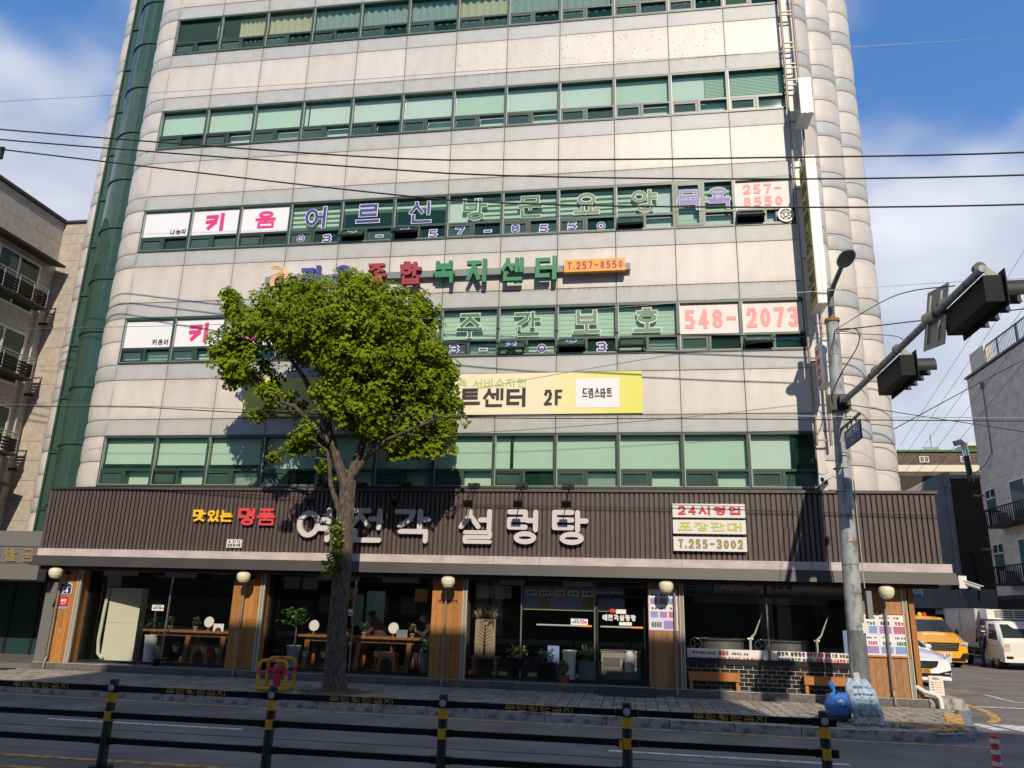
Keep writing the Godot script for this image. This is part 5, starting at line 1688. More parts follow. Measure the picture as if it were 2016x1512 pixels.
func build_shop_details() -> void:
	# globe lamps on the pillars
	var gx := [-6.98, -2.25, 2.49, 7.14, 11.46]
	var gl := ["round cream wall lamp on the leftmost wooden pillar", "round cream wall lamp on the second wooden pillar from the left", "round cream wall lamp on the middle wooden pillar", "round cream wall lamp above the tall poster beside the door", "round cream wall lamp on the rightmost wooden pillar"]
	var g0: Node3D = null
	for i in 5:
		var at := Vector3(gx[i], 2.285, 0.0)
		if g0 == null:
			g0 = thing("globe_lamp", gl[i], "wall lamp", at, 0, "cream wall lamps on the pillars")
			var mb := MB.new()
			mb.lathe([Vector2(0, -0.15), Vector2(0.06, -0.143), Vector2(0.105, -0.115), Vector2(0.14, -0.06), Vector2(0.152, 0.0), Vector2(0.15, 0.04), Vector2(0.135, 0.075), Vector2(0.09, 0.1), Vector2(0, 0.11)], Transform3D(Basis(), Vector3(0, 0, 0.42)), 22)
			part(g0, "globe", mb, M.globe)
			mb = MB.new()
			mb.lathe([Vector2(0, 0.105), Vector2(0.085, 0.103), Vector2(0.08, 0.13), Vector2(0, 0.135)], Transform3D(Basis(), Vector3(0, 0, 0.42)), 14)
			part(g0, "cap", mb, M.black)
			mb = MB.new()
			mb.tube([Vector3(0, 0.0, 0), Vector3(0, 0.05, 0.2), Vector3(0, 0.125, 0.36), Vector3(0, 0.125, 0.42)], 0.014, 6)
			mb.tube([Vector3(0, 0, 0.0), Vector3(0, 0, 0.03)], 0.05, 10)
			part(g0, "bracket", mb, M.black)
		else:
			copy(g0, gl[i], at)
	# downpipes
	var dp := [[-6.98 - 0.1, 2.2, "brown downpipe on the leftmost wooden pillar"], [-2.38, 2.2, "brown downpipe on the second wooden pillar from the left"], [2.38, 2.25, "brown downpipe over the name strip on the middle pillar"], [7.32, 2.4, "brown downpipe right of the tall poster"], [11.5, 2.2, "brown downpipe over the framed poster on the rightmost pillar"]]
	for i in 5:
		var o := thing("downpipe", dp[i][2], "pipe", Vector3(dp[i][0], 0, 0.075), 0, "brown downpipes on the pillars")
		var mb := MB.new()
		mb.tube([Vector3(0, dp[i][1], 0), Vector3(0, 0.42, 0), Vector3(0, 0.36, 0.01), Vector3(0, 0.3, 0.05), Vector3(0, 0.13, 0.06)], 0.026, 8)
		part(o, "pipe", mb, M.pipe_brown)
		for y in [1.28, 0.42]:
			mb = MB.new()
			mb.tube([Vector3(0, y, 0), Vector3(0, y + 0.03, 0)], 0.034, 8)
			mb.bx(-0.015, 0.015, y, y + 0.03, -0.07, 0)
			part(o, "clamp", mb, M.steel)
		mb = MB.new()
		mb.tube([Vector3(0.0, 2.37, -0.02), Vector3(0.0, 2.43, -0.02)], 0.03, 8)
		part(o, "spigot", mb, M.silver_pale)
	# number plate and stickers on the first pillar
	var np := thing("house_number_sign", "dark blue house number plate with 54 on the leftmost pillar", "sign", Vector3(-7.12, 1.8, 0.012))
	var poly := PackedVector2Array([Vector2(0, 0), Vector2(0.33, 0), Vector2(0.33, 0.22), Vector2(0.26, 0.25), Vector2(0.165, 0.275), Vector2(0.07, 0.25), Vector2(0, 0.22)])
	var m := MB.new()
	m.prism(poly, 0, 0.012)
	part(np, "rim", m, M.outline_white)
	var inner := PackedVector2Array()
	for q in poly:
		inner.append((q - Vector2(0.165, 0.13)) * 0.9 + Vector2(0.165, 0.13))
	m = MB.new()
	m.prism(inner, 0.012, 0.015)
	part(np, "plate", m, M.house_blue)
	words(np, "54", 0.07, 0.26, 0.03, 0.115, 0.012, 0.0165, M.outline_white)
	piece(np, "divider", M.outline_white, 0.03, 0.3, 0.162, 0.168, 0.0155, 0.0165)
	words(np, "중앙로", 0.11, 0.22, 0.19, 0.035, 0.0035, 0.016, M.box_grey)
	var rs := thing("security_sticker", "square red security sticker under the house number", "sticker", Vector3(-7.08, 1.5, 0.003))
	piece(rs, "red_square", M.red, 0, 0.24, 0.03, 0.24, 0, 0.005)
	words(rs, "에스원", 0.05, 0.19, 0.12, 0.07, 0.008, 0.006, M.outline_white)
	words(rs, "SECOM", 0.06, 0.18, 0.07, 0.025, 0.003, 0.006, M.outline_white)
	piece(rs, "lower_strip", M.photo_blue, -0.02, 0.24, -0.04, 0.015, 0, 0.004)
	# posters
	var p4 := thing("tall_poster", "tall poster with rows of programme pictures on the pillar right of the door", "poster", Vector3(6.78, 1.4, 0.006))
	piece(p4, "sheet", M.paper_pink, 0, 0.6, 0, 0.83, 0, 0.006)
	for r in 2:
		for c in 3:
			piece(p4, "photo", M[["photo_blue", "photo_purple", "photo_red"][(r + c) % 3]], 0.04 + 0.19 * c, 0.19 + 0.19 * c, 0.26 + 0.27 * r, 0.38 + 0.27 * r, 0.006, 0.009)
			piece(p4, "caption", M.sheet_white, 0.03 + 0.19 * c, 0.2 + 0.19 * c, 0.395 + 0.27 * r, 0.51 + 0.26 * r, 0.006, 0.008)
			words(p4, ["방송", "출연", "맛집"][c], 0.05 + 0.19 * c, 0.18 + 0.19 * c, 0.42 + 0.27 * r, 0.05, 0.005, 0.009, M.ink)
	words(p4, "생생정보", 0.05, 0.27, 0.06, 0.11, 0.011, 0.008, M.print_green)
	piece(p4, "photo", M.photo_purple, 0.31, 0.57, 0.03, 0.2, 0.006, 0.009)
	var p5 := thing("framed_poster", "framed poster with six programme panels on the rightmost pillar", "poster", Vector3(11.03, 1.02, 0.004))
	m = MB.new()
	m.bx(0, 0.9, 0, 0.035, 0, 0.03)
	m.bx(0, 0.9, 0.83, 0.865, 0, 0.03)
	m.bx(0, 0.035, 0.035, 0.83, 0, 0.03)
	m.bx(0.865, 0.9, 0.035, 0.83, 0, 0.03)
	part(p5, "frame", m, M.plank_0)
	piece(p5, "sheet", M.paper_pink, 0.035, 0.865, 0.035, 0.83, 0, 0.01)
	var heads := ["OBS TV", "KBS 2TV", "MBN", "MBC TV", "TV", "KBS 2TV"]
	var names := ["오늘은", "생생정보", "맛있는", "오늘저녁", "굿모닝", "생생정보"]
	for i in 6:
		var px := 0.06 + 0.27 * (i % 3)
		var py := 0.445 if i < 3 else 0.06
		piece(p5, "panel", M.sheet_white, px, px + 0.25, py, py + 0.36, 0.01, 0.012)
		piece(p5, "photo", M[["photo_blue", "photo_purple", "photo_red", "photo_purple", "photo_blue", "photo_blue"][i]], px + 0.01, px + 0.24, py + 0.01, py + 0.15, 0.012, 0.014)
		words(p5, heads[i], px + 0.02, px + 0.22, py + 0.29, 0.04, 0.005, 0.0125, M.ink)
		words(p5, names[i], px + 0.04, px + 0.22, py + 0.17, 0.075, 0.009, 0.0125, M[["print_green", "ink", "print_red", "print_red", "print_blue", "print_green"][i]])
	# benches under the kitchen window
	for i in 2:
		var bx0: float = [7.56, 9.83][i]
		var o := thing("wooden_bench", ["orange wooden bench under the kitchen window, left one", "orange wooden bench under the kitchen window, beside the pole"][i], "bench", Vector3(bx0, STEP_Y, -0.06), 0, "wooden benches under the kitchen window")
		piece(o, "seat", M.bench_wood, 0, 1.02, 0.3, 0.34, -0.07, 0.15)
		piece(o, "front_board", M.bench_wood, 0, 1.02, 0.18, 0.3, 0.12, 0.15)
		for q in [0.02, 0.94]:
			piece(o, "leg", M.plank_1, q, q + 0.06, 0, 0.3, -0.06, 0.115)
	var mt := thing("door_ramp", "dark grey rubber ramp at the step in front of the door", "ramp", Vector3(5.72, 0.115, 0.1))
	m = MB.new()
	m.quad(Vector3(0, 0.005, 0.42), Vector3(1.16, 0.005, 0.42), Vector3(1.16, 0.145, 0.01), Vector3(0, 0.145, 0.01))
	m.tri(Vector3(1.16, 0.005, 0.42), Vector3(1.16, 0.0, 0.01), Vector3(1.16, 0.145, 0.01))
	m.tri(Vector3(0, 0.005, 0.42), Vector3(0, 0.145, 0.01), Vector3(0, 0.0, 0.01))
	part(mt, "wedge", m, M.rubber_mat)
	# concrete block, white pipe and menu stand round the corner
	var cbk := thing("concrete_block", "low concrete block at the right corner of the restaurant", "block", Vector3(12.16, 0.1, -0.9))
	m = MB.new()
	m.prism(PackedVector2Array([Vector2(0, 0), Vector2(0.72, 0), Vector2(0.62, 0.2), Vector2(0, 0.2)]), 0, 0.95)
	part(cbk, "block", m, M.kerb)
	var wpp := thing("white_drainpipe", "short white drainpipe bending over the concrete block", "pipe", Vector3(12.05, 0.1, 0.12))
	m = MB.new()
	m.tube([Vector3(-0.06, 0.38, -0.2), Vector3(0.04, 0.3, -0.05), Vector3(0.2, 0.27, 0.02), Vector3(0.27, 0.2, 0.04), Vector3(0.28, 0.02, 0.05)], 0.045, 10)
	part(wpp, "pipe", m, M.pot_white)
	var ms := thing("menu_stand", "white standing menu panel on the concrete block by the corner", "sign", Vector3(12.5, 0.3, -0.5), 0.12)
	ms.scale = Vector3(0.72, 0.72, 0.72)
	piece(ms, "panel", M.box_white, -0.2, 0.2, 0, 0.52, -0.02, 0.02)
	words(ms, "메뉴", -0.1, 0.1, 0.42, 0.06, 0.006, 0.022, M.ink)
	for q in 5:
		piece(ms, "print_line", M.orange, -0.05, 0.14, 0.08 + 0.065 * q, 0.1 + 0.065 * q, 0.02, 0.022)
		piece(ms, "print_line", M.ink, -0.15, -0.07, 0.08 + 0.065 * q, 0.1 + 0.065 * q, 0.02, 0.022)


# ---------- road, pavement and what stands on them
func struct(called: String, mb, m: Material) -> MeshInstance3D:
	return part(self, called, mb, m, "structure")


func kerb_z(x: float) -> float:
	return 3.3 + 0.042 * (x + 4.4)


func build_ground() -> void:
	var g := MB.new()
	g.quad(Vector3(-300, -0.012, 300), Vector3(300, -0.012, 300), Vector3(300, -0.012, -300), Vector3(-300, -0.012, -300))
	struct("ground", g, M.soil)
	g = MB.new()
	g.quad(Vector3(-90, 0, 17.0), Vector3(90, 0, 17.0), Vector3(90, 0, 1.6), Vector3(-90, 0, 1.6))
	g.quad(Vector3(11.5, 0, 1.6), Vector3(23.2, 0, 1.6), Vector3(23.2, 0, -60), Vector3(11.5, 0, -60))
	struct("road", g, M.asphalt)
	# far pavement on which the photograph was taken
	g = MB.new()
	g.bx(-90, 90, -0.05, 0.13, 17.0, 20.6)
	struct("far_pavement", g, M.kerb)
	# pavement bed, then paving blocks one by one
	var edge := [Vector2(-40, kerb_z(-40) - 0.17), Vector2(10.0, kerb_z(10) - 0.17), Vector2(10.9, 3.65), Vector2(11.35, 3.45), Vector2(11.7, 2.75), Vector2(12.2, 1.2), Vector2(12.66, 0.1), Vector2(12.7, -0.9), Vector2(-40, -0.9)]
	var poly := PackedVector2Array()
	for e in edge:
		poly.append(Vector2(e.x, -e.y))
	g = MB.new()
	g.prism(poly, 0.0, 0.085, Transform3D(Basis(Vector3.RIGHT, -PI / 2), Vector3.ZERO))
	var walk := struct("pavement", g, M.paver_bed)
	var rest := MB.new()
	var spots := []
	for i in range(-56, 64):
		for j in range(0, 22):
			var x := i * 0.202
			var z := 0.14 + j * 0.172 + (i % 2) * 0.0
			if not Geometry2D.is_point_in_polygon(Vector2(x, -z), poly) or not Geometry2D.is_point_in_polygon(Vector2(x + 0.2, -z - 0.17), poly):
				continue
			if Vector2(x + 0.1 - 0.7, z + 0.09 - 2.0).length() < 0.62:
				continue
			if x > 10.6 and z > 0.9 and (absf(z - 1.0 - (11.95 - x) * 1.1) < 0.0 or false):
				continue
			spots.append(Vector3(x, rng.randf_range(-0.006, 0.004), z))
	spots.sort_custom(func(a, b): return Vector2(a.x - 6.4, a.z - 17.3).length() < Vector2(b.x - 6.4, b.z - 17.3).length())
	var block := MB.new()
	var bw := 0.194
	var bd := 0.164
	block.quad(Vector3(0.004, 0.035, bd - 0.004), Vector3(bw - 0.004, 0.035, bd - 0.004), Vector3(bw - 0.004, 0.035, 0.004), Vector3(0.004, 0.035, 0.004))
	block.quad(Vector3(0, 0, bd), Vector3(bw, 0, bd), Vector3(bw - 0.004, 0.035, bd - 0.004), Vector3(0.004, 0.035, bd - 0.004))
	block.quad(Vector3(bw, 0, bd), Vector3(bw, 0, 0), Vector3(bw - 0.004, 0.035, 0.004), Vector3(bw - 0.004, 0.035, bd - 0.004))
	block.quad(Vector3(0, 0, 0), Vector3(0, 0, bd), Vector3(0.004, 0.035, bd - 0.004), Vector3(0.004, 0.035, 0.004))
	var bm := block.mesh()
	for i in spots.size():
		var p: Vector3 = spots[i] + Vector3(0, 0.082, 0)
		if i < 300:
			var o := part(walk, "paver", bm, M["paver_%d" % rng.randi_range(0, 3)])
			o.position = p
		else:
			var k := rng.randf_range(0.62, 1.05)
			rest.tint = Color(0.52 * k, 0.465 * k, 0.39 * k)
			for t in range(0, block.v.size()):
				rest.vert(block.v[t] + p, block.n[t], block.uv[t])
	var pm := M.paver_0.duplicate() as StandardMaterial3D
	pm.albedo_color = Color.WHITE
	pm.vertex_color_use_as_albedo = true
	part(walk, "paving", rest, pm, "stuff")
	# kerb stones
	var x := -14.0
	while x < 9.6:
		var k := MB.new()
		var z0 := kerb_z(x)
		var z1 := kerb_z(x + 0.99)
		k.prism(PackedVector2Array([Vector2(x, -z0), Vector2(x + 0.985, -z1), Vector2(x + 0.985, -z1 + 0.165), Vector2(x, -z0 + 0.165)]), -0.02, 0.125 + rng.randf_range(-0.004, 0.004), Transform3D(Basis(Vector3.RIGHT, -PI / 2), Vector3.ZERO))
		part(walk, "kerb_stone", k, M.kerb)
		x += 1.0
	var cz := [Vector2(9.99, kerb_z(10)), Vector2(10.95, 3.86), Vector2(11.5, 3.62), Vector2(11.9, 2.85), Vector2(12.42, 1.2), Vector2(12.88, 0.1)]
	for i in 5:
		var k := MB.new()
		var a: Vector2 = cz[i]
		var b: Vector2 = cz[i + 1]
		var d := (b - a).normalized()
		var s := Vector2(d.y, -d.x) * 0.18
		var w := 0.2 if i > 1 else 0.17
		s = s.normalized() * w
		k.prism(PackedVector2Array([Vector2(a.x, -a.y), Vector2(b.x, -b.y), Vector2(b.x + s.x, -b.y - s.y), Vector2(a.x + s.x, -a.y - s.y)]), -0.02, [0.125, 0.1, 0.085, 0.085, 0.085][i] + 0.012, Transform3D(Basis(Vector3.RIGHT, -PI / 2), Vector3.ZERO))
		part(walk, "kerb_stone", k, M.kerb if i < 1 else M.kerb_blue)
	# tactile yellow paving at the corner
	for r in [[[10.9, 2.3], [11.72, 3.1], [11.6, 3.35], [10.85, 2.55]], [[12.0, 1.15], [12.32, 1.1], [11.85, 2.5], [11.62, 3.1], [11.2, 3.5], [10.75, 3.72], [10.8, 3.5], [11.3, 3.1], [11.65, 2.3]]]:
		var pp := PackedVector2Array()
		for q in r:
			pp.append(Vector2(q[0], -q[1]))
		var k := MB.new()
		k.prism(pp, 0.1, 0.129, Transform3D(Basis(Vector3.RIGHT, -PI / 2), Vector3.ZERO))
		part(walk, "tactile_paving", k, M.tactile)
	# painted lines
	var lines := [[[[-40, 2.1], [-4.4, 3.62], [4, 3.93], [9.9, 4.13], [11.6, 4.12]], 0.1, "line_yellow", "edge_line"], [[[-40, 8.57], [40, 8.57]], 0.12, "line_yellow", "centre_line"], [[[-40, 9.12], [40, 9.12]], 0.12, "line_yellow", "centre_line"], [[[-2.2, 6.03], [0.9, 6.05]], 0.11, "line_white", "lane_dash"], [[[6.1, 6.13], [9.1, 6.2]], 0.11, "line_white", "lane_dash"], [[[-10.5, 6.0], [-7.4, 6.0]], 0.11, "line_white", "lane_dash"], [[[12.1, 4.0], [13.0, 3.5], [20, 3.3]], 0.12, "line_yellow", "edge_line"], [[[13.62, -3.1], [13.6, -1.7], [13.5, -0.6], [13.15, 0.5], [12.85, 1.0]], 0.16, "line_yellow", "corner_line"], [[[13.7, -1.8], [20, -2.0]], 0.16, "line_white", "stop_line"], [[[15.1, -4.9], [15.05, -3.2], [17.5, -3.2]], 0.1, "line_white", "bay_line"]]
	for l in lines:
		var k := MB.new()
		var pts: Array = l[0]
		for i in pts.size() - 1:
			var a := Vector3(pts[i][0], 0.004, pts[i][1])
			var b := Vector3(pts[i + 1][0], 0.004, pts[i + 1][1])
			var s: Vector3 = (b - a).cross(Vector3.UP).normalized() * (l[1] / 2.0)
			k.quad(a + s, b + s, b - s, a - s)
		struct(l[3], k, M[l[2]])
	for r in [[[12.7, 1.2], [14.4, 1.5], [14.6, 2.1], [12.9, 2.1]], [[12.35, 1.35], [12.55, 1.25], [12.75, 2.05], [12.45, 2.1]], [[15.2, 1.5], [16.8, 1.6], [17.2, 2.2], [15.5, 2.15]]]:
		var k := MB.new()
		k.quad(Vector3(r[0][0], 0.005, r[0][1]), Vector3(r[3][0], 0.005, r[3][1]), Vector3(r[2][0], 0.005, r[2][1]), Vector3(r[1][0], 0.005, r[1][1]))
		struct("crossing_bar", k, M.line_white)
	for r in [[-40, 40, 6.62, 6.645], [-40, 40, 11.0, 11.02]]:
		var k := MB.new()
		k.quad(Vector3(r[0], 0.004, r[3]), Vector3(r[1], 0.004, r[3]), Vector3(r[1], 0.004, r[2]), Vector3(r[0], 0.004, r[2]))
		struct("road_seam", k, M.rubber)
	for r in [[-3.4, 0.6, 7.0, 8.1], [4.6, 6.3, 4.5, 5.3], [7.6, 9.9, 7.1, 8.2]]:
		var k := MB.new()
		k.quad(Vector3(r[0], 0.003, r[3]), Vector3(r[1], 0.003, r[3] + 0.06), Vector3(r[1] - 0.1, 0.003, r[2]), Vector3(r[0] + 0.05, 0.003, r[2]))
		struct("road_patch", k, M.asphalt_patch)
	# lettering sprayed on the side street
	for q in 3:
		var k := MB.new()
		k.quad(Vector3(14.2, 0.005, -4.9 - 0.55 * q), Vector3(15.2 - 0.2 * q, 0.005, -5.0 - 0.55 * q), Vector3(15.2 - 0.2 * q, 0.005, -5.16 - 0.55 * q), Vector3(14.2, 0.005, -5.06 - 0.55 * q))
		struct("road_mark", k, M.line_yellow)
	# soil and tufts round the tree and along the kerb
	var so := MB.new()
	so.lathe([Vector2(0.62, 0.0), Vector2(0.6, 0.115), Vector2(0.3, 0.135), Vector2(0, 0.14)], Transform3D(Basis(), Vector3(0.7, 0, 2.0)), 18)
	struct("tree_pit", so, M.soil)
	var gr := Node3D.new()
	gr.name = "grass"
	add_child(gr, true)
	tag(gr, "dry grass tufts along the kerb and round the tree", "grass")
	gr.set_meta("kind", "stuff")
	var mb := MB.new()
	for i in 900:
		var gx := rng.randf_range(-11, 11.3)
		var gz := kerb_z(gx) - 0.22 - absf(rng.randfn(0, 0.12))
		if i < 260:
			var a := rng.randf() * TAU
			gx = 0.7 + cos(a) * rng.randf_range(0.3, 0.75)
			gz = 2.0 + sin(a) * rng.randf_range(0.3, 0.7)
		elif i < 620:
			gx = rng.randf_range(9.2, 11.3) if i % 2 else rng.randf_range(9.9, 10.8)
			gz = minf(3.6, kerb_z(gx)) - 0.2 - absf(rng.randfn(0, 0.16))
		var h := rng.randf_range(0.02, 0.07)
		var d := Vector3(rng.randf_range(-0.04, 0.04), h, rng.randf_range(-0.04, 0.04))
		var s := Vector3(rng.randf_range(-1, 1), 0, rng.randf_range(-1, 1)).normalized() * 0.008
		var k := rng.randf_range(0.6, 1.3)
		mb.tint = Color(0.19 * k, 0.165 * k, 0.06 * k)
		var p := Vector3(gx, 0.112, gz)
		mb.tri(p - s, p + s, p + d)
	part(gr, "tuft", mb, M.plant_leaf, "stuff")


func build_fence() -> void:
	var f := thing("road_fence", "black median railing with yellow-banded posts and yellow lettering along the road", "fence", Vector3(0, 0, 8.9))
	var px := [-6.79, -4.91, -3.03, -1.15, 0.73, 2.61, 4.49, 6.37, 8.25]
	for i in px.size():
		var x: float = px[i]
		var mb := MB.new()
		mb.lathe([Vector2(0, 0), Vector2(0.055, 0), Vector2(0.05, 0.32), Vector2(0.048, 0.885), Vector2(0.042, 0.9), Vector2(0, 0.902)], Transform3D(Basis(), Vector3(x, 0, 0)), 14)
		var p := part(f, "post", mb, M.fence_post)
		for y in [0.47, 0.66]:
			mb = MB.new()
			mb.lathe([Vector2(0.0495, y), Vector2(0.051, y), Vector2(0.051, y + 0.1), Vector2(0.0495, y + 0.1)], Transform3D(Basis(), Vector3(x, 0, 0)), 14)
			part(p, "yellow_band", mb, M.fence_yellow)
		mb = MB.new()
		mb.lathe([Vector2(0, 0), Vector2(0.036, 0), Vector2(0.033, 0.006), Vector2(0, 0.008)], Transform3D(Basis(Vector3.RIGHT, PI / 2), Vector3(x, 0.81, 0.046)), 12)
		part(p, "reflector", mb, M.silver)
		mb = MB.new()
		mb.lathe([Vector2(0, 0), Vector2(0.13, 0), Vector2(0.12, 0.025), Vector2(0.06, 0.03)], Transform3D(Basis(), Vector3(x, 0, 0)), 14)
		part(p, "base_plate", mb, M.fence_black)
		for y in [0.27, 0.525, 0.8]:
			mb = MB.new()
			for sd in [-1, 1]:
				mb = MB.new()
				mb.bx(minf(x + sd * 0.045, x + sd * 0.11), maxf(x + sd * 0.045, x + sd * 0.11), y - 0.035, y + 0.035, -0.03, 0.032)
				for q in [0.065, 0.09]:
					for e in [-0.018, 0.018]:
						mb.ell(Vector3(x + sd * q, y + e, 0.033), Vector3(0.008, 0.008, 0.006), 6)
				part(p, "bracket", mb, M.fence_black)
	for i in px.size() - 1:
		for y in [0.27, 0.525, 0.8]:
			var mb := MB.new()
			mb.tube([Vector3(px[i] + 0.05, y, 0), Vector3(px[i + 1] - 0.05, y, 0)], 0.001, 4)
			mb = MB.new()
			mb.bx(px[i] + 0.112, px[i + 1] - 0.112, y - 0.03, y + 0.03, -0.022, 0.022)
			var r := part(f, "rail", mb, M.fence_black)
			if y > 0.7:
				words(r, "무단횡단금지", px[i] + 0.64, px[i] + 1.36, y - 0.024, 0.048, 0.0042, 0.0235, M.fence_ochre)
	var yl := MB.new()
	yl.bx(6.29, 6.33, 0.46, 0.55, -0.02, 0.045)
	part(f, "loose_reflector", yl, M.fence_yellow)


func ubar(o: Node3D, z: float, w: float, h: float) -> void:
	var pts := [Vector3(-w, 0.05, z), Vector3(-w, h - 0.12, z)]
	for k in 5:
		var a := PI - (PI / 2) * (k + 1) / 5.0
		pts.append(Vector3(-w + 0.1 + 0.1 * cos(a), h - 0.1 + 0.1 * sin(a), z))
	for k in 5:
		var a := PI / 2 - (PI / 2) * (k + 1) / 5.0
		pts.append(Vector3(w - 0.1 + 0.1 * cos(a), h - 0.1 + 0.1 * sin(a), z))
	pts.append(Vector3(w, h - 0.12, z))
	pts.append(Vector3(w, 0.05, z))
	var mb := MB.new()
	mb.tube(pts, 0.034, 10)
	mb.tube([Vector3(-w, 0.06, z), Vector3(w, 0.06, z)], 0.034, 10)
	part(o, "hoop", mb, M.fence_yellow)
	mb = MB.new()
	mb.tube([Vector3(-w, 0.3, z), Vector3(-w, 0.44, z)], 0.036, 10)
	mb.tube([Vector3(w, 0.3, z), Vector3(w, 0.44, z)], 0.036, 10)
	mb.tube([Vector3(-0.06, h, z), Vector3(0.06, h, z)], 0.036, 10)
	part(o, "red_band", mb, M.red_soft)


func build_pavement_things() -> void:
	var o := thing("hydrant_guard", "yellow and red tubular guard round the hydrant beside the tree", "barrier", Vector3(-0.42, 0.115, 2.2), 0.12)
	ubar(o, 0.25, 0.27, 0.56)
	ubar(o, -0.3, 0.27, 0.58)
	var mb := MB.new()
	for s in [-0.27, 0.27]:
		mb.tube([Vector3(s, 0.06, 0.25), Vector3(s, 0.06, -0.3)], 0.034, 8)
	part(o, "floor_tube", mb, M.fence_yellow)
	var h := thing("fire_hydrant", "red fire hydrant inside the yellow guard", "hydrant", Vector3(-0.42, 0.115, 2.15))
	mb = MB.new()
	mb.lathe([Vector2(0, 0), Vector2(0.12, 0), Vector2(0.12, 0.03), Vector2(0.075, 0.05), Vector2(0.075, 0.32), Vector2(0.095, 0.34), Vector2(0.095, 0.4), Vector2(0.07, 0.46), Vector2(0.03, 0.5), Vector2(0.02, 0.53), Vector2(0, 0.53)], Transform3D(), 16)
	part(h, "body", mb, M.crimson_red)
	for s in [-1, 1]:
		mb = MB.new()
		mb.tube([Vector3(0, 0.36, 0.0), Vector3(s * 0.15, 0.36, 0.02)], 0.045, 10)
		part(h, "outlet", mb, M.crimson)
	# rubbish bag and sack
	var b := thing("rubbish_bag", "tied translucent blue rubbish bag on the kerb beside the pole", "bag", Vector3(9.78, 0.115, 2.85))
	b.scale = Vector3(0.82, 0.85, 0.82)
	part(b, "bag", lumpy(0.25, 0.26, 0.55, 0.06, 3), M.blue_bag)
	part(b, "knot", lumpy_tail(), M.blue_bag)
	mb = MB.new()
	var fill := lumpy(0.245, 0.255, 0.3, 0.03, 5)
	part(b, "dark_contents", fill, M.bag_dark)
	var s := thing("printed_sack", "pale blue and white printed sack leaning on the pole base", "sack", Vector3(10.25, 0.115, 3.0))
	s.scale = Vector3(0.86, 0.86, 0.86)
	var rows := []
	for j in 13:
		var t := j / 12.0
		var r := []
		var hw := 0.27 * (0.82 + 0.25 * sin(PI * clampf(t * 1.05, 0, 1)) - 0.2 * pow(t, 6.0)) + (0.08 if j == 0 else 0.0)
		var hd := 0.15 * sin(PI * clampf(t, 0.06, 0.94)) + 0.02
		for k in 21:
			var a := TAU * k / 20
			r.append(Vector3(hw * signf(cos(a)) * pow(absf(cos(a)), 0.75) - 0.12 * t + 0.02 * sin(t * 9 + k), 0.78 * t, hd * sin(a) - 0.3 * t + 0.012 * sin(k * 2.1 + j * 1.3)))
		rows.append(r)
	mb = MB.new()
	mb.sheet(rows.slice(3), true)
	part(s, "sack_cloth", mb, M.sack_blue)
	mb = MB.new()
	mb.sheet(rows.slice(0, 4), true)
	part(s, "white_hem", mb, M.sack_white)
	mb = MB.new()
	mb.prism(PackedVector2Array([Vector2(-0.16, 0.74), Vector2(-0.05, 0.74), Vector2(-0.07, 0.9), Vector2(-0.17, 0.88)]), -0.31, -0.28)
	part(s, "tied_neck", mb, M.sack_white)
	for r in [["춘천시", 0.62, 0.05, "print_blue", 0.3], ["종량제봉투", 0.5, 0.04, "print_blue", 0.36], ["재사용", 0.4, 0.05, "print_teal", 0.34], ["생활폐기물", 0.32, 0.05, "print_teal", 0.36], ["춘천시장", 0.13, 0.05, "ink", 0.4]]:
		var t: float = r[1] / 0.78
		var wds := words(s, r[0], -r[4] / 2 - 0.12 * t, r[4] / 2 - 0.12 * t, 0, r[2], 0.005, 0, M[r[3]])
		wds.position = Vector3(0, r[1], 0.15 * sin(PI * t) + 0.032 - 0.3 * t)
		wds.rotation.x = -0.36
	# red and white delineator
	var d := thing("delineator_post", "red and white flexible delineator post at the bottom right road edge", "post", Vector3(10.72, 0, 6.45))
	mb = MB.new()
	mb.lathe([Vector2(0, 0), Vector2(0.12, 0), Vector2(0.11, 0.04), Vector2(0.05, 0.05), Vector2(0.042, 0.44), Vector2(0.036, 0.46), Vector2(0, 0.46)], Transform3D(), 14)
	part(d, "post", mb, M.red_soft)
	for y in [0.12, 0.25, 0.37]:
		mb = MB.new()
		mb.lathe([Vector2(0.049, y), Vector2(0.0505, y), Vector2(0.0485, y + 0.05), Vector2(0.045, y + 0.05)], Transform3D(), 14)
		part(d, "white_band", mb, M.box_white)
	var pm := thing("doormat", "dark doormat lying before the entrance at the left edge", "mat", Vector3(-7.9, 0.12, 0.6))
	piece(pm, "mat", M.rubber_mat, -0.5, 0.35, 0, 0.02, -0.2, 0.2)


func lumpy(rx: float, rz: float, h: float, bump: float, sd: int) -> MB:
	var f := FastNoiseLite.new()
	f.seed = sd
	f.frequency = 3.2
	var rows := []
	for j in 17:
		var t := j / 16.0
		var r := []
		for k in 25:
			var a := TAU * k / 24
			var q := sqrt(maxf(0.0, 1.0 - pow(2.0 * t - 1.0, 2.0) * (1.0 if t > 0.5 else 0.75)))
			var d := Vector3(cos(a) * rx * q, t * h, sin(a) * rz * q)
			r.append(d * (1.0 + bump * 3.0 * f.get_noise_3dv(d * 2.5)) + Vector3(0.03 * t, 0, 0))
		r[24] = r[0]
		rows.append(r)
	var mb := MB.new()
	mb.sheet(rows, true)
	return mb


func lumpy_tail() -> MB:
	var mb := MB.new()
	var rows := []
	for j in 5:
		var r := []
		for k in 9:
			var a := TAU * k / 8
			var w: float = [0.075, 0.03, 0.05, 0.07, 0.06][j]
			r.append(Vector3(-0.02 + w * cos(a) - 0.02 * j, 0.5 + 0.055 * j, w * 0.5 * sin(a)))
		rows.append(r)
	mb.sheet(rows, true)
	return mb


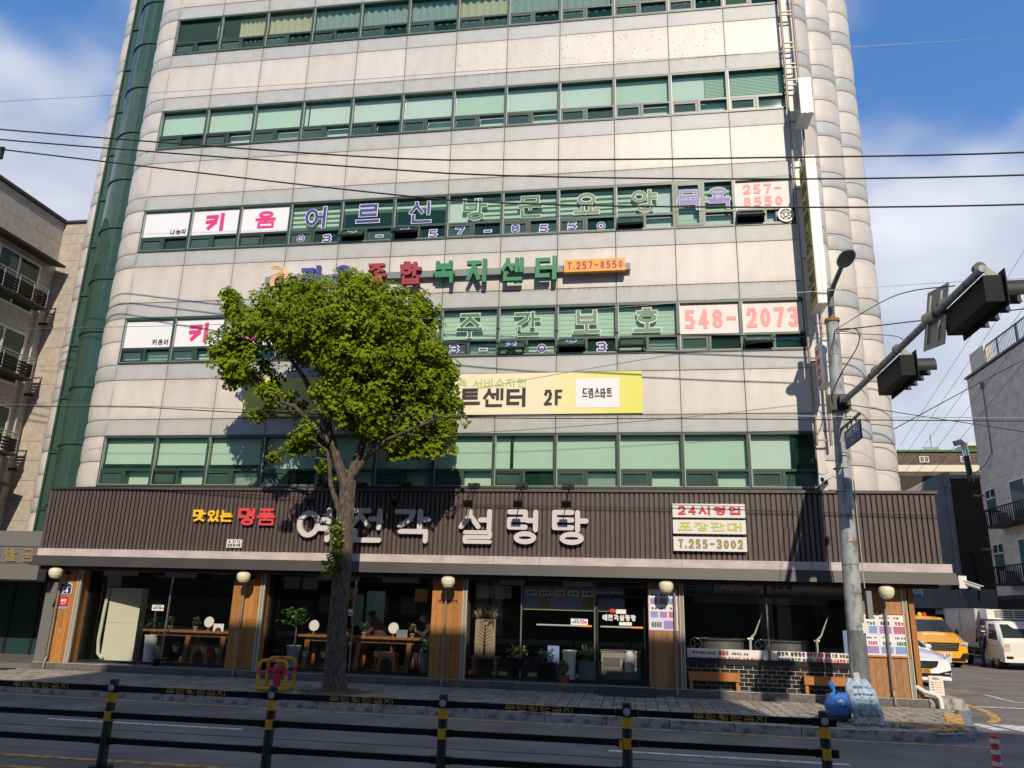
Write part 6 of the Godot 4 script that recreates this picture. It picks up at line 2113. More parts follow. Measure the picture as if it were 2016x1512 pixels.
func build_signal_pole() -> void:
	var px := 10.55
	var pz := 1.6
	var p := thing("signal_pole", "grey steel street pole with street lamp and a long traffic signal arm", "pole", Vector3(px, 0, pz))
	var mb := MB.new()
	mb.tube([Vector3(-0.06, 0.06, 0), Vector3(-0.03, 3.0, 0), Vector3(0.02, 5.4, 0), Vector3(0.05, 7.62, 0)], [0.165, 0.15, 0.135, 0.125], 18)
	part(p, "shaft", mb, M.pole)
	mb = MB.new()
	mb.tube([Vector3(0.05, 7.6, 0), Vector3(0.05, 7.66, 0)], 0.15, 16)
	part(p, "flange", mb, M.rust)
	mb = MB.new()
	mb.tube([Vector3(0.05, 7.66, 0), Vector3(0.07, 8.34, 0)], 0.065, 12)
	part(p, "upper_tube", mb, M.pole_dark)
	for y in [3.62, 3.12]:
		mb = MB.new()
		var r := 0.152
		mb.tube([Vector3(-0.02, y, 0), Vector3(-0.02, y + 0.035, 0)], r, 16)
		part(p, "rust_band", mb, M.rust)
	for y in [4.55, 4.1, 2.72, 2.2, 1.62, 1.2]:
		mb = MB.new()
		mb.tube([Vector3(-0.03, y, 0), Vector3(-0.03, y + 0.014, 0)], 0.158, 16)
		part(p, "strap", mb, M.steel)
	mb = MB.new()
	mb.tube([Vector3(-0.05, 0.12, 0), Vector3(-0.045, 0.74, 0), Vector3(-0.04, 1.55, 0)], [0.17, 0.168, 0.162], 18)
	part(p, "dark_sleeve", mb, M.pole_dark)
	mb = MB.new()
	mb.tube([Vector3(0.155, 5.0, 0.05), Vector3(0.16, 3.4, 0.05), Vector3(0.17, 2.3, 0.05)], 0.011, 6)
	part(p, "conduit", mb, M.silver)
	mb = MB.new()
	mb.bx(0.17, 0.26, 1.75, 2.25, -0.06, 0.12)
	part(p, "control_box", mb, M.box_grey)
	piece(p, "sticker", M.box_white, 0.02, 0.15, 1.5, 1.68, 0.125, 0.131)
	# lamp
	mb = MB.new()
	mb.tube([Vector3(0.07, 8.18, 0.0), Vector3(0.075, 8.3, 0.25), Vector3(0.1, 8.45, 0.85)], [0.055, 0.05, 0.045], 10)
	part(p, "lamp_arm", mb, M.pole_dark)
	mb = MB.new()
	mb.ell(Vector3(0.125, 8.5, 1.12), Vector3(0.17, 0.06, 0.3), 16, Basis(Vector3.RIGHT, -0.22))
	var lp := part(p, "lamp_head", mb, M.pole_dark)
	mb = MB.new()
	for k in 6:
		mb.xbox(Transform3D(Basis(Vector3.RIGHT, -0.22) * Basis.from_scale(Vector3(0.22 - 0.02 * absf(k - 2.5), 0.012, 0.026)), Vector3(0.125, 8.435 + 0.0125 * k, 0.99 + 0.055 * k)))
	part(lp, "louvre", mb, M.lens_tan)
	# signal arm
	mb = MB.new()
	mb.tube([Vector3(0.06, 5.86, 0.05), Vector3(0.09, 5.85, 1.2), Vector3(0.1, 5.83, 6.5)], [0.066, 0.056, 0.048], 12)
	part(p, "signal_arm", mb, M.pole)
	mb = MB.new()
	mb.bx(-0.17, 0.22, 5.7, 6.02, -0.16, 0.17)
	mb.bx(-0.02, 0.18, 5.76, 5.96, 0.17, 0.3)
	part(p, "arm_clamp", mb, M.frame_dark)
	for s in [[6.36, 5.9, "large black traffic signal hanging at the outer end of the arm"], [3.3, 5.82, "black traffic signal hanging at the middle of the arm"]]:
		var t := thing("traffic_signal", s[2], "traffic light", Vector3(px + 0.13, 5.9, pz + s[0]), 0, "traffic signals on the arm")
		var len := 1.22
		mb = MB.new()
		mb.bx(0.02, 0.24, -0.44, -0.1, -len, 0.0)
		part(t, "housing", mb, M.signal_black)
		mb = MB.new()
		mb.bx(0.24, 0.255, -0.5, -0.04, -len - 0.06, 0.06)
		part(t, "back_board", mb, M.signal_black)
		for k in 4:
			var c := Vector3(0.255, -0.27, -0.155 - 0.303 * k)
			mb = MB.new()
			# hooded visor: open at the bottom
			var ra := []
			var rb := []
			for q in 15:
				var a := -0.6 + (PI + 1.2) * q / 14.0
				ra.append(c + Vector3(0, 0.145 * sin(a), 0.145 * cos(a)))
				rb.append(c + Vector3(0.3, 0.15 * sin(a), 0.15 * cos(a)))
			mb.sheet([ra, rb], true)
			var rc := []
			var rd := []
			for q in 15:
				var a := -0.6 + (PI + 1.2) * q / 14.0
				rc.append(c + Vector3(0, 0.138 * sin(a), 0.138 * cos(a)))
				rd.append(c + Vector3(0.3, 0.143 * sin(a), 0.143 * cos(a)))
			mb.sheet([rc, rd])
			part(t, "visor", mb, M.visor)
			mb = MB.new()
			mb.ell(c, Vector3(0.03, 0.135, 0.135), 12)
			part(t, "lens", mb, M.signal_black)
		for z in [-0.02, -len + 0.04]:
			mb = MB.new()
			mb.beam(Vector3(-0.02, 0.06, z), Vector3(0.2, -0.14, z), 0.085, 0.012, Vector3(0, 0, 1))
			part(t, "bracket", mb, M.sign_back)
			mb = MB.new()
			mb.tube([Vector3(0, 0.0, z - 0.04), Vector3(0, 0, z + 0.04)], 0.072, 12)
			part(t, "ring_clamp", mb, M.frame_dark)
	var fs := thing("road_sign", "flat traffic sign on the signal arm, seen from its bare back", "sign", Vector3(px + 0.08, 5.83, pz + 4.9))
	fs.basis = Basis(Vector3(0, 0, 1), -0.12) * Basis(Vector3.UP, 0.1) * Basis(Vector3.RIGHT, 0.14)
	mb = MB.new()
	mb.bx(0.05, 0.062, -0.44, 0.42, -0.3, 0.32)
	part(fs, "plate", mb, M.sign_back)
	for z in [-0.16, 0.16]:
		piece(fs, "stiffener", M.silver, 0.02, 0.05, -0.36, 0.34, z - 0.018, z + 0.018)
	mb = MB.new()
	mb.tube([Vector3(0.0, 0, -0.16), Vector3(0.0, 0, 0.16)], 0.08, 10)
	part(fs, "clamp", mb, M.steel)
	# street name sign
	var bs := thing("street_name_sign", "blue street name sign hung from a bracket on the pole", "sign", Vector3(10.56, 5.04, 1.95), 0.0)
	bs.basis = Basis(Vector3.UP, -PI / 2)
	var plate := MB.new()
	plate.bx(0.0, 1.04, -0.165, 0.165, 0, 0.02)
	part(bs, "plate", plate, M.sign_blue)
	plate = MB.new()
	plate.bx(-0.015, 1.055, -0.18, 0.18, -0.006, -0.001)
	part(bs, "rim", plate, M.silver)
	words(bs, "중앙로77번길", 0.12, 0.92, 0.0, 0.11, 0.01, 0.021, M.outline_white)
	words(bs, "54", 0.42, 0.58, -0.12, 0.06, 0.006, 0.021, M.outline_white)
	plate = MB.new()
	plate.beam(Vector3(-0.3, 0.27, 0.01), Vector3(1.06, 0.27, 0.01), 0.04, 0.04)
	for q in [0.2, 0.5, 0.8]:
		plate.bx(q - 0.015, q + 0.015, 0.185, 0.25, 0.0, 0.02)
	part(bs, "bracket", plate, M.frame_dark)


func cable(label: String, pts: Array, r: float, m: Material, sag := 0.0, group := "cables over the street") -> void:
	var o := thing("overhead_cable", label, "cable", Vector3.ZERO, 0, group)
	var c := Curve3D.new()
	for i in pts.size():
		var p: Vector3 = pts[i]
		var a: Vector3 = pts[maxi(i - 1, 0)]
		var b: Vector3 = pts[mini(i + 1, pts.size() - 1)]
		var t := (b - a) / 6.0
		c.add_point(p, -t, t)
	var q := []
	var n := 28
	for i in n + 1:
		var s := float(i) / n
		q.append(c.sample_baked(s * c.get_baked_length(), true) - Vector3(0, sag * 4 * s * (1 - s), 0))
	var mb := MB.new()
	mb.tube(q, r, 6)
	part(o, "wire", mb, m)


func build_cables() -> void:
	cable("thick black cable crossing the facade, topmost of the three", [Vector3(-12, 13.0, 3.5), Vector3(-8.14, 12.29, 3.5), Vector3(0.74, 10.96, 3.5), Vector3(4.36, 10.63, 3.5), Vector3(9.08, 10.36, 3.5), Vector3(13.76, 10.15, 3.5), Vector3(20, 10.1, 3.5)], 0.017, M.cable)
	cable("thick black cable crossing the facade, middle of the three", [Vector3(-12, 12.7, 3.5), Vector3(-8.07, 12.01, 3.5), Vector3(0.76, 10.7, 3.5), Vector3(4.06, 10.28, 3.5), Vector3(9.05, 9.89, 3.5), Vector3(13.7, 9.68, 3.5), Vector3(20, 9.6, 3.5)], 0.017, M.cable)
	cable("thick black cable crossing the facade, lowest of the three, from the cable joint", [Vector3(-12, 12.5, 3.5), Vector3(-7.87, 11.72, 3.5), Vector3(0.81, 10.13, 3.5), Vector3(4.07, 9.65, 3.5), Vector3(9.02, 9.28, 3.5), Vector3(13.61, 9.08, 3.5), Vector3(20, 9.0, 3.5)], 0.017, M.cable)
	cable("hair-thin wire crossing the upper facade and the sky", [Vector3(-12, 13.6, 3.0), Vector3(-8.86, 13.48, 3.0), Vector3(-1.0, 13.31, 3.0), Vector3(3.89, 13.28, 3.0), Vector3(14.41, 13.09, 3.0), Vector3(20, 13, 3)], 0.005, M.steel)
	cable("pair of grey lines below the yellow banner, the upper one", [Vector3(-12, 5.95, 2.5), Vector3(-7.48, 5.83, 2.5), Vector3(-3.99, 5.75, 2.5), Vector3(0.85, 5.56, 2.5), Vector3(4.04, 5.47, 2.5), Vector3(7.99, 5.43, 2.5), Vector3(13.5, 5.33, 2.5), Vector3(20, 5.3, 2.5)], 0.007, M.steel)
	cable("dark line below the yellow banner, the lower one", [Vector3(-12, 5.9, 2.5), Vector3(-7.48, 5.79, 2.5), Vector3(-3.99, 5.73, 2.5), Vector3(-2.0, 5.6, 2.5), Vector3(0.85, 5.5, 2.5), Vector3(4.04, 5.41, 2.5), Vector3(7.99, 5.36, 2.5), Vector3(13.5, 5.27, 2.5), Vector3(20, 5.2, 2.5)], 0.011, M.cable)
	cable("thin pale wire across the third floor", [Vector3(-12, 7.47, 3.0), Vector3(-7.42, 7.44, 3.0), Vector3(-2.53, 7.4, 3.0), Vector3(4.06, 7.42, 3.0), Vector3(10.44, 7.74, 3.0), Vector3(13.65, 7.84, 3.0), Vector3(20, 7.9, 3.0)], 0.006, M.steel)
	cable("thin dark wire rising across the yellow banner to the pole", [Vector3(0.5, 6.1, 0.3), Vector3(2.53, 6.36, 1.0), Vector3(7.1, 6.96, 1.5), Vector3(10.56, 7.37, 1.6)], 0.006, M.cable)
	cable("black cable from the pole top to the right over the signal arm", [Vector3(10.6, 7.4, 1.6), Vector3(11.2, 7.44, 1.7), Vector3(14.25, 7.71, 1.8), Vector3(22, 8.4, 2.0)], 0.014, M.cable)
	cable("stay wire from the pole top to the outer signal arm", [Vector3(10.6, 7.4, 1.6), Vector3(10.66, 6.75, 5.0), Vector3(10.65, 5.95, 7.3)], 0.008, M.cable)
	cable("stay wire from the pole top to the middle of the signal arm", [Vector3(10.6, 7.36, 1.6), Vector3(10.64, 6.2, 4.7), Vector3(10.65, 5.9, 5.3)], 0.006, M.cable)
	cable("cable loop hanging from the pole top to the arm clamp", [Vector3(10.62, 7.38, 1.75), Vector3(11.0, 7.36, 1.8), Vector3(10.98, 7.0, 1.85), Vector3(10.6, 6.4, 1.85), Vector3(10.42, 6.0, 1.8), Vector3(10.44, 5.75, 1.75)], 0.011, M.cable)
	cable("black wire from the arm clamp slanting down to the right", [Vector3(10.75, 5.85, 1.6), Vector3(12.9, 5.45, 1.6), Vector3(16, 4.95, 1.6), Vector3(24, 4.0, 1.6)], 0.009, M.cable)
	cable("black wire slanting up to the right past the beige building", [Vector3(12.5, 6.0, -1.5), Vector3(15.2, 7.6, -4.0), Vector3(18.2, 9.3, -6.0)], 0.011, M.cable)
	for i in 5:
		var a := Vector3(16.8, 6.0 + 0.55 * i, -14)
		cable(["thin service wire above the brick roof, first from below", "thin service wire above the brick roof, second from below", "thin service wire above the brick roof, third from below", "thin service wire above the brick roof, fourth from below", "thin service wire above the brick roof, topmost"][i], [a, Vector3(18.5, 8.6 + 0.7 * i, -11), Vector3(20.5, 11.6 + 0.9 * i, -8.0)], 0.007, M.cable, 0.0, "service wires over the side street")
	var j := thing("cable_joint", "dark cable joint box hanging on the cable at the left edge", "cable joint", Vector3(-7.95, 11.66, 3.5))
	var mb := MB.new()
	mb.tube([Vector3(-0.1, 0.1, 0), Vector3(0.05, 0.09, 0)], 0.05, 8)
	mb.bx(-0.07, 0.03, -0.16, 0.06, -0.05, 0.05)
	mb.tube([Vector3(-0.03, -0.16, 0), Vector3(-0.1, -0.3, 0)], 0.012, 6)
	part(j, "box", mb, M.frame_dark)


# ---------- the ginkgo
func build_tree() -> void:
	var t := thing("street_tree", "bushy yellow-green ginkgo tree in front of the restaurant", "tree", Vector3(0.7, 0.1, 2.0))
	var f := FastNoiseLite.new()
	f.seed = 21
	f.frequency = 1.2
	var rows := []
	var line := [[0.0, 0.02, 0.33], [0.0, 0.12, 0.28], [-0.02, 0.4, 0.245], [-0.04, 1.2, 0.225], [-0.03, 2.6, 0.205], [-0.06, 3.4, 0.19], [-0.08, 4.0, 0.19], [-0.05, 4.25, 0.17]]
	for r in line:
		var ring := []
		for k in 29:
			var a := TAU * (k % 28) / 28
			var rr: float = r[2] * 0.84 * (1.0 + 0.13 * f.get_noise_2d(cos(a) * 3.0, sin(a) * 3.0 + r[1] * 0.25) + 0.045 * sin(a * 9 + r[1] * 0.6))
			ring.append(Vector3(r[0] + rr * cos(a), r[1], rr * sin(a)))
		rows.append(ring)
	var mb := MB.new()
	mb.sheet(rows, true)
	var trunk := part(t, "trunk", mb, M.bark)
	var limbs := [[[-0.08, 3.9, 0.0], [-0.35, 4.6, 0.05], [-0.57, 5.2, 0.1], [-0.75, 6.2, 0.1], [-0.95, 7.4, 0.0], [-0.9, 8.2, 0]], [[-0.05, 4.1, 0], [0.1, 4.8, -0.1], [0.28, 5.6, -0.2], [0.5, 6.8, -0.2], [0.3, 8.2, -0.1]], [[-0.05, 4.1, 0.05], [0.42, 4.7, 0.15], [1.1, 5.5, 0.3], [1.7, 6.6, 0.3]], [[-0.56, 5.2, 0.1], [-1.15, 6.3, 0.3], [-1.9, 7.2, 0.3], [-2.7, 7.9, 0.2]], [[-0.12, 3.3, 0], [-0.4, 4.0, 0.1], [-0.5, 4.7, 0.2], [-1.0, 5.1, 0.4]], [[-0.5, 4.9, 0.1], [-1.2, 5.6, 0.5], [-2.0, 5.9, 0.6]], [[0.3, 4.6, 0.1], [0.9, 4.9, 0.5], [1.8, 5.2, 0.7]], [[0.2, 5.3, -0.1], [0.6, 6.2, -0.7], [1.0, 7.4, -0.9]], [[-0.65, 5.7, 0.1], [-0.9, 6.4, -0.5], [-1.3, 7.5, -0.8]]]
	for i in limbs.size():
		var pts := []
		var rad := []
		for k in limbs[i].size():
			pts.append(Vector3(limbs[i][k][0], limbs[i][k][1], limbs[i][k][2]))
			rad.append(lerpf(0.115 if i < 2 else 0.07, 0.012, float(k) / (limbs[i].size() - 1)))
		mb = MB.new()
		mb.tube(pts, rad, 10)
		part(t, "limb", mb, M.bark)
	# crown: leafy boughs along measured places, each x, y, radius (in the tree's own frame), depth
	var boughs := [
		[-3.26, 8.26, 0.24], [-3.38, 8.47, 0.14], [-3.13, 8.02, 0.20], [-2.86, 7.78, 0.33], [-3.40, 7.06, 0.20], [-3.57, 6.99, 0.13], [-2.94, 7.15, 0.43], [-2.94, 6.63, 0.34],
		[-2.96, 6.28, 0.18], [-2.45, 6.40, 0.24], [-2.12, 7.99, 0.35], [-2.31, 8.13, 0.18], [-1.93, 8.32, 0.22], [-1.61, 8.37, 0.30], [-1.62, 8.54, 0.13], [-1.48, 7.80, 0.54],
		[-1.95, 7.39, 0.49], [-2.44, 7.60, 0.26], [-0.99, 8.12, 0.41], [-0.31, 8.43, 0.34], [-0.23, 8.66, 0.18], [0.12, 8.34, 0.27], [-0.42, 7.83, 0.54], [0.22, 7.81, 0.47],
		[0.78, 7.89, 0.39], [1.17, 8.21, 0.17], [1.32, 7.88, 0.30], [-0.84, 7.23, 0.53], [-1.30, 7.05, 0.40], [-0.04, 7.21, 0.58], [0.74, 7.25, 0.54], [1.35, 7.30, 0.32],
		[1.53, 6.92, 0.24], [0.48, 6.57, 0.54], [1.24, 6.61, 0.44], [1.81, 6.72, 0.23], [1.95, 6.35, 0.23], [2.08, 6.14, 0.16], [-0.15, 6.58, 0.45], [-0.63, 6.68, 0.35],
		[1.57, 6.14, 0.43], [0.82, 6.07, 0.44], [0.05, 6.08, 0.42], [-0.52, 5.84, 0.26], [2.04, 5.69, 0.25], [2.20, 5.45, 0.15], [1.45, 5.63, 0.46], [0.55, 5.58, 0.44],
		[-0.17, 5.47, 0.32], [1.92, 5.24, 0.25], [1.18, 5.16, 0.40], [0.43, 5.16, 0.32], [1.64, 4.89, 0.25], [2.03, 4.86, 0.13], [0.91, 4.81, 0.25], [1.30, 4.72, 0.16],
		[-0.94, 5.11, 0.26], [-1.23, 4.96, 0.23], [-1.47, 4.82, 0.17], [-1.72, 4.61, 0.11], [-0.60, 4.81, 0.17], [-1.78, 5.92, 0.20], [-2.02, 5.73, 0.17], [-2.24, 5.52, 0.13],
		[-1.50, 5.98, 0.16], [-1.32, 5.73, 0.10], [-0.56, 4.43, 0.12], [-0.37, 4.31, 0.12], [-2.23, 6.71, 0.20]]
	var sprig := MB.new()
	for i in 6:
		var az := rng.randf() * TAU
		var d := Vector3(cos(az), rng.randf_range(-0.45, 0.3), sin(az)).normalized()
		var c := d * rng.randf_range(0.02, 0.09)
		var up := Vector3(rng.randf_range(-1, 1), rng.randf_range(-0.2, 1), rng.randf_range(-1, 1)).normalized()
		up = (Vector3(0, 1, 0) + up * 0.75).normalized()
		var s := d.cross(up).normalized() * 0.036
		var tip := c + d * 0.06
		sprig.tint = Color(1, 1, 1) * rng.randf_range(0.75, 1.2)
		sprig.tint.a = 1.0
		sprig.tri(c, tip - s, tip - s * 0.3 + d * 0.014)
		sprig.tri(c, tip - s * 0.3 + d * 0.014, tip + s * 0.3 + d * 0.012)
		sprig.tri(c, tip + s * 0.3 + d * 0.012, tip + s)
	var xf := []
	var cols := []
	for b in boughs:
		var r: float = b[2]
		var edge := clampf(Vector2((b[0] + 0.5) / 2.6, (b[1] - 6.8) / 1.9).length(), 0, 1)
		var deep := 1.35 * sqrt(maxf(0.0, 1.0 - edge * edge))
		for copy_i in (1 if r < 0.2 else 3):
			var zo: float = rng.randf_range(-0.15, 0.15) if r < 0.2 else [deep, 0.0, -deep][copy_i] * rng.randf_range(0.6, 1.0)
			var n := int(900.0 * r * r) + 14
			var bough_k := rng.randf_range(0.85, 1.12)
			for i in n:
				var d := Vector3(rng.randfn(), rng.randfn(), rng.randfn()).normalized() * pow(rng.randf(), 0.5) * r * 1.0
				d += d.normalized() * f.get_noise_3dv((d.normalized() + Vector3(b[0], b[1], zo)) * 3.0) * r * 0.6
				var p := Vector3(b[0], b[1], zo) + d
				# small clearings between twigs
				if f.get_noise_3dv(p * 2.0) > 0.13:
					continue
				var yy := (Vector3(0.1, 0.55, 0.5) + d.normalized() * 0.7 + Vector3(rng.randfn(), rng.randfn(), rng.randfn()) * 0.35).normalized()
				var xx := yy.cross(Vector3(rng.randfn(), rng.randfn(), rng.randfn())).normalized()
				var bs := Basis(xx, yy, xx.cross(yy)).scaled(Vector3.ONE * rng.randf_range(0.75, 1.15))
				xf.append(Transform3D(bs, p))
				var k := rng.randf_range(0.75, 1.2) * bough_k
				var yl := rng.randf()
				cols.append(Color(0.15 * k + 0.05 * yl * k, 0.235 * k + 0.02 * yl, 0.008 * k))
	var mm := MultiMesh.new()
	mm.transform_format = MultiMesh.TRANSFORM_3D
	mm.use_colors = true
	mm.mesh = sprig.mesh()
	mm.instance_count = xf.size()
	for i in xf.size():
		mm.set_instance_transform(i, xf[i])
		mm.set_instance_color(i, cols[i])
	var crown := MultiMeshInstance3D.new()
	crown.name = "crown"
	crown.multimesh = mm
	crown.material_override = M.leaf
	crown.set_meta("kind", "stuff")
	t.add_child(crown, true)
	# twigs inside the crown, each from the nearest limb
	mb = MB.new()
	for b in boughs:
		var c := Vector3(b[0], b[1], 0)
		var base := Vector3(0, 4.2, 0)
		for l in limbs:
			for q in l.size() - 1:
				for w in 4:
					var p := Vector3(l[q][0], l[q][1], l[q][2]).lerp(Vector3(l[q + 1][0], l[q + 1][1], l[q + 1][2]), w / 4.0)
					if p.distance_to(c) + maxf(0.0, p.y - c.y) * 2.0 < base.distance_to(c) + maxf(0.0, base.y - c.y) * 2.0:
						base = p
		mb.tube([base, (base + c) / 2 + Vector3(0, 0.08, 0.05), c], [0.026, 0.016, 0.006], 5)
	part(t, "twig", mb, M.bark, "stuff")
	# shoots growing from the trunk
	xf.clear()
	for i in 70:
		var a := rng.randf_range(0, PI)
		var y := rng.randf_range(2.2, 3.2)
		xf.append(Transform3D(Basis(Vector3(rng.randfn(), rng.randfn(), rng.randfn()).normalized(), rng.randf() * TAU), Vector3(-0.16 + 0.1 * rng.randfn() * clampf((3.2 - y), 0.3, 1), y, 0.19 + 0.05 * rng.randf())))
	mm = MultiMesh.new()
	mm.transform_format = MultiMesh.TRANSFORM_3D
	mm.use_colors = true
	mm.mesh = sprig.mesh()
	mm.instance_count = xf.size()
	for i in xf.size():
		mm.set_instance_transform(i, xf[i])
		mm.set_instance_color(i, Color(0.2, 0.24, 0.03))
	var sh := MultiMeshInstance3D.new()
	sh.name = "trunk_shoots"
	sh.multimesh = mm
	sh.material_override = M.leaf
	sh.set_meta("kind", "stuff")
	t.add_child(sh, true)


# ---------- a body as one surface: distances to tapered capsules, joined smoothly, meshed as surface nets
func figure(bones: Array, cell: float, k: float, paint: Callable) -> ArrayMesh:
	var lo := Vector3(1e9, 1e9, 1e9)
	var hi := -lo
	for b in bones:
		var r: float = maxf(b[2], b[3]) + cell * 2 + k
		for e in 2:
			lo = lo.min(b[e] - Vector3.ONE * r)
			hi = hi.max(b[e] + Vector3.ONE * r)
	var nx := int((hi.x - lo.x) / cell) + 2
	var ny := int((hi.y - lo.y) / cell) + 2
	var nz := int((hi.z - lo.z) / cell) + 2
	var field := PackedFloat32Array()
	field.resize(nx * ny * nz)
	field.fill(10.0)
	for b in bones:
		var a: Vector3 = b[0]
		var ab: Vector3 = b[1] - a
		var l2 := maxf(ab.length_squared(), 1e-9)
		var r0: float = b[2]
		var dr: float = b[3] - r0
		var rm := maxf(b[2], b[3]) + k + cell * 2
		var mn := (a.min(b[1]) - Vector3.ONE * rm - lo) / cell
		var mx := (a.max(b[1]) + Vector3.ONE * rm - lo) / cell
		for z in range(maxi(0, int(mn.z)), mini(nz, int(mx.z) + 2)):
			for y in range(maxi(0, int(mn.y)), mini(ny, int(mx.y) + 2)):
				for x in range(maxi(0, int(mn.x)), mini(nx, int(mx.x) + 2)):
					var p := lo + Vector3(x, y, z) * cell - a
					var t := clampf(p.dot(ab) / l2, 0.0, 1.0)
					var d := (p - ab * t).length() - (r0 + dr * t)
					var i := (z * ny + y) * nx + x
					var o := field[i]
					var h := clampf(0.5 + 0.5 * (o - d) / k, 0.0, 1.0)
					field[i] = lerpf(o, d, h) - k * h * (1.0 - h)
	var mb := MB.new()
	var ids := {}
	var pos := []
	var nor := []
	var at := func(x: int, y: int, z: int) -> float: return field[(z * ny + y) * nx + x]
	for z in nz - 1:
		for y in ny - 1:
			for x in nx - 1:
				var base := (z * ny + y) * nx + x
				var c := [field[base], field[base + 1], field[base + nx], field[base + nx + 1], field[base + nx * ny], field[base + nx * ny + 1], field[base + nx * ny + nx], field[base + nx * ny + nx + 1]]
				var inside := 0
				for q in 8:
					if c[q] < 0.0:
						inside += 1
				if inside == 0 or inside == 8:
					continue
				var s := Vector3.ZERO
				var m := 0
				for q in 8:
					for e in [1, 2, 4]:
						if q & e:
							continue
						var w: int = q | e
						if (c[q] < 0.0) != (c[w] < 0.0):
							var t: float = c[q] / (c[q] - c[w])
							s += Vector3(q & 1, (q >> 1) & 1, (q >> 2) & 1).lerp(Vector3(w & 1, (w >> 1) & 1, (w >> 2) & 1), t)
							m += 1
				ids[base] = pos.size()
				pos.append(lo + (Vector3(x, y, z) + s / m) * cell)
				nor.append(Vector3(c[1] + c[3] + c[5] + c[7] - c[0] - c[2] - c[4] - c[6], c[2] + c[3] + c[6] + c[7] - c[0] - c[1] - c[4] - c[5], c[4] + c[5] + c[6] + c[7] - c[0] - c[1] - c[2] - c[3]).normalized())
	var emit := func(q: Array, flip: bool) -> void:
		if flip:
			q.reverse()
		for t in [[0, 2, 1], [0, 3, 2]]:
			for w in t:
				var i: int = q[w]
				mb.tint = paint.call(pos[i])
				mb.vert(pos[i], nor[i], Vector2.ZERO)
	for z in range(1, nz - 1):
		for y in range(1, ny - 1):
			for x in range(1, nx - 1):
				var i := (z * ny + y) * nx + x
				var v := field[i] < 0.0
				var sy := nx
				var sz := nx * ny
				if v != (field[i + 1] < 0.0):
					emit.call([ids[i - sy - sz], ids[i - sz], ids[i], ids[i - sy]], not v)
				if v != (field[i + sy] < 0.0):
					emit.call([ids[i - 1 - sz], ids[i - 1], ids[i], ids[i - sz]], not v)
				if v != (field[i + sz] < 0.0):
					emit.call([ids[i - 1 - sy], ids[i - sy], ids[i], ids[i - 1]], not v)
	return mb.mesh()


func build_walker() -> void:
	var o := thing("person", "person in a navy work jacket walking away beside the white truck", "person", Vector3(20.32, 0.0, -17.6), 0.15)
	var B := [[Vector3(0, 0.95, 0), Vector3(0, 1.15, 0.0), 0.155, 0.15], [Vector3(0, 1.15, 0), Vector3(0, 1.38, -0.01), 0.155, 0.14], [Vector3(-0.17, 1.41, 0), Vector3(0.17, 1.41, 0), 0.085, 0.085], [Vector3(-0.1, 1.2, 0), Vector3(0.1, 1.2, 0), 0.13, 0.13],
		[Vector3(0, 1.44, 0), Vector3(0, 1.55, -0.01), 0.062, 0.058], [Vector3(0, 1.64, -0.02), Vector3(0, 1.7, 0.0), 0.086, 0.092], [Vector3(0, 1.6, -0.07), Vector3(0, 1.66, -0.1), 0.05, 0.03],
		[Vector3(-0.22, 1.4, 0), Vector3(-0.29, 1.13, 0.05), 0.072, 0.06], [Vector3(-0.29, 1.13, 0.05), Vector3(-0.22, 0.98, -0.16), 0.055, 0.042], [Vector3(-0.22, 0.98, -0.16), Vector3(-0.18, 0.96, -0.24), 0.04, 0.034],
		[Vector3(0.22, 1.4, 0), Vector3(0.29, 1.13, 0.05), 0.072, 0.06], [Vector3(0.29, 1.13, 0.05), Vector3(0.22, 0.98, -0.16), 0.055, 0.042], [Vector3(0.22, 0.98, -0.16), Vector3(0.18, 0.96, -0.24), 0.04, 0.034],
		[Vector3(-0.09, 0.92, 0), Vector3(-0.11, 0.5, -0.08), 0.11, 0.075], [Vector3(-0.11, 0.5, -0.08), Vector3(-0.11, 0.09, -0.06), 0.072, 0.055], [Vector3(-0.11, 0.05, -0.03), Vector3(-0.12, 0.045, -0.2), 0.05, 0.042],
		[Vector3(0.09, 0.92, 0), Vector3(0.11, 0.5, 0.02), 0.11, 0.075], [Vector3(0.11, 0.5, 0.02), Vector3(0.11, 0.11, 0.2), 0.072, 0.055], [Vector3(0.11, 0.08, 0.22), Vector3(0.12, 0.045, 0.08), 0.05, 0.042],
		[Vector3(-0.092, 1.65, 0.0), Vector3(-0.096, 1.67, 0.0), 0.022, 0.02], [Vector3(0.092, 1.65, 0.0), Vector3(0.096, 1.67, 0.0), 0.022, 0.02]]
	var paint := func(p: Vector3) -> Color:
		if p.y > 1.53:
			return Color(0.012, 0.01, 0.009) if p.y > 1.66 or (p.z > -0.02 and p.y > 1.6) else Color(0.4, 0.23, 0.15)
		if p.y < 0.085:
			return Color(0.01, 0.01, 0.01)
		if p.y < 0.97 and absf(p.x) < 0.2:
			return Color(0.022, 0.026, 0.045)
		if absf(p.x) > 0.12 and p.z < -0.18:
			return Color(0.4, 0.23, 0.15)
		return Color(0.014, 0.017, 0.032)
	part(o, "body", figure(B, 0.022, 0.035, paint), M.body)
	var mb := MB.new()
	mb.bx(-0.17, 0.17, 1.355, 1.39, 0.13, 0.142)
	part(o, "reflective_strip", mb, M.outline_white)
	words(o, "ACE", -0.08, 0.08, 1.2, 0.1, 0.011, 0.165, M.outline_white)


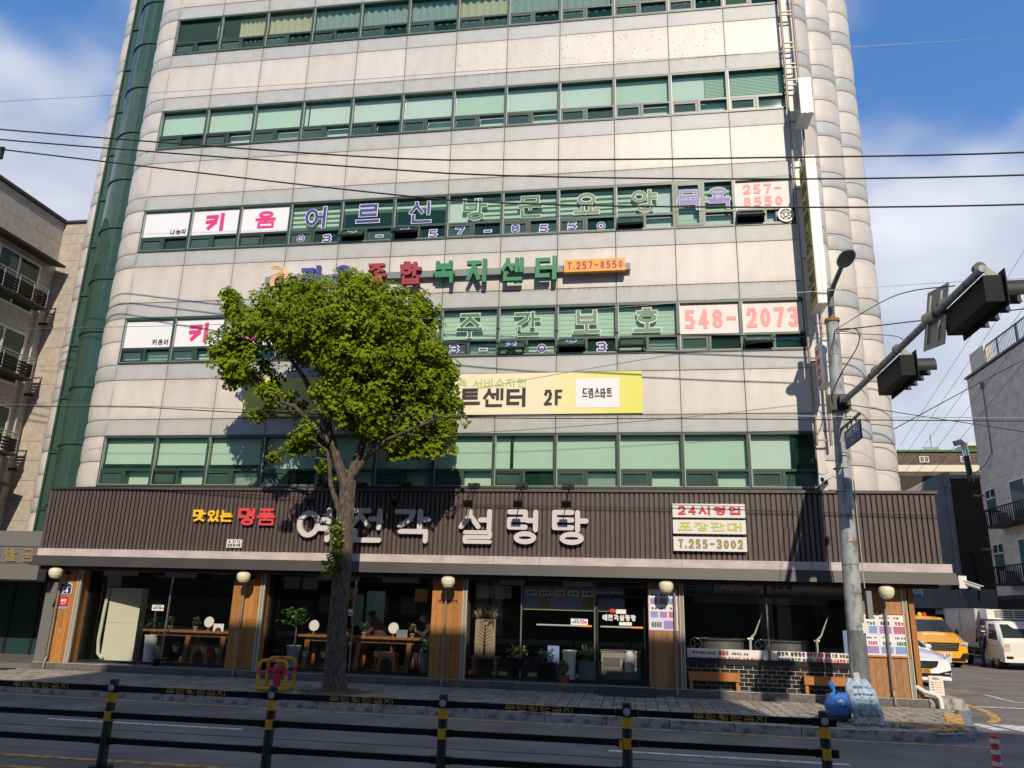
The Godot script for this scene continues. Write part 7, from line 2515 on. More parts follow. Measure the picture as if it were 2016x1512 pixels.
# ---------- vehicles; each faces +z, its base at the ground
func wheel(o: Node3D, x: float, z: float, r: float, w: float) -> void:
	var b := Basis(Vector3(0, 0, 1), PI / 2)
	var mb := MB.new()
	mb.lathe([Vector2(r * 0.62, -w / 2), Vector2(r * 0.94, -w / 2), Vector2(r, -w * 0.3), Vector2(r, w * 0.3), Vector2(r * 0.94, w / 2), Vector2(r * 0.62, w / 2)], Transform3D(b, Vector3(x, r, z)), 20)
	var t := part(o, "wheel", mb, M.rubber)
	mb = MB.new()
	mb.lathe([Vector2(0, -w * 0.42), Vector2(r * 0.62, -w * 0.42), Vector2(r * 0.62, w * 0.42), Vector2(0, w * 0.42)], Transform3D(b, Vector3(x, r, z)), 16)
	for k in 5:
		var a := TAU * k / 5
		mb.beam(Vector3(x - w * 0.45, r, z), Vector3(x - w * 0.45, r + cos(a) * r * 0.58, z + sin(a) * r * 0.58), 0.03, 0.05)
	part(t, "rim", mb, M.silver)


# stations from the front: z, then half width and height of five points up the side
func hull(st: Array) -> MB:
	var rows := []
	for s in st:
		var r := []
		for i in range(0, s[1].size(), 2):
			r.append(Vector3(-s[1][i], s[1][i + 1], s[0]))
		for i in range(s[1].size() - 2, -1, -2):
			r.append(Vector3(s[1][i], s[1][i + 1], s[0]))
		rows.append(r)
	var mb := MB.new()
	mb.sheet(rows)
	var f: Array = rows[0]
	var n := f.size()
	for i in n / 2 - 1:
		mb.quad(f[i], f[n - 1 - i], f[n - 2 - i], f[i + 1])
	f = rows[rows.size() - 1]
	for i in n / 2 - 1:
		mb.quad(f[n - 1 - i], f[i], f[i + 1], f[n - 2 - i])
	return mb


func emblem(o: Node3D, at: Vector3, w: float) -> void:
	var mb := MB.new()
	mb.ring2(Vector2.ZERO, Vector2(w, w * 0.55), w * 0.1, 0, 0.012)
	mb.stroke(Vector2(-w * 0.45, -w * 0.35), Vector2(-w * 0.2, w * 0.35), w * 0.1, 0, 0.01)
	mb.stroke(Vector2(w * 0.2, -w * 0.35), Vector2(w * 0.45, w * 0.35), w * 0.1, 0, 0.01)
	mb.stroke(Vector2(-w * 0.35, -w * 0.04), Vector2(w * 0.35, w * 0.06), w * 0.08, 0, 0.01)
	var p := part(o, "emblem", mb, M.chrome)
	p.position = at


func build_vehicles() -> void:
	# white saloon
	var c := thing("parked_car", "white saloon car with a yellow number plate, half behind the restaurant corner", "car", Vector3(14.2, 0, -6.55), 0.06)
	var mb := hull([[0.0, [0.72, 0.22, 0.80, 0.34, 0.80, 0.55, 0.74, 0.68, 0.5, 0.72, 0.2, 0.73]], [-0.25, [0.84, 0.2, 0.91, 0.36, 0.91, 0.62, 0.86, 0.76, 0.55, 0.8, 0.2, 0.81]], [-0.8, [0.88, 0.2, 0.93, 0.4, 0.93, 0.72, 0.88, 0.86, 0.6, 0.91, 0.2, 0.93]], [-1.35, [0.88, 0.2, 0.93, 0.4, 0.93, 0.8, 0.89, 0.94, 0.6, 0.98, 0.2, 1.0]], [-4.3, [0.88, 0.2, 0.93, 0.4, 0.93, 0.84, 0.89, 0.98, 0.6, 1.0, 0.2, 1.02]], [-4.9, [0.8, 0.25, 0.86, 0.4, 0.88, 0.8, 0.82, 0.95, 0.6, 0.98, 0.2, 1.0]]])
	part(c, "body", mb, M.car_white)
	mb = hull([[-1.3, [0.84, 0.93, 0.83, 0.94, 0.82, 0.95, 0.7, 0.97, 0.5, 0.98, 0.2, 0.99]], [-2.1, [0.87, 0.93, 0.78, 1.2, 0.7, 1.36, 0.6, 1.41, 0.45, 1.43, 0.2, 1.44]], [-3.0, [0.87, 0.95, 0.78, 1.22, 0.7, 1.4, 0.6, 1.46, 0.45, 1.48, 0.2, 1.49]], [-3.7, [0.86, 0.95, 0.76, 1.2, 0.68, 1.36, 0.58, 1.42, 0.45, 1.44, 0.2, 1.45]], [-4.4, [0.82, 0.98, 0.8, 0.99, 0.78, 1.0, 0.7, 1.01, 0.5, 1.02, 0.2, 1.03]]])
	part(c, "roof", mb, M.car_white)
	mb = MB.new()
	mb.quad(Vector3(-0.76, 0.98, -1.31), Vector3(0.76, 0.98, -1.31), Vector3(0.6, 1.405, -2.06), Vector3(-0.6, 1.405, -2.06))
	part(c, "windscreen", mb, M.car_glass)
	for s in [-1, 1]:
		mb = MB.new()
		var a := Vector3(s * 0.875, 0.97, -1.65)
		var b := Vector3(s * 0.875, 0.99, -3.9)
		var d := Vector3(s * 0.73, 1.35, -3.5)
		var e := Vector3(s * 0.73, 1.33, -2.2)
		if s > 0:
			mb.quad(a, b, d, e)
		else:
			mb.quad(b, a, e, d)
		part(c, "side_glass", mb, M.car_glass)
		mb = MB.new()
		mb.prism(PackedVector2Array([Vector2(s * 0.55, 0.62), Vector2(s * 0.66, 0.55), Vector2(s * 0.86, 0.66), Vector2(s * 0.88, 0.84), Vector2(s * 0.72, 0.76)]), -0.26, -0.03)
		part(c, "headlight", mb, M.lens)
		mb = MB.new()
		mb.ell(Vector3(s * 0.98, 1.0, -1.75), Vector3(0.1, 0.075, 0.06), 12)
		part(c, "mirror", mb, M.car_white)
		mb = MB.new()
		mb.prism(PackedVector2Array([Vector2(s * 0.42, 0.3), Vector2(s * 0.76, 0.29), Vector2(s * 0.8, 0.45), Vector2(s * 0.72, 0.43), Vector2(s * 0.45, 0.36)]), -0.05, 0.02)
		var fg := part(c, "fog_lamp_recess", mb, M.grille)
		piece(fg, "fog_lamp", M.lens, s * 0.68 - 0.06, s * 0.68 + 0.06, 0.35, 0.375, 0.02, 0.026)
		wheel(c, s * 0.8, -0.95, 0.33, 0.21)
		wheel(c, s * 0.8, -3.8, 0.33, 0.21)
	mb = MB.new()
	mb.prism(PackedVector2Array([Vector2(-0.5, 0.68), Vector2(0.5, 0.68), Vector2(0.44, 0.54), Vector2(0.3, 0.48), Vector2(-0.3, 0.48), Vector2(-0.44, 0.54)]), -0.05, 0.012)
	var gr := part(c, "grille", mb, M.grille)
	for k in 15:
		piece(gr, "grille_bar", M.chrome, -0.42 + 0.058 * k, -0.405 + 0.058 * k, 0.51, 0.67, 0.012, 0.024)
	emblem(c, Vector3(0, 0.6, 0.026), 0.085)
	mb = MB.new()
	mb.bx(-0.46, 0.46, 0.27, 0.36, -0.05, 0.014)
	part(c, "lower_intake", mb, M.grille)
	piece(c, "front_lip", M.car_white, -0.78, 0.78, 0.19, 0.26, -0.06, 0.03)
	var pl := piece(c, "number_plate", M.fence_yellow, -0.26, 0.26, 0.37, 0.48, 0.0, 0.03)
	words(c, "4025", -0.1, 0.22, 0.385, 0.08, 0.009, 0.031, M.ink, "plate_number")
	# yellow van
	var v := thing("parked_van", "yellow van with four round roof lights behind the white car", "van", Vector3(18.3, 0, -16.3), 0.05)
	mb = hull([[0.0, [0.8, 0.22, 0.86, 0.38, 0.88, 0.6, 0.86, 0.86, 0.6, 0.93, 0.2, 0.95]], [-0.2, [0.9, 0.22, 0.95, 0.4, 0.96, 0.7, 0.92, 0.96, 0.7, 1.02, 0.2, 1.04]], [-0.75, [0.92, 0.22, 0.96, 0.5, 0.96, 0.9, 0.92, 1.18, 0.75, 1.24, 0.2, 1.27]], [-0.9, [0.92, 0.22, 0.96, 0.5, 0.96, 0.9, 0.93, 1.24, 0.78, 1.27, 0.2, 1.3]], [-1.75, [0.92, 0.22, 0.96, 0.5, 0.96, 0.95, 0.92, 1.35, 0.78, 1.84, 0.2, 1.88]], [-2.4, [0.92, 0.22, 0.96, 0.5, 0.96, 0.95, 0.92, 1.4, 0.8, 1.88, 0.2, 1.93]], [-5.0, [0.9, 0.25, 0.94, 0.5, 0.95, 0.95, 0.9, 1.4, 0.8, 1.88, 0.2, 1.92]]])
	part(v, "body", mb, M.van_yellow)
	mb = MB.new()
	mb.quad(Vector3(-0.84, 1.29, -0.885), Vector3(0.84, 1.29, -0.885), Vector3(0.73, 1.76, -1.56), Vector3(-0.73, 1.76, -1.56))
	part(v, "windscreen", mb, M.car_glass)
	mb = MB.new()
	mb.prism(PackedVector2Array([Vector2(-0.6, 0.92), Vector2(0.6, 0.92), Vector2(0.52, 0.62), Vector2(-0.52, 0.62)]), -0.05, 0.014)
	gr = part(v, "grille", mb, M.grille)
	for k in 4:
		piece(gr, "grille_bar", M.cabinet_grey, -0.53, 0.53, 0.67 + 0.06 * k, 0.69 + 0.06 * k, 0.014, 0.022)
	emblem(v, Vector3(0, 0.79, 0.024), 0.1)
	piece(v, "hood_strip", M.box_white, -0.5, 0.35, 1.205, 1.24, -0.66, -0.62)
	var np := piece(v, "number_plate", M.box_white, -0.26, 0.26, 0.42, 0.55, 0.0, 0.03)
	words(v, "2148", -0.2, 0.22, 0.44, 0.09, 0.01, 0.032, M.print_red, "plate_number")
	mb = MB.new()
	mb.bx(-0.75, 0.75, 0.25, 0.36, -0.05, 0.016)
	part(v, "lower_intake", mb, M.grille)
	for s in [-1, 1]:
		mb = MB.new()
		mb.prism(PackedVector2Array([Vector2(s * 0.62, 0.9), Vector2(s * 0.64, 0.78), Vector2(s * 0.88, 0.8), Vector2(s * 0.93, 0.95), Vector2(s * 0.7, 0.95)]), -0.2, 0.0)
		part(v, "headlight", mb, M.lens)
		mb = MB.new()
		mb.prism(PackedVector2Array([Vector2(s * 0.52, 0.32), Vector2(s * 0.85, 0.32), Vector2(s * 0.86, 0.56), Vector2(s * 0.68, 0.54)]), -0.06, 0.02)
		part(v, "fog_lamp_recess", mb, M.grille)
		mb = MB.new()
		mb.ell(Vector3(s * 1.03, 1.3, -1.1), Vector3(0.08, 0.13, 0.07), 10)
		part(v, "mirror", mb, M.black)
		mb = MB.new()
		var a := Vector3(s * 0.945, 1.28, -1.35)
		var b := Vector3(s * 0.945, 1.32, -4.6)
		var d := Vector3(s * 0.84, 1.74, -4.5)
		var e := Vector3(s * 0.845, 1.72, -1.85)
		if s > 0:
			mb.quad(a, b, d, e)
		else:
			mb.quad(b, a, e, d)
		part(v, "side_glass", mb, M.car_glass)
		wheel(v, s * 0.84, -0.95, 0.34, 0.22)
		wheel(v, s * 0.84, -4.1, 0.34, 0.22)
	for r in [[-0.72, "lime_gold"], [-0.55, "orange_pale"], [0.0, "lime_gold"], [0.18, "red"]]:
		mb = MB.new()
		mb.lathe([Vector2(0.09, 1.88), Vector2(0.09, 1.93), Vector2(0.085, 1.98), Vector2(0.06, 2.03), Vector2(0, 2.045)], Transform3D(Basis(), Vector3(r[0], 0, -1.95)), 12)
		part(v, "roof_light", mb, M[r[1]])
	# white truck
	var t := thing("parked_truck", "white box truck with a roof cooling unit at the right edge of the street", "truck", Vector3(21.2, 0, -16.1), 0.0)
	mb = hull([[0.0, [0.78, 0.3, 0.84, 0.45, 0.85, 0.7, 0.83, 0.95, 0.6, 1.0, 0.2, 1.02]], [-0.12, [0.83, 0.28, 0.87, 0.5, 0.87, 0.8, 0.86, 1.08, 0.65, 1.12, 0.2, 1.14]], [-0.55, [0.84, 0.28, 0.88, 0.5, 0.88, 0.9, 0.86, 1.15, 0.74, 1.7, 0.2, 1.74]], [-0.8, [0.84, 0.28, 0.88, 0.5, 0.88, 0.9, 0.86, 1.15, 0.76, 1.76, 0.2, 1.8]], [-1.75, [0.84, 0.3, 0.88, 0.5, 0.88, 0.9, 0.86, 1.15, 0.76, 1.78, 0.2, 1.8]]])
	part(t, "cab", mb, M.truck_white)
	mb = MB.new()
	mb.quad(Vector3(-0.74, 1.17, -0.125), Vector3(0.74, 1.17, -0.125), Vector3(0.66, 1.66, -0.5), Vector3(-0.66, 1.66, -0.5))
	part(t, "windscreen", mb, M.car_glass)
	for s in [-1, 1]:
		mb = MB.new()
		var a := Vector3(s * 0.872, 1.1, -0.35)
		var b := Vector3(s * 0.872, 1.1, -1.15)
		var d := Vector3(s * 0.785, 1.66, -1.15)
		var e := Vector3(s * 0.785, 1.66, -0.68)
		if s > 0:
			mb.quad(a, b, d, e)
		else:
			mb.quad(b, a, e, d)
		part(t, "side_glass", mb, M.car_glass)
		mb = MB.new()
		mb.prism(PackedVector2Array([Vector2(s * 0.62, 0.95), Vector2(s * 0.6, 0.68), Vector2(s * 0.84, 0.66), Vector2(s * 0.85, 0.8), Vector2(s * 0.78, 0.95)]), -0.2, 0.012)
		var hl := part(t, "headlight", mb, M.lens)
		mb = MB.new()
		mb.prism(PackedVector2Array([Vector2(s * 0.62, 0.95), Vector2(s * 0.61, 0.84), Vector2(s * 0.83, 0.82), Vector2(s * 0.78, 0.95)]), 0.012, 0.018)
		part(hl, "indicator", mb, M.orange)
		mb = MB.new()
		mb.bx(s * 0.66 - 0.12, s * 0.66 + 0.12, 0.38, 0.5, -0.05, 0.012)
		part(t, "fog_lamp_recess", mb, M.grille)
		mb = MB.new()
		mb.bx(s * 0.98 - 0.07, s * 0.98 + 0.07, 1.08, 1.4, -0.34, -0.26)
		mb.beam(Vector3(s * 0.86, 1.2, -0.4), Vector3(s * 0.98, 1.24, -0.3), 0.03, 0.03)
		part(t, "mirror", mb, M.black)
		piece(t, "door_handle", M.black, s * 0.885 - 0.01, s * 0.885 + 0.01, 0.92, 0.98, -1.3, -1.22)
		piece(t, "door_seam", M.cabinet_grey, s * 0.882 - 0.003, s * 0.882 + 0.003, 0.4, 1.15, -1.42, -1.41)
		piece(t, "side_stripe", M.cabinet_grey, s * 0.882 - 0.003, s * 0.882 + 0.003, 0.86, 0.875, -1.4, -0.3)
		wheel(t, s * 0.76, -0.75, 0.31, 0.2)
		wheel(t, s * 0.7, -3.9, 0.28, 0.3)
	mb = MB.new()
	mb.bx(-0.92, 0.92, 0.72, 2.24, -5.2, -1.95)
	var bx := part(t, "cargo_box", mb, M.truck_grey)
	for s in [-1, 1]:
		for y in [0.74, 2.19]:
			piece(bx, "box_rail", M.silver, s * 0.93 - 0.02, s * 0.93 + 0.02, y, y + 0.06, -5.22, -1.93)
		for z in [-5.2, -3.6, -1.99]:
			piece(bx, "box_post", M.silver, s * 0.93 - 0.015, s * 0.93 + 0.015, 0.8, 2.19, z, z + 0.05)
	mb = MB.new()
	mb.bx(-0.78, 0.78, 1.84, 2.22, -1.92, -1.2)
	var cu := part(t, "cooling_unit", mb, M.truck_white)
	for k in 4:
		piece(cu, "unit_louvre", M.grille, -0.5, 0.6, 1.91 + 0.075 * k, 1.95 + 0.075 * k, -1.2, -1.195)
	for q in [-0.2, 0.2]:
		piece(cu, "unit_divider", M.truck_white, q - 0.02, q + 0.02, 1.88, 2.2, -1.2, -1.19)
	piece(t, "chassis", M.grille, -0.4, 0.4, 0.35, 0.6, -5.1, -0.6)
	piece(t, "side_guard", M.silver, -0.86, -0.82, 0.4, 0.44, -3.4, -1.7)
	piece(t, "bumper", M.truck_white, -0.86, 0.86, 0.28, 0.4, -0.1, 0.03)


# ---------- neighbours
func course_panels(o: Node, m: Material, along: String, a: float, b: float, at: float, y0: float, y1: float, wide: float, high: float, out: float) -> void:
	var y := y0
	var j := 0
	while y < y1 - 0.05:
		var yb := minf(y + high, y1)
		var x := a - (wide * 0.5 if j % 2 else 0.0)
		while x < b - 0.05:
			var xa := maxf(x, a)
			var xb := minf(x + wide, b)
			if xb - xa > 0.05:
				if along == "x":
					piece(o, "stone_panel", m, xa + 0.004, xb - 0.004, y + 0.005, yb - 0.005, at - 0.03, at + out)
				else:
					piece(o, "stone_panel", m, at - 0.03, at + out, y + 0.005, yb - 0.005, xa + 0.004, xb - 0.004)
			x += wide
		y = yb
		j += 1


func build_left_neighbour() -> void:
	var b := thing("apartment_house", "grey stone apartment house with black balconies at the left edge", "building")
	piece(b, "wall", M.mortar, -20.0, -9.6, 0.0, 14.0, -9.0, -4.035)
	course_panels(b, M.stucco, "x", -12.6, -9.6, -4.0, 3.3, 13.6, 1.6, 0.62, 0.0)
	piece(b, "coping", M.canopy, -12.6, -9.5, 14.0, 14.08, -9.0, -3.93)
	course_panels(b, M.stucco, "x", -12.6, -9.6, -4.0, 13.6, 14.0, 1.6, 0.62, 0.0)
	piece(b, "wing_wall", M.mortar, -20.0, -12.64, 0.0, 14.0, -4.04, 4.0)
	course_panels(b, M.stone_grey, "z", -4.0, 4.0, -12.6, 3.3, 14.0, 1.5, 0.62, 0.0)
	piece(b, "coping", M.canopy, -20.1, -12.5, 14.0, 14.1, -4.0, 4.1)
	for i in 3:
		var y := 10.05 - 2.39 * i
		var w := MB.new()
		w.bx(-12.6, -12.54, y + 0.35, y + 0.42, -3.35, -1.0)
		w.bx(-12.6, -12.54, y + 2.0, y + 2.07, -3.35, -1.0)
		for z in [-3.35, -2.5, -1.7, -1.07]:
			w.bx(-12.6, -12.54, y + 0.42, y + 2.0, z, z + 0.07)
		var wo := part(b, "window", w, M.frame_white)
		for z in [-3.28, -2.43, -1.63]:
			piece(wo, "pane", M.window_dark if z < -3 else M.window_teal, -12.59, -12.565, y + 0.42, y + 2.0, z, z + 0.78)
		var bl := MB.new()
		bl.bx(-12.6, -12.12, y + 0.55, y + 0.62, -3.45, 0.2)
		var bo := part(b, "balcony", bl, M.canopy)
		for k in 4:
			piece(bo, "slat", M.fence_black, -12.17, -12.14, y + 0.68 + 0.1 * k, y + 0.745 + 0.1 * k, -3.42, 0.2)
			piece(bo, "slat", M.fence_black, -12.56, -12.17, y + 0.68 + 0.1 * k, y + 0.745 + 0.1 * k, -3.45, -3.42)
		var rm := MB.new()
		rm.tube([Vector3(-12.6, y + 1.22, -3.42), Vector3(-12.15, y + 1.22, -3.42), Vector3(-12.15, y + 1.22, 0.2)], 0.022, 8)
		rm.tube([Vector3(-12.15, y + 1.12, -3.42), Vector3(-12.15, y + 1.12, 0.2)], 0.014, 6)
		for k in 7:
			rm.tube([Vector3(-12.15, y + 0.6, -3.4 + 0.6 * k), Vector3(-12.15, y + 1.22, -3.4 + 0.6 * k)], 0.016, 6)
		part(bo, "handrail", rm, M.silver)
		var vm := MB.new()
		vm.tube([Vector3(-12.55, y + 0.2, -3.75), Vector3(-12.3, y + 0.2, -3.75), Vector3(-12.25, y + 0.15, -3.7)], 0.05, 8)
		part(b, "vent_pipe", vm, M.frame_dark)
	var hd := MB.new()
	hd.prism(PackedVector2Array([Vector2(0, 0), Vector2(0.55, -0.12), Vector2(0.6, -0.05), Vector2(0, 0.14)]), -3.75, 1.0, Transform3D(Basis(), Vector3(-12.6, 12.32, 0)))
	part(b, "rain_hood", hd, M.canopy)
	hd = MB.new()
	hd.prism(PackedVector2Array([Vector2(0, 0), Vector2(0.55, -0.1), Vector2(0.6, 0.0), Vector2(0, 0.14)]), -3.6, 1.0, Transform3D(Basis(), Vector3(-12.6, 4.95, 0)))
	part(b, "rain_hood", hd, M.canopy)
	var dp := MB.new()
	dp.tube([Vector3(-12.52, 3.4, -3.6), Vector3(-12.52, 11.0, -3.6)], 0.035, 8)
	part(b, "rainpipe", dp, M.silver)
	# stone porch at its foot
	var p := thing("stone_porch", "dark granite porch with gold lettering and a black doorway at the left edge", "porch", Vector3(0, 0, -0.5))
	for r in [[2.93, 3.32], [2.52, 2.92], [2.12, 2.51]]:
		for k in 4:
			piece(p, "granite_panel", M.granite, -15.0 + 1.7 * k, -13.308 + 1.7 * k, r[0], r[1] - 0.008, -0.3, 0.0)
	piece(p, "soffit", M.frame_dark, -15.0, -8.0, 2.08, 2.12, -2.8, -0.02)
	piece(p, "side_pier", M.granite, -8.2, -7.9, 0.0, 2.08, -2.0, -0.4)
	piece(p, "door_wall", M.room_dark, -15.0, -8.0, 0.0, 3.3, -3.0, -2.8)
	for k in 4:
		piece(p, "door_frame", M.frame_dark, -11.4 + 0.8 * k, -11.33 + 0.8 * k, 0.12, 2.08, -2.2, -2.12)
		piece(p, "door_glass", M.window_dark, -11.33 + 0.8 * k, -10.6 + 0.8 * k, 0.12, 2.08, -2.17, -2.15)
	piece(p, "porch_step", M.granite, -15.0, -7.55, 0.0, 0.2, -2.8, 0.35)
	var gl := MB.new()
	text(gl, "족발굼", -9.74, -8.32, 2.55, 0.33, 0.026, 0.0, 0.03, false, 0.72)
	part(p, "gold_letter", gl, M.gold)
	var wv := MB.new()
	text(wv, "TV", -9.2, -8.75, 1.55, 0.2, 0.028, -2.14, 0.01)
	part(p, "door_lettering", wv, M.fabric_grey)


func brick_face(o: Node, m: Array, x0: float, x1: float, y0: float, y1: float, z: float, bw: float, bh: float) -> void:
	# rows of bricks proud of the mortar, joined into one part: far too small to tell apart singly
	var mb := MB.new()
	var y := y0
	var j := 0
	while y < y1 - bh * 0.4:
		var x := x0 - (bw / 2 if j % 2 else 0.0)
		while x < x1:
			var a := maxf(x, x0)
			var b := minf(x + bw - 0.012, x1)
			if b - a > 0.02:
				var k := rng.randf_range(0.65, 1.25)
				mb.tint = Color(k, k, k)
				mb.quad(Vector3(a, y, z + 0.012), Vector3(b, y, z + 0.012), Vector3(b, y + bh - 0.014, z + 0.012), Vector3(a, y + bh - 0.014, z + 0.012))
				mb.quad(Vector3(a, y + bh - 0.014, z + 0.012), Vector3(b, y + bh - 0.014, z + 0.012), Vector3(b, y + bh - 0.014, z), Vector3(a, y + bh - 0.014, z))
			x += bw
		y += bh
		j += 1
	part(o, "brickwork", mb, m[0], "stuff")


func build_right_neighbours() -> void:
	M.brick_dark.vertex_color_use_as_albedo = true
	M.brick_brown.vertex_color_use_as_albedo = true
	# long brown brick building far back
	var b := thing("brick_building", "long brown brick building with a cream band and white vents, far back over the roofs", "building")
	piece(b, "wall", M.mortar, 19.0, 29.0, 0.0, 11.5, -40.0, -32.02)
	brick_face(b, [M.brick_brown], 21.5, 29.0, 10.72, 11.5, -32.02, 0.42, 0.11)
	brick_face(b, [M.brick_brown], 21.5, 29.0, 7.8, 10.28, -32.02, 0.42, 0.11)
	piece(b, "cream_band", M.cream, 19.0, 29.0, 10.3, 10.7, -32.02, -31.96)
	piece(b, "green_roof_edge", M.roof_green, 18.9, 29.1, 11.5, 11.62, -40.0, -31.9)
	for q in [23.75, 26.06]:
		var vm := MB.new()
		vm.bx(q, q + 0.54, 10.86, 10.91, -32.0, -31.95)
		vm.bx(q, q + 0.54, 11.18, 11.23, -32.0, -31.95)
		for k in 3:
			vm.bx(q + 0.245 * k, q + 0.245 * k + 0.05, 10.91, 11.18, -32.0, -31.95)
		for k in 2:
			vm.bx(q + 0.05, q + 0.49, 10.98 + 0.1 * k, 11.0 + 0.1 * k, -31.99, -31.955)
		part(b, "wall_vent", vm, M.box_white)
	var an := MB.new()
	an.tube([Vector3(24.9, 11.6, -33), Vector3(24.9, 12.8, -33)], 0.03, 6)
	an.bx(24.5, 25.3, 11.8, 12.0, -33.1, -32.9)
	part(b, "roof_antenna", an, M.steel)
	var rb := MB.new()
	rb.bx(26.6, 28.6, 11.9, 12.1, -34, -32)
	rb.bx(26.6, 28.6, 11.62, 11.9, -34, -32.3)
	part(b, "roof_box", rb, M.cream)
	# dark brick and grey building with a shop
	var g := thing("grey_building", "grey rendered and dark brick building with a lettered shop front beside the yellow van", "building")
	piece(g, "wall", M.mortar, 18.0, 24.5, 2.9, 9.05, -31.5, -26.02)
	brick_face(g, [M.brick_dark], 23.0, 24.5, 3.3, 8.9, -26.02, 0.22, 0.085)
	piece(g, "brick_cap", M.grey_wall, 22.9, 24.6, 8.9, 9.1, -26.3, -25.95)
	var gw := MB.new()
	gw.prism(PackedVector2Array([Vector2(17.6, 2.8), Vector2(22.95, 2.8), Vector2(22.95, 9.2), Vector2(22.4, 9.1), Vector2(20.7, 8.2), Vector2(17.6, 7.2)]), -26.0, -25.8)
	part(g, "grey_wall", gw, M.grey_wall)
	for y in [4.2, 6.6]:
		piece(g, "window_frame", M.frame_white, 21.2, 21.6, y, y + 1.3, -25.8, -25.76)
		piece(g, "window", M.window_dark, 21.25, 21.55, y + 0.06, y + 1.24, -25.76, -25.75)
	var rp := MB.new()
	rp.tube([Vector3(22.75, 0.2, -25.7), Vector3(22.75, 8.4, -25.7)], 0.06, 8)
	rp.bx(22.6, 22.9, 8.4, 8.65, -25.8, -25.6)
	part(g, "rainpipe", rp, M.grey_wall)
	piece(g, "shop_fascia", M.grey_wall, 17.6, 22.9, 2.3, 2.8, -26.0, -25.5)
	piece(g, "shop_recess", M.room_dark, 17.6, 22.9, 0.0, 2.8, -27.4, -27.2)
	for q in [19.2, 20.4, 21.4, 22.3]:
		piece(g, "shop_frame", M.cladding, q, q + 0.18, 0.0, 2.3, -26.2, -26.0)
		piece(g, "shop_glass", M.window_dark, q + 0.18, q + 0.9, 0.3, 2.3, -26.12, -26.1)
	piece(g, "shop_header", M.cladding_dark, 17.6, 22.9, 2.0, 2.3, -26.2, -25.98)
	words(g, "공보석", 19.3, 21.05, 2.9, 0.38, 0.035, -25.79, M.outline_white)
	piece(g, "shop_sign", M.box_white, 21.5, 22.2, 2.02, 2.25, -25.9, -25.8)
	piece(g, "base_wall", M.box_grey, 22.95, 24.5, 0.0, 3.3, -26.3, -26.0)
	var cd := MB.new()
	cd.tube([Vector3(23.55, 5.2, -25.95), Vector3(23.66, 4.9, -25.95), Vector3(23.7, 3.4, -25.95), Vector3(23.65, 2.7, -25.95)], 0.03, 6)
	part(g, "conduit", cd, M.black)
	# beige apartment building
	var a := thing("beige_apartment", "beige apartment building with small balconies and a roof railing at the right edge", "building")
	piece(a, "wall", M.joint_pale, 23.44, 34.0, 2.9, 13.6, -23.2, -6.0)
	course_panels(a, M.beige_wall, "z", -23.2, -14.0, 23.41, 2.9, 13.5, 2.4, 0.66, 0.0)
	# panels stand on the street face, to the left
	piece(a, "end_face", M.beige_wall, 23.4, 34.0, 2.9, 13.5, -23.24, -23.2)
	piece(a, "coping", M.frame_dark, 23.3, 34.0, 13.5, 13.6, -23.3, -6.0)
	piece(a, "corner_pier", M.cream, 23.4, 23.8, 13.6, 14.6, -22.6, -21.0)
	var rl := MB.new()
	rl.bx(23.5, 23.54, 14.5, 14.56, -21.0, -8.0)
	rl.bx(23.5, 23.54, 13.7, 13.74, -21.0, -8.0)
	part(a, "roof_rail", rl, M.rail_blue)
	for k in 80:
		piece(a, "rail_bar", M.rail_blue, 23.51, 23.53, 13.74, 14.5, -20.9 + 0.14 * k, -20.88 + 0.14 * k)
	for k in 6:
		piece(a, "rail_post", M.rail_blue, 23.49, 23.55, 13.6, 14.56, -19.9 + 1.9 * k, -19.8 + 1.9 * k)
	piece(a, "undercroft", M.frame_dark, 24.2, 34.0, 0.0, 2.9, -22.0, -6.0)
	piece(a, "lower_beam", M.canopy, 23.38, 34.0, 2.72, 2.9, -23.3, -6.0)
	for y in [0.0, 2.56]:
		var y0: float = 6.14 - y
		var w := MB.new()
		w.bx(23.36, 23.42, y0 - 0.05, y0, -23.0, -21.84)
		w.bx(23.36, 23.42, y0 + 1.2, y0 + 1.26, -23.0, -21.84)
		w.bx(23.36, 23.42, y0 + 1.62, y0 + 1.68, -23.0, -21.84)
		w.bx(23.36, 23.42, y0, y0 + 1.62, -23.0, -22.93)
		w.bx(23.36, 23.42, y0, y0 + 1.62, -21.91, -21.84)
		w.bx(23.36, 23.42, y0 + 1.26, y0 + 1.62, -22.46, -22.39)
		var wo := part(a, "window", w, M.frame_white)
		piece(wo, "pane", M.window_teal, 23.38, 23.4, y0, y0 + 1.2, -22.93, -21.91)
		piece(wo, "pane", M.window_dark, 23.38, 23.4, y0 + 1.26, y0 + 1.62, -22.93, -22.46)
		piece(wo, "pane", M.window_dark, 23.38, 23.4, y0 + 1.26, y0 + 1.62, -22.39, -21.91)
		w = MB.new()
		w.bx(23.36, 23.42, y0 + 1.66, y0 + 1.75, -20.5, -17.5)
		for z in [-20.5, -19.1, -17.6]:
			w.bx(23.36, 23.42, y0 - 0.2, y0 + 1.66, z, z + 0.1)
		wo = part(a, "balcony_door", w, M.frame_white)
		piece(wo, "pane", M.window_teal, 23.38, 23.4, y0 - 0.2, y0 + 1.66, -20.4, -19.1)
		piece(wo, "pane", M.window_dark, 23.38, 23.4, y0 - 0.2, y0 + 1.66, -19.0, -17.6)
		var bl := MB.new()
		bl.bx(22.6, 23.4, y0 - 0.28, y0 - 0.2, -21.7, -17.4)
		var bo := part(a, "balcony", bl, M.black)
		var br := MB.new()
		br.bx(22.6, 22.64, y0 + 0.5, y0 + 0.55, -21.7, -17.4)
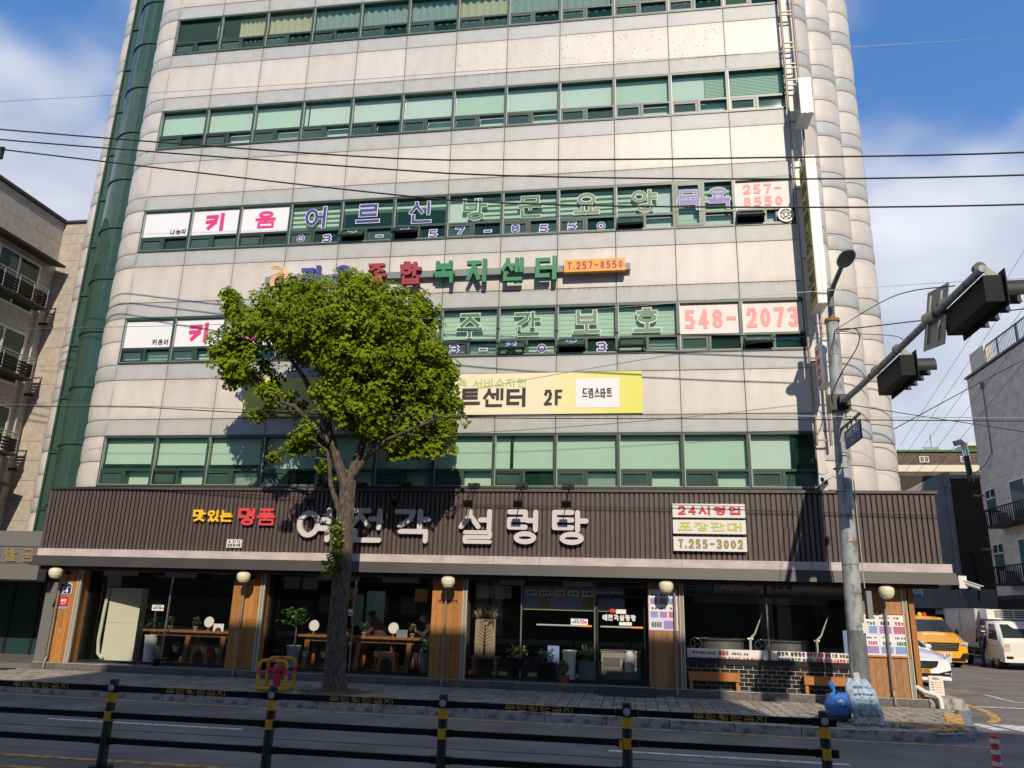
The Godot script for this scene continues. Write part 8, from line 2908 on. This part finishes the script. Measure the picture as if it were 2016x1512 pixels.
		br.bx(22.64, 23.4, y0 + 0.5, y0 + 0.55, -21.7, -21.66)
		for k in 22:
			br.bx(22.6, 22.63, y0 - 0.2, y0 + 0.5, -21.7 + 0.2 * k, -21.66 + 0.2 * k)
		for k in 4:
			br.bx(22.7 + 0.2 * k, 22.73 + 0.2 * k, y0 - 0.2, y0 + 0.5, -21.7, -21.67)
		part(bo, "railing", br, M.black)
		piece(bo, "balcony_box", M.fabric_grey, 22.8, 23.2, y0 - 0.2, y0 + 0.35, -21.3, -20.7)
		var sp := MB.new()
		sp.tube([Vector3(23.4, y0 + 1.45, -23.05), Vector3(22.9, y0 + 1.43, -23.05)], 0.05, 8)
		part(a, "spout", sp, M.steel)
	var rw := MB.new()
	rw.tube([Vector3(23.34, 12.6, -21.6), Vector3(23.34, 9.4, -21.6), Vector3(23.2, 8.9, -22.2), Vector3(23.0, 8.55, -23.4)], 0.03, 6)
	rw.bx(23.2, 23.4, 12.6, 12.85, -21.75, -21.45)
	part(a, "rain_pipe", rw, M.steel)
	var du := thing("steel_duct", "shiny bent steel duct on the edge of the beige apartment building", "duct", Vector3(23.0, 9.6, -24.0))
	var dm := MB.new()
	dm.tube([Vector3(-0.3, 0.75, 0), Vector3(0.0, 0.85, 0), Vector3(0.15, 0.7, 0), Vector3(0.18, 0.1, 0)], 0.15, 10)
	part(du, "elbow", dm, M.chrome)
	dm = MB.new()
	dm.tube([Vector3(0.18, 0.1, 0), Vector3(0.25, -1.2, 0)], 0.14, 10)
	part(du, "stack", dm, M.frame_dark)


func build_opposite_row() -> void:
	# the houses across the road, behind the photographer, whose shade lies over the road
	var rows := [[-24.0, -0.7, 12.7, "low cream commercial building across the road, left of the three", "cream"], [-0.5, 12.9, 15.6, "tall white commercial building across the road, the middle of the three", "frame_white"], [13.1, 40.0, 12.7, "low cream building across the road, right of the three", "cream"]]
	for r in rows:
		var b := thing("commercial_building", r[3], "building", Vector3.ZERO, 0, "commercial buildings across the road")
		piece(b, "wall", M[r[4]], r[0], r[1], 0.0, r[2], 21.2, 33.0)
		piece(b, "roof_edge", M.canopy, r[0] - 0.1, r[1] + 0.1, r[2], r[2] + 0.2, 21.05, 33.1)
		var y := 4.6
		while y < r[2] - 1.8:
			var x: float = r[0] + 0.8
			while x < r[1] - 2.0:
				var w := piece(b, "window", M.window_dark, x, x + 1.6, y, y + 1.5, 21.16, 21.19)
				piece(b, "window_sill", M.grout, x - 0.05, x + 1.65, y - 0.08, y, 21.1, 21.2)
				x += 2.4
			y += 3.2
		piece(b, "shop_front", M.window_dark, r[0] + 0.6, r[1] - 0.6, 0.4, 2.8, 21.15, 21.19)
		piece(b, "shop_sign", M.sign_back, r[0] + 0.4, r[1] - 0.4, 3.0, 3.8, 21.0, 21.19)


func _ready() -> void:
	rng.seed = 4711
	# camera
	var cam := Camera3D.new()
	cam.name = "camera"
	cam.position = Vector3(6.445, 1.783, 17.318)
	cam.basis = Basis(Vector3.UP, 0.15679) * Basis(Vector3.RIGHT, 0.28145) * Basis(Vector3(0, 0, 1), 0.02791)
	cam.fov = 52.9
	cam.near = 0.1
	cam.far = 900.0
	add_child(cam)
	cam.current = true
	# sky
	var e := Environment.new()
	e.background_mode = Environment.BG_SKY
	var sm := PanoramaSkyMaterial.new()
	sm.panorama = ImageTexture.create_from_image(sky_picture())
	sm.energy_multiplier = 1.0
	e.sky = Sky.new()
	e.sky.sky_material = sm
	e.tonemap_mode = Environment.TONE_MAPPER_LINEAR
	e.tonemap_exposure = 1.25
	e.sdfgi_enabled = true
	e.ssao_enabled = true
	e.ssil_enabled = true
	var we := WorldEnvironment.new()
	we.name = "environment"
	we.environment = e
	add_child(we)
	# sun
	var sun := DirectionalLight3D.new()
	sun.name = "sun"
	sun.light_energy = 1.08
	sun.light_color = Color(1.0, 0.945, 0.86)
	sun.light_angular_distance = 0.5
	sun.shadow_enabled = true
	sun.basis = Basis.looking_at(Vector3(-0.22, -0.69, -1.0).normalized())
	add_child(sun)
	make_materials()
	build_ground()
	build_tower()
	build_shop()
	build_left_neighbour()
	build_right_neighbours()
	build_opposite_row()
	build_facade_signs()
	build_right_edge()
	build_interior()
	build_shop_details()
	build_tree()
	build_signal_pole()
	build_fence()
	build_pavement_things()
	build_vehicles()
	build_walker()
	build_cables()
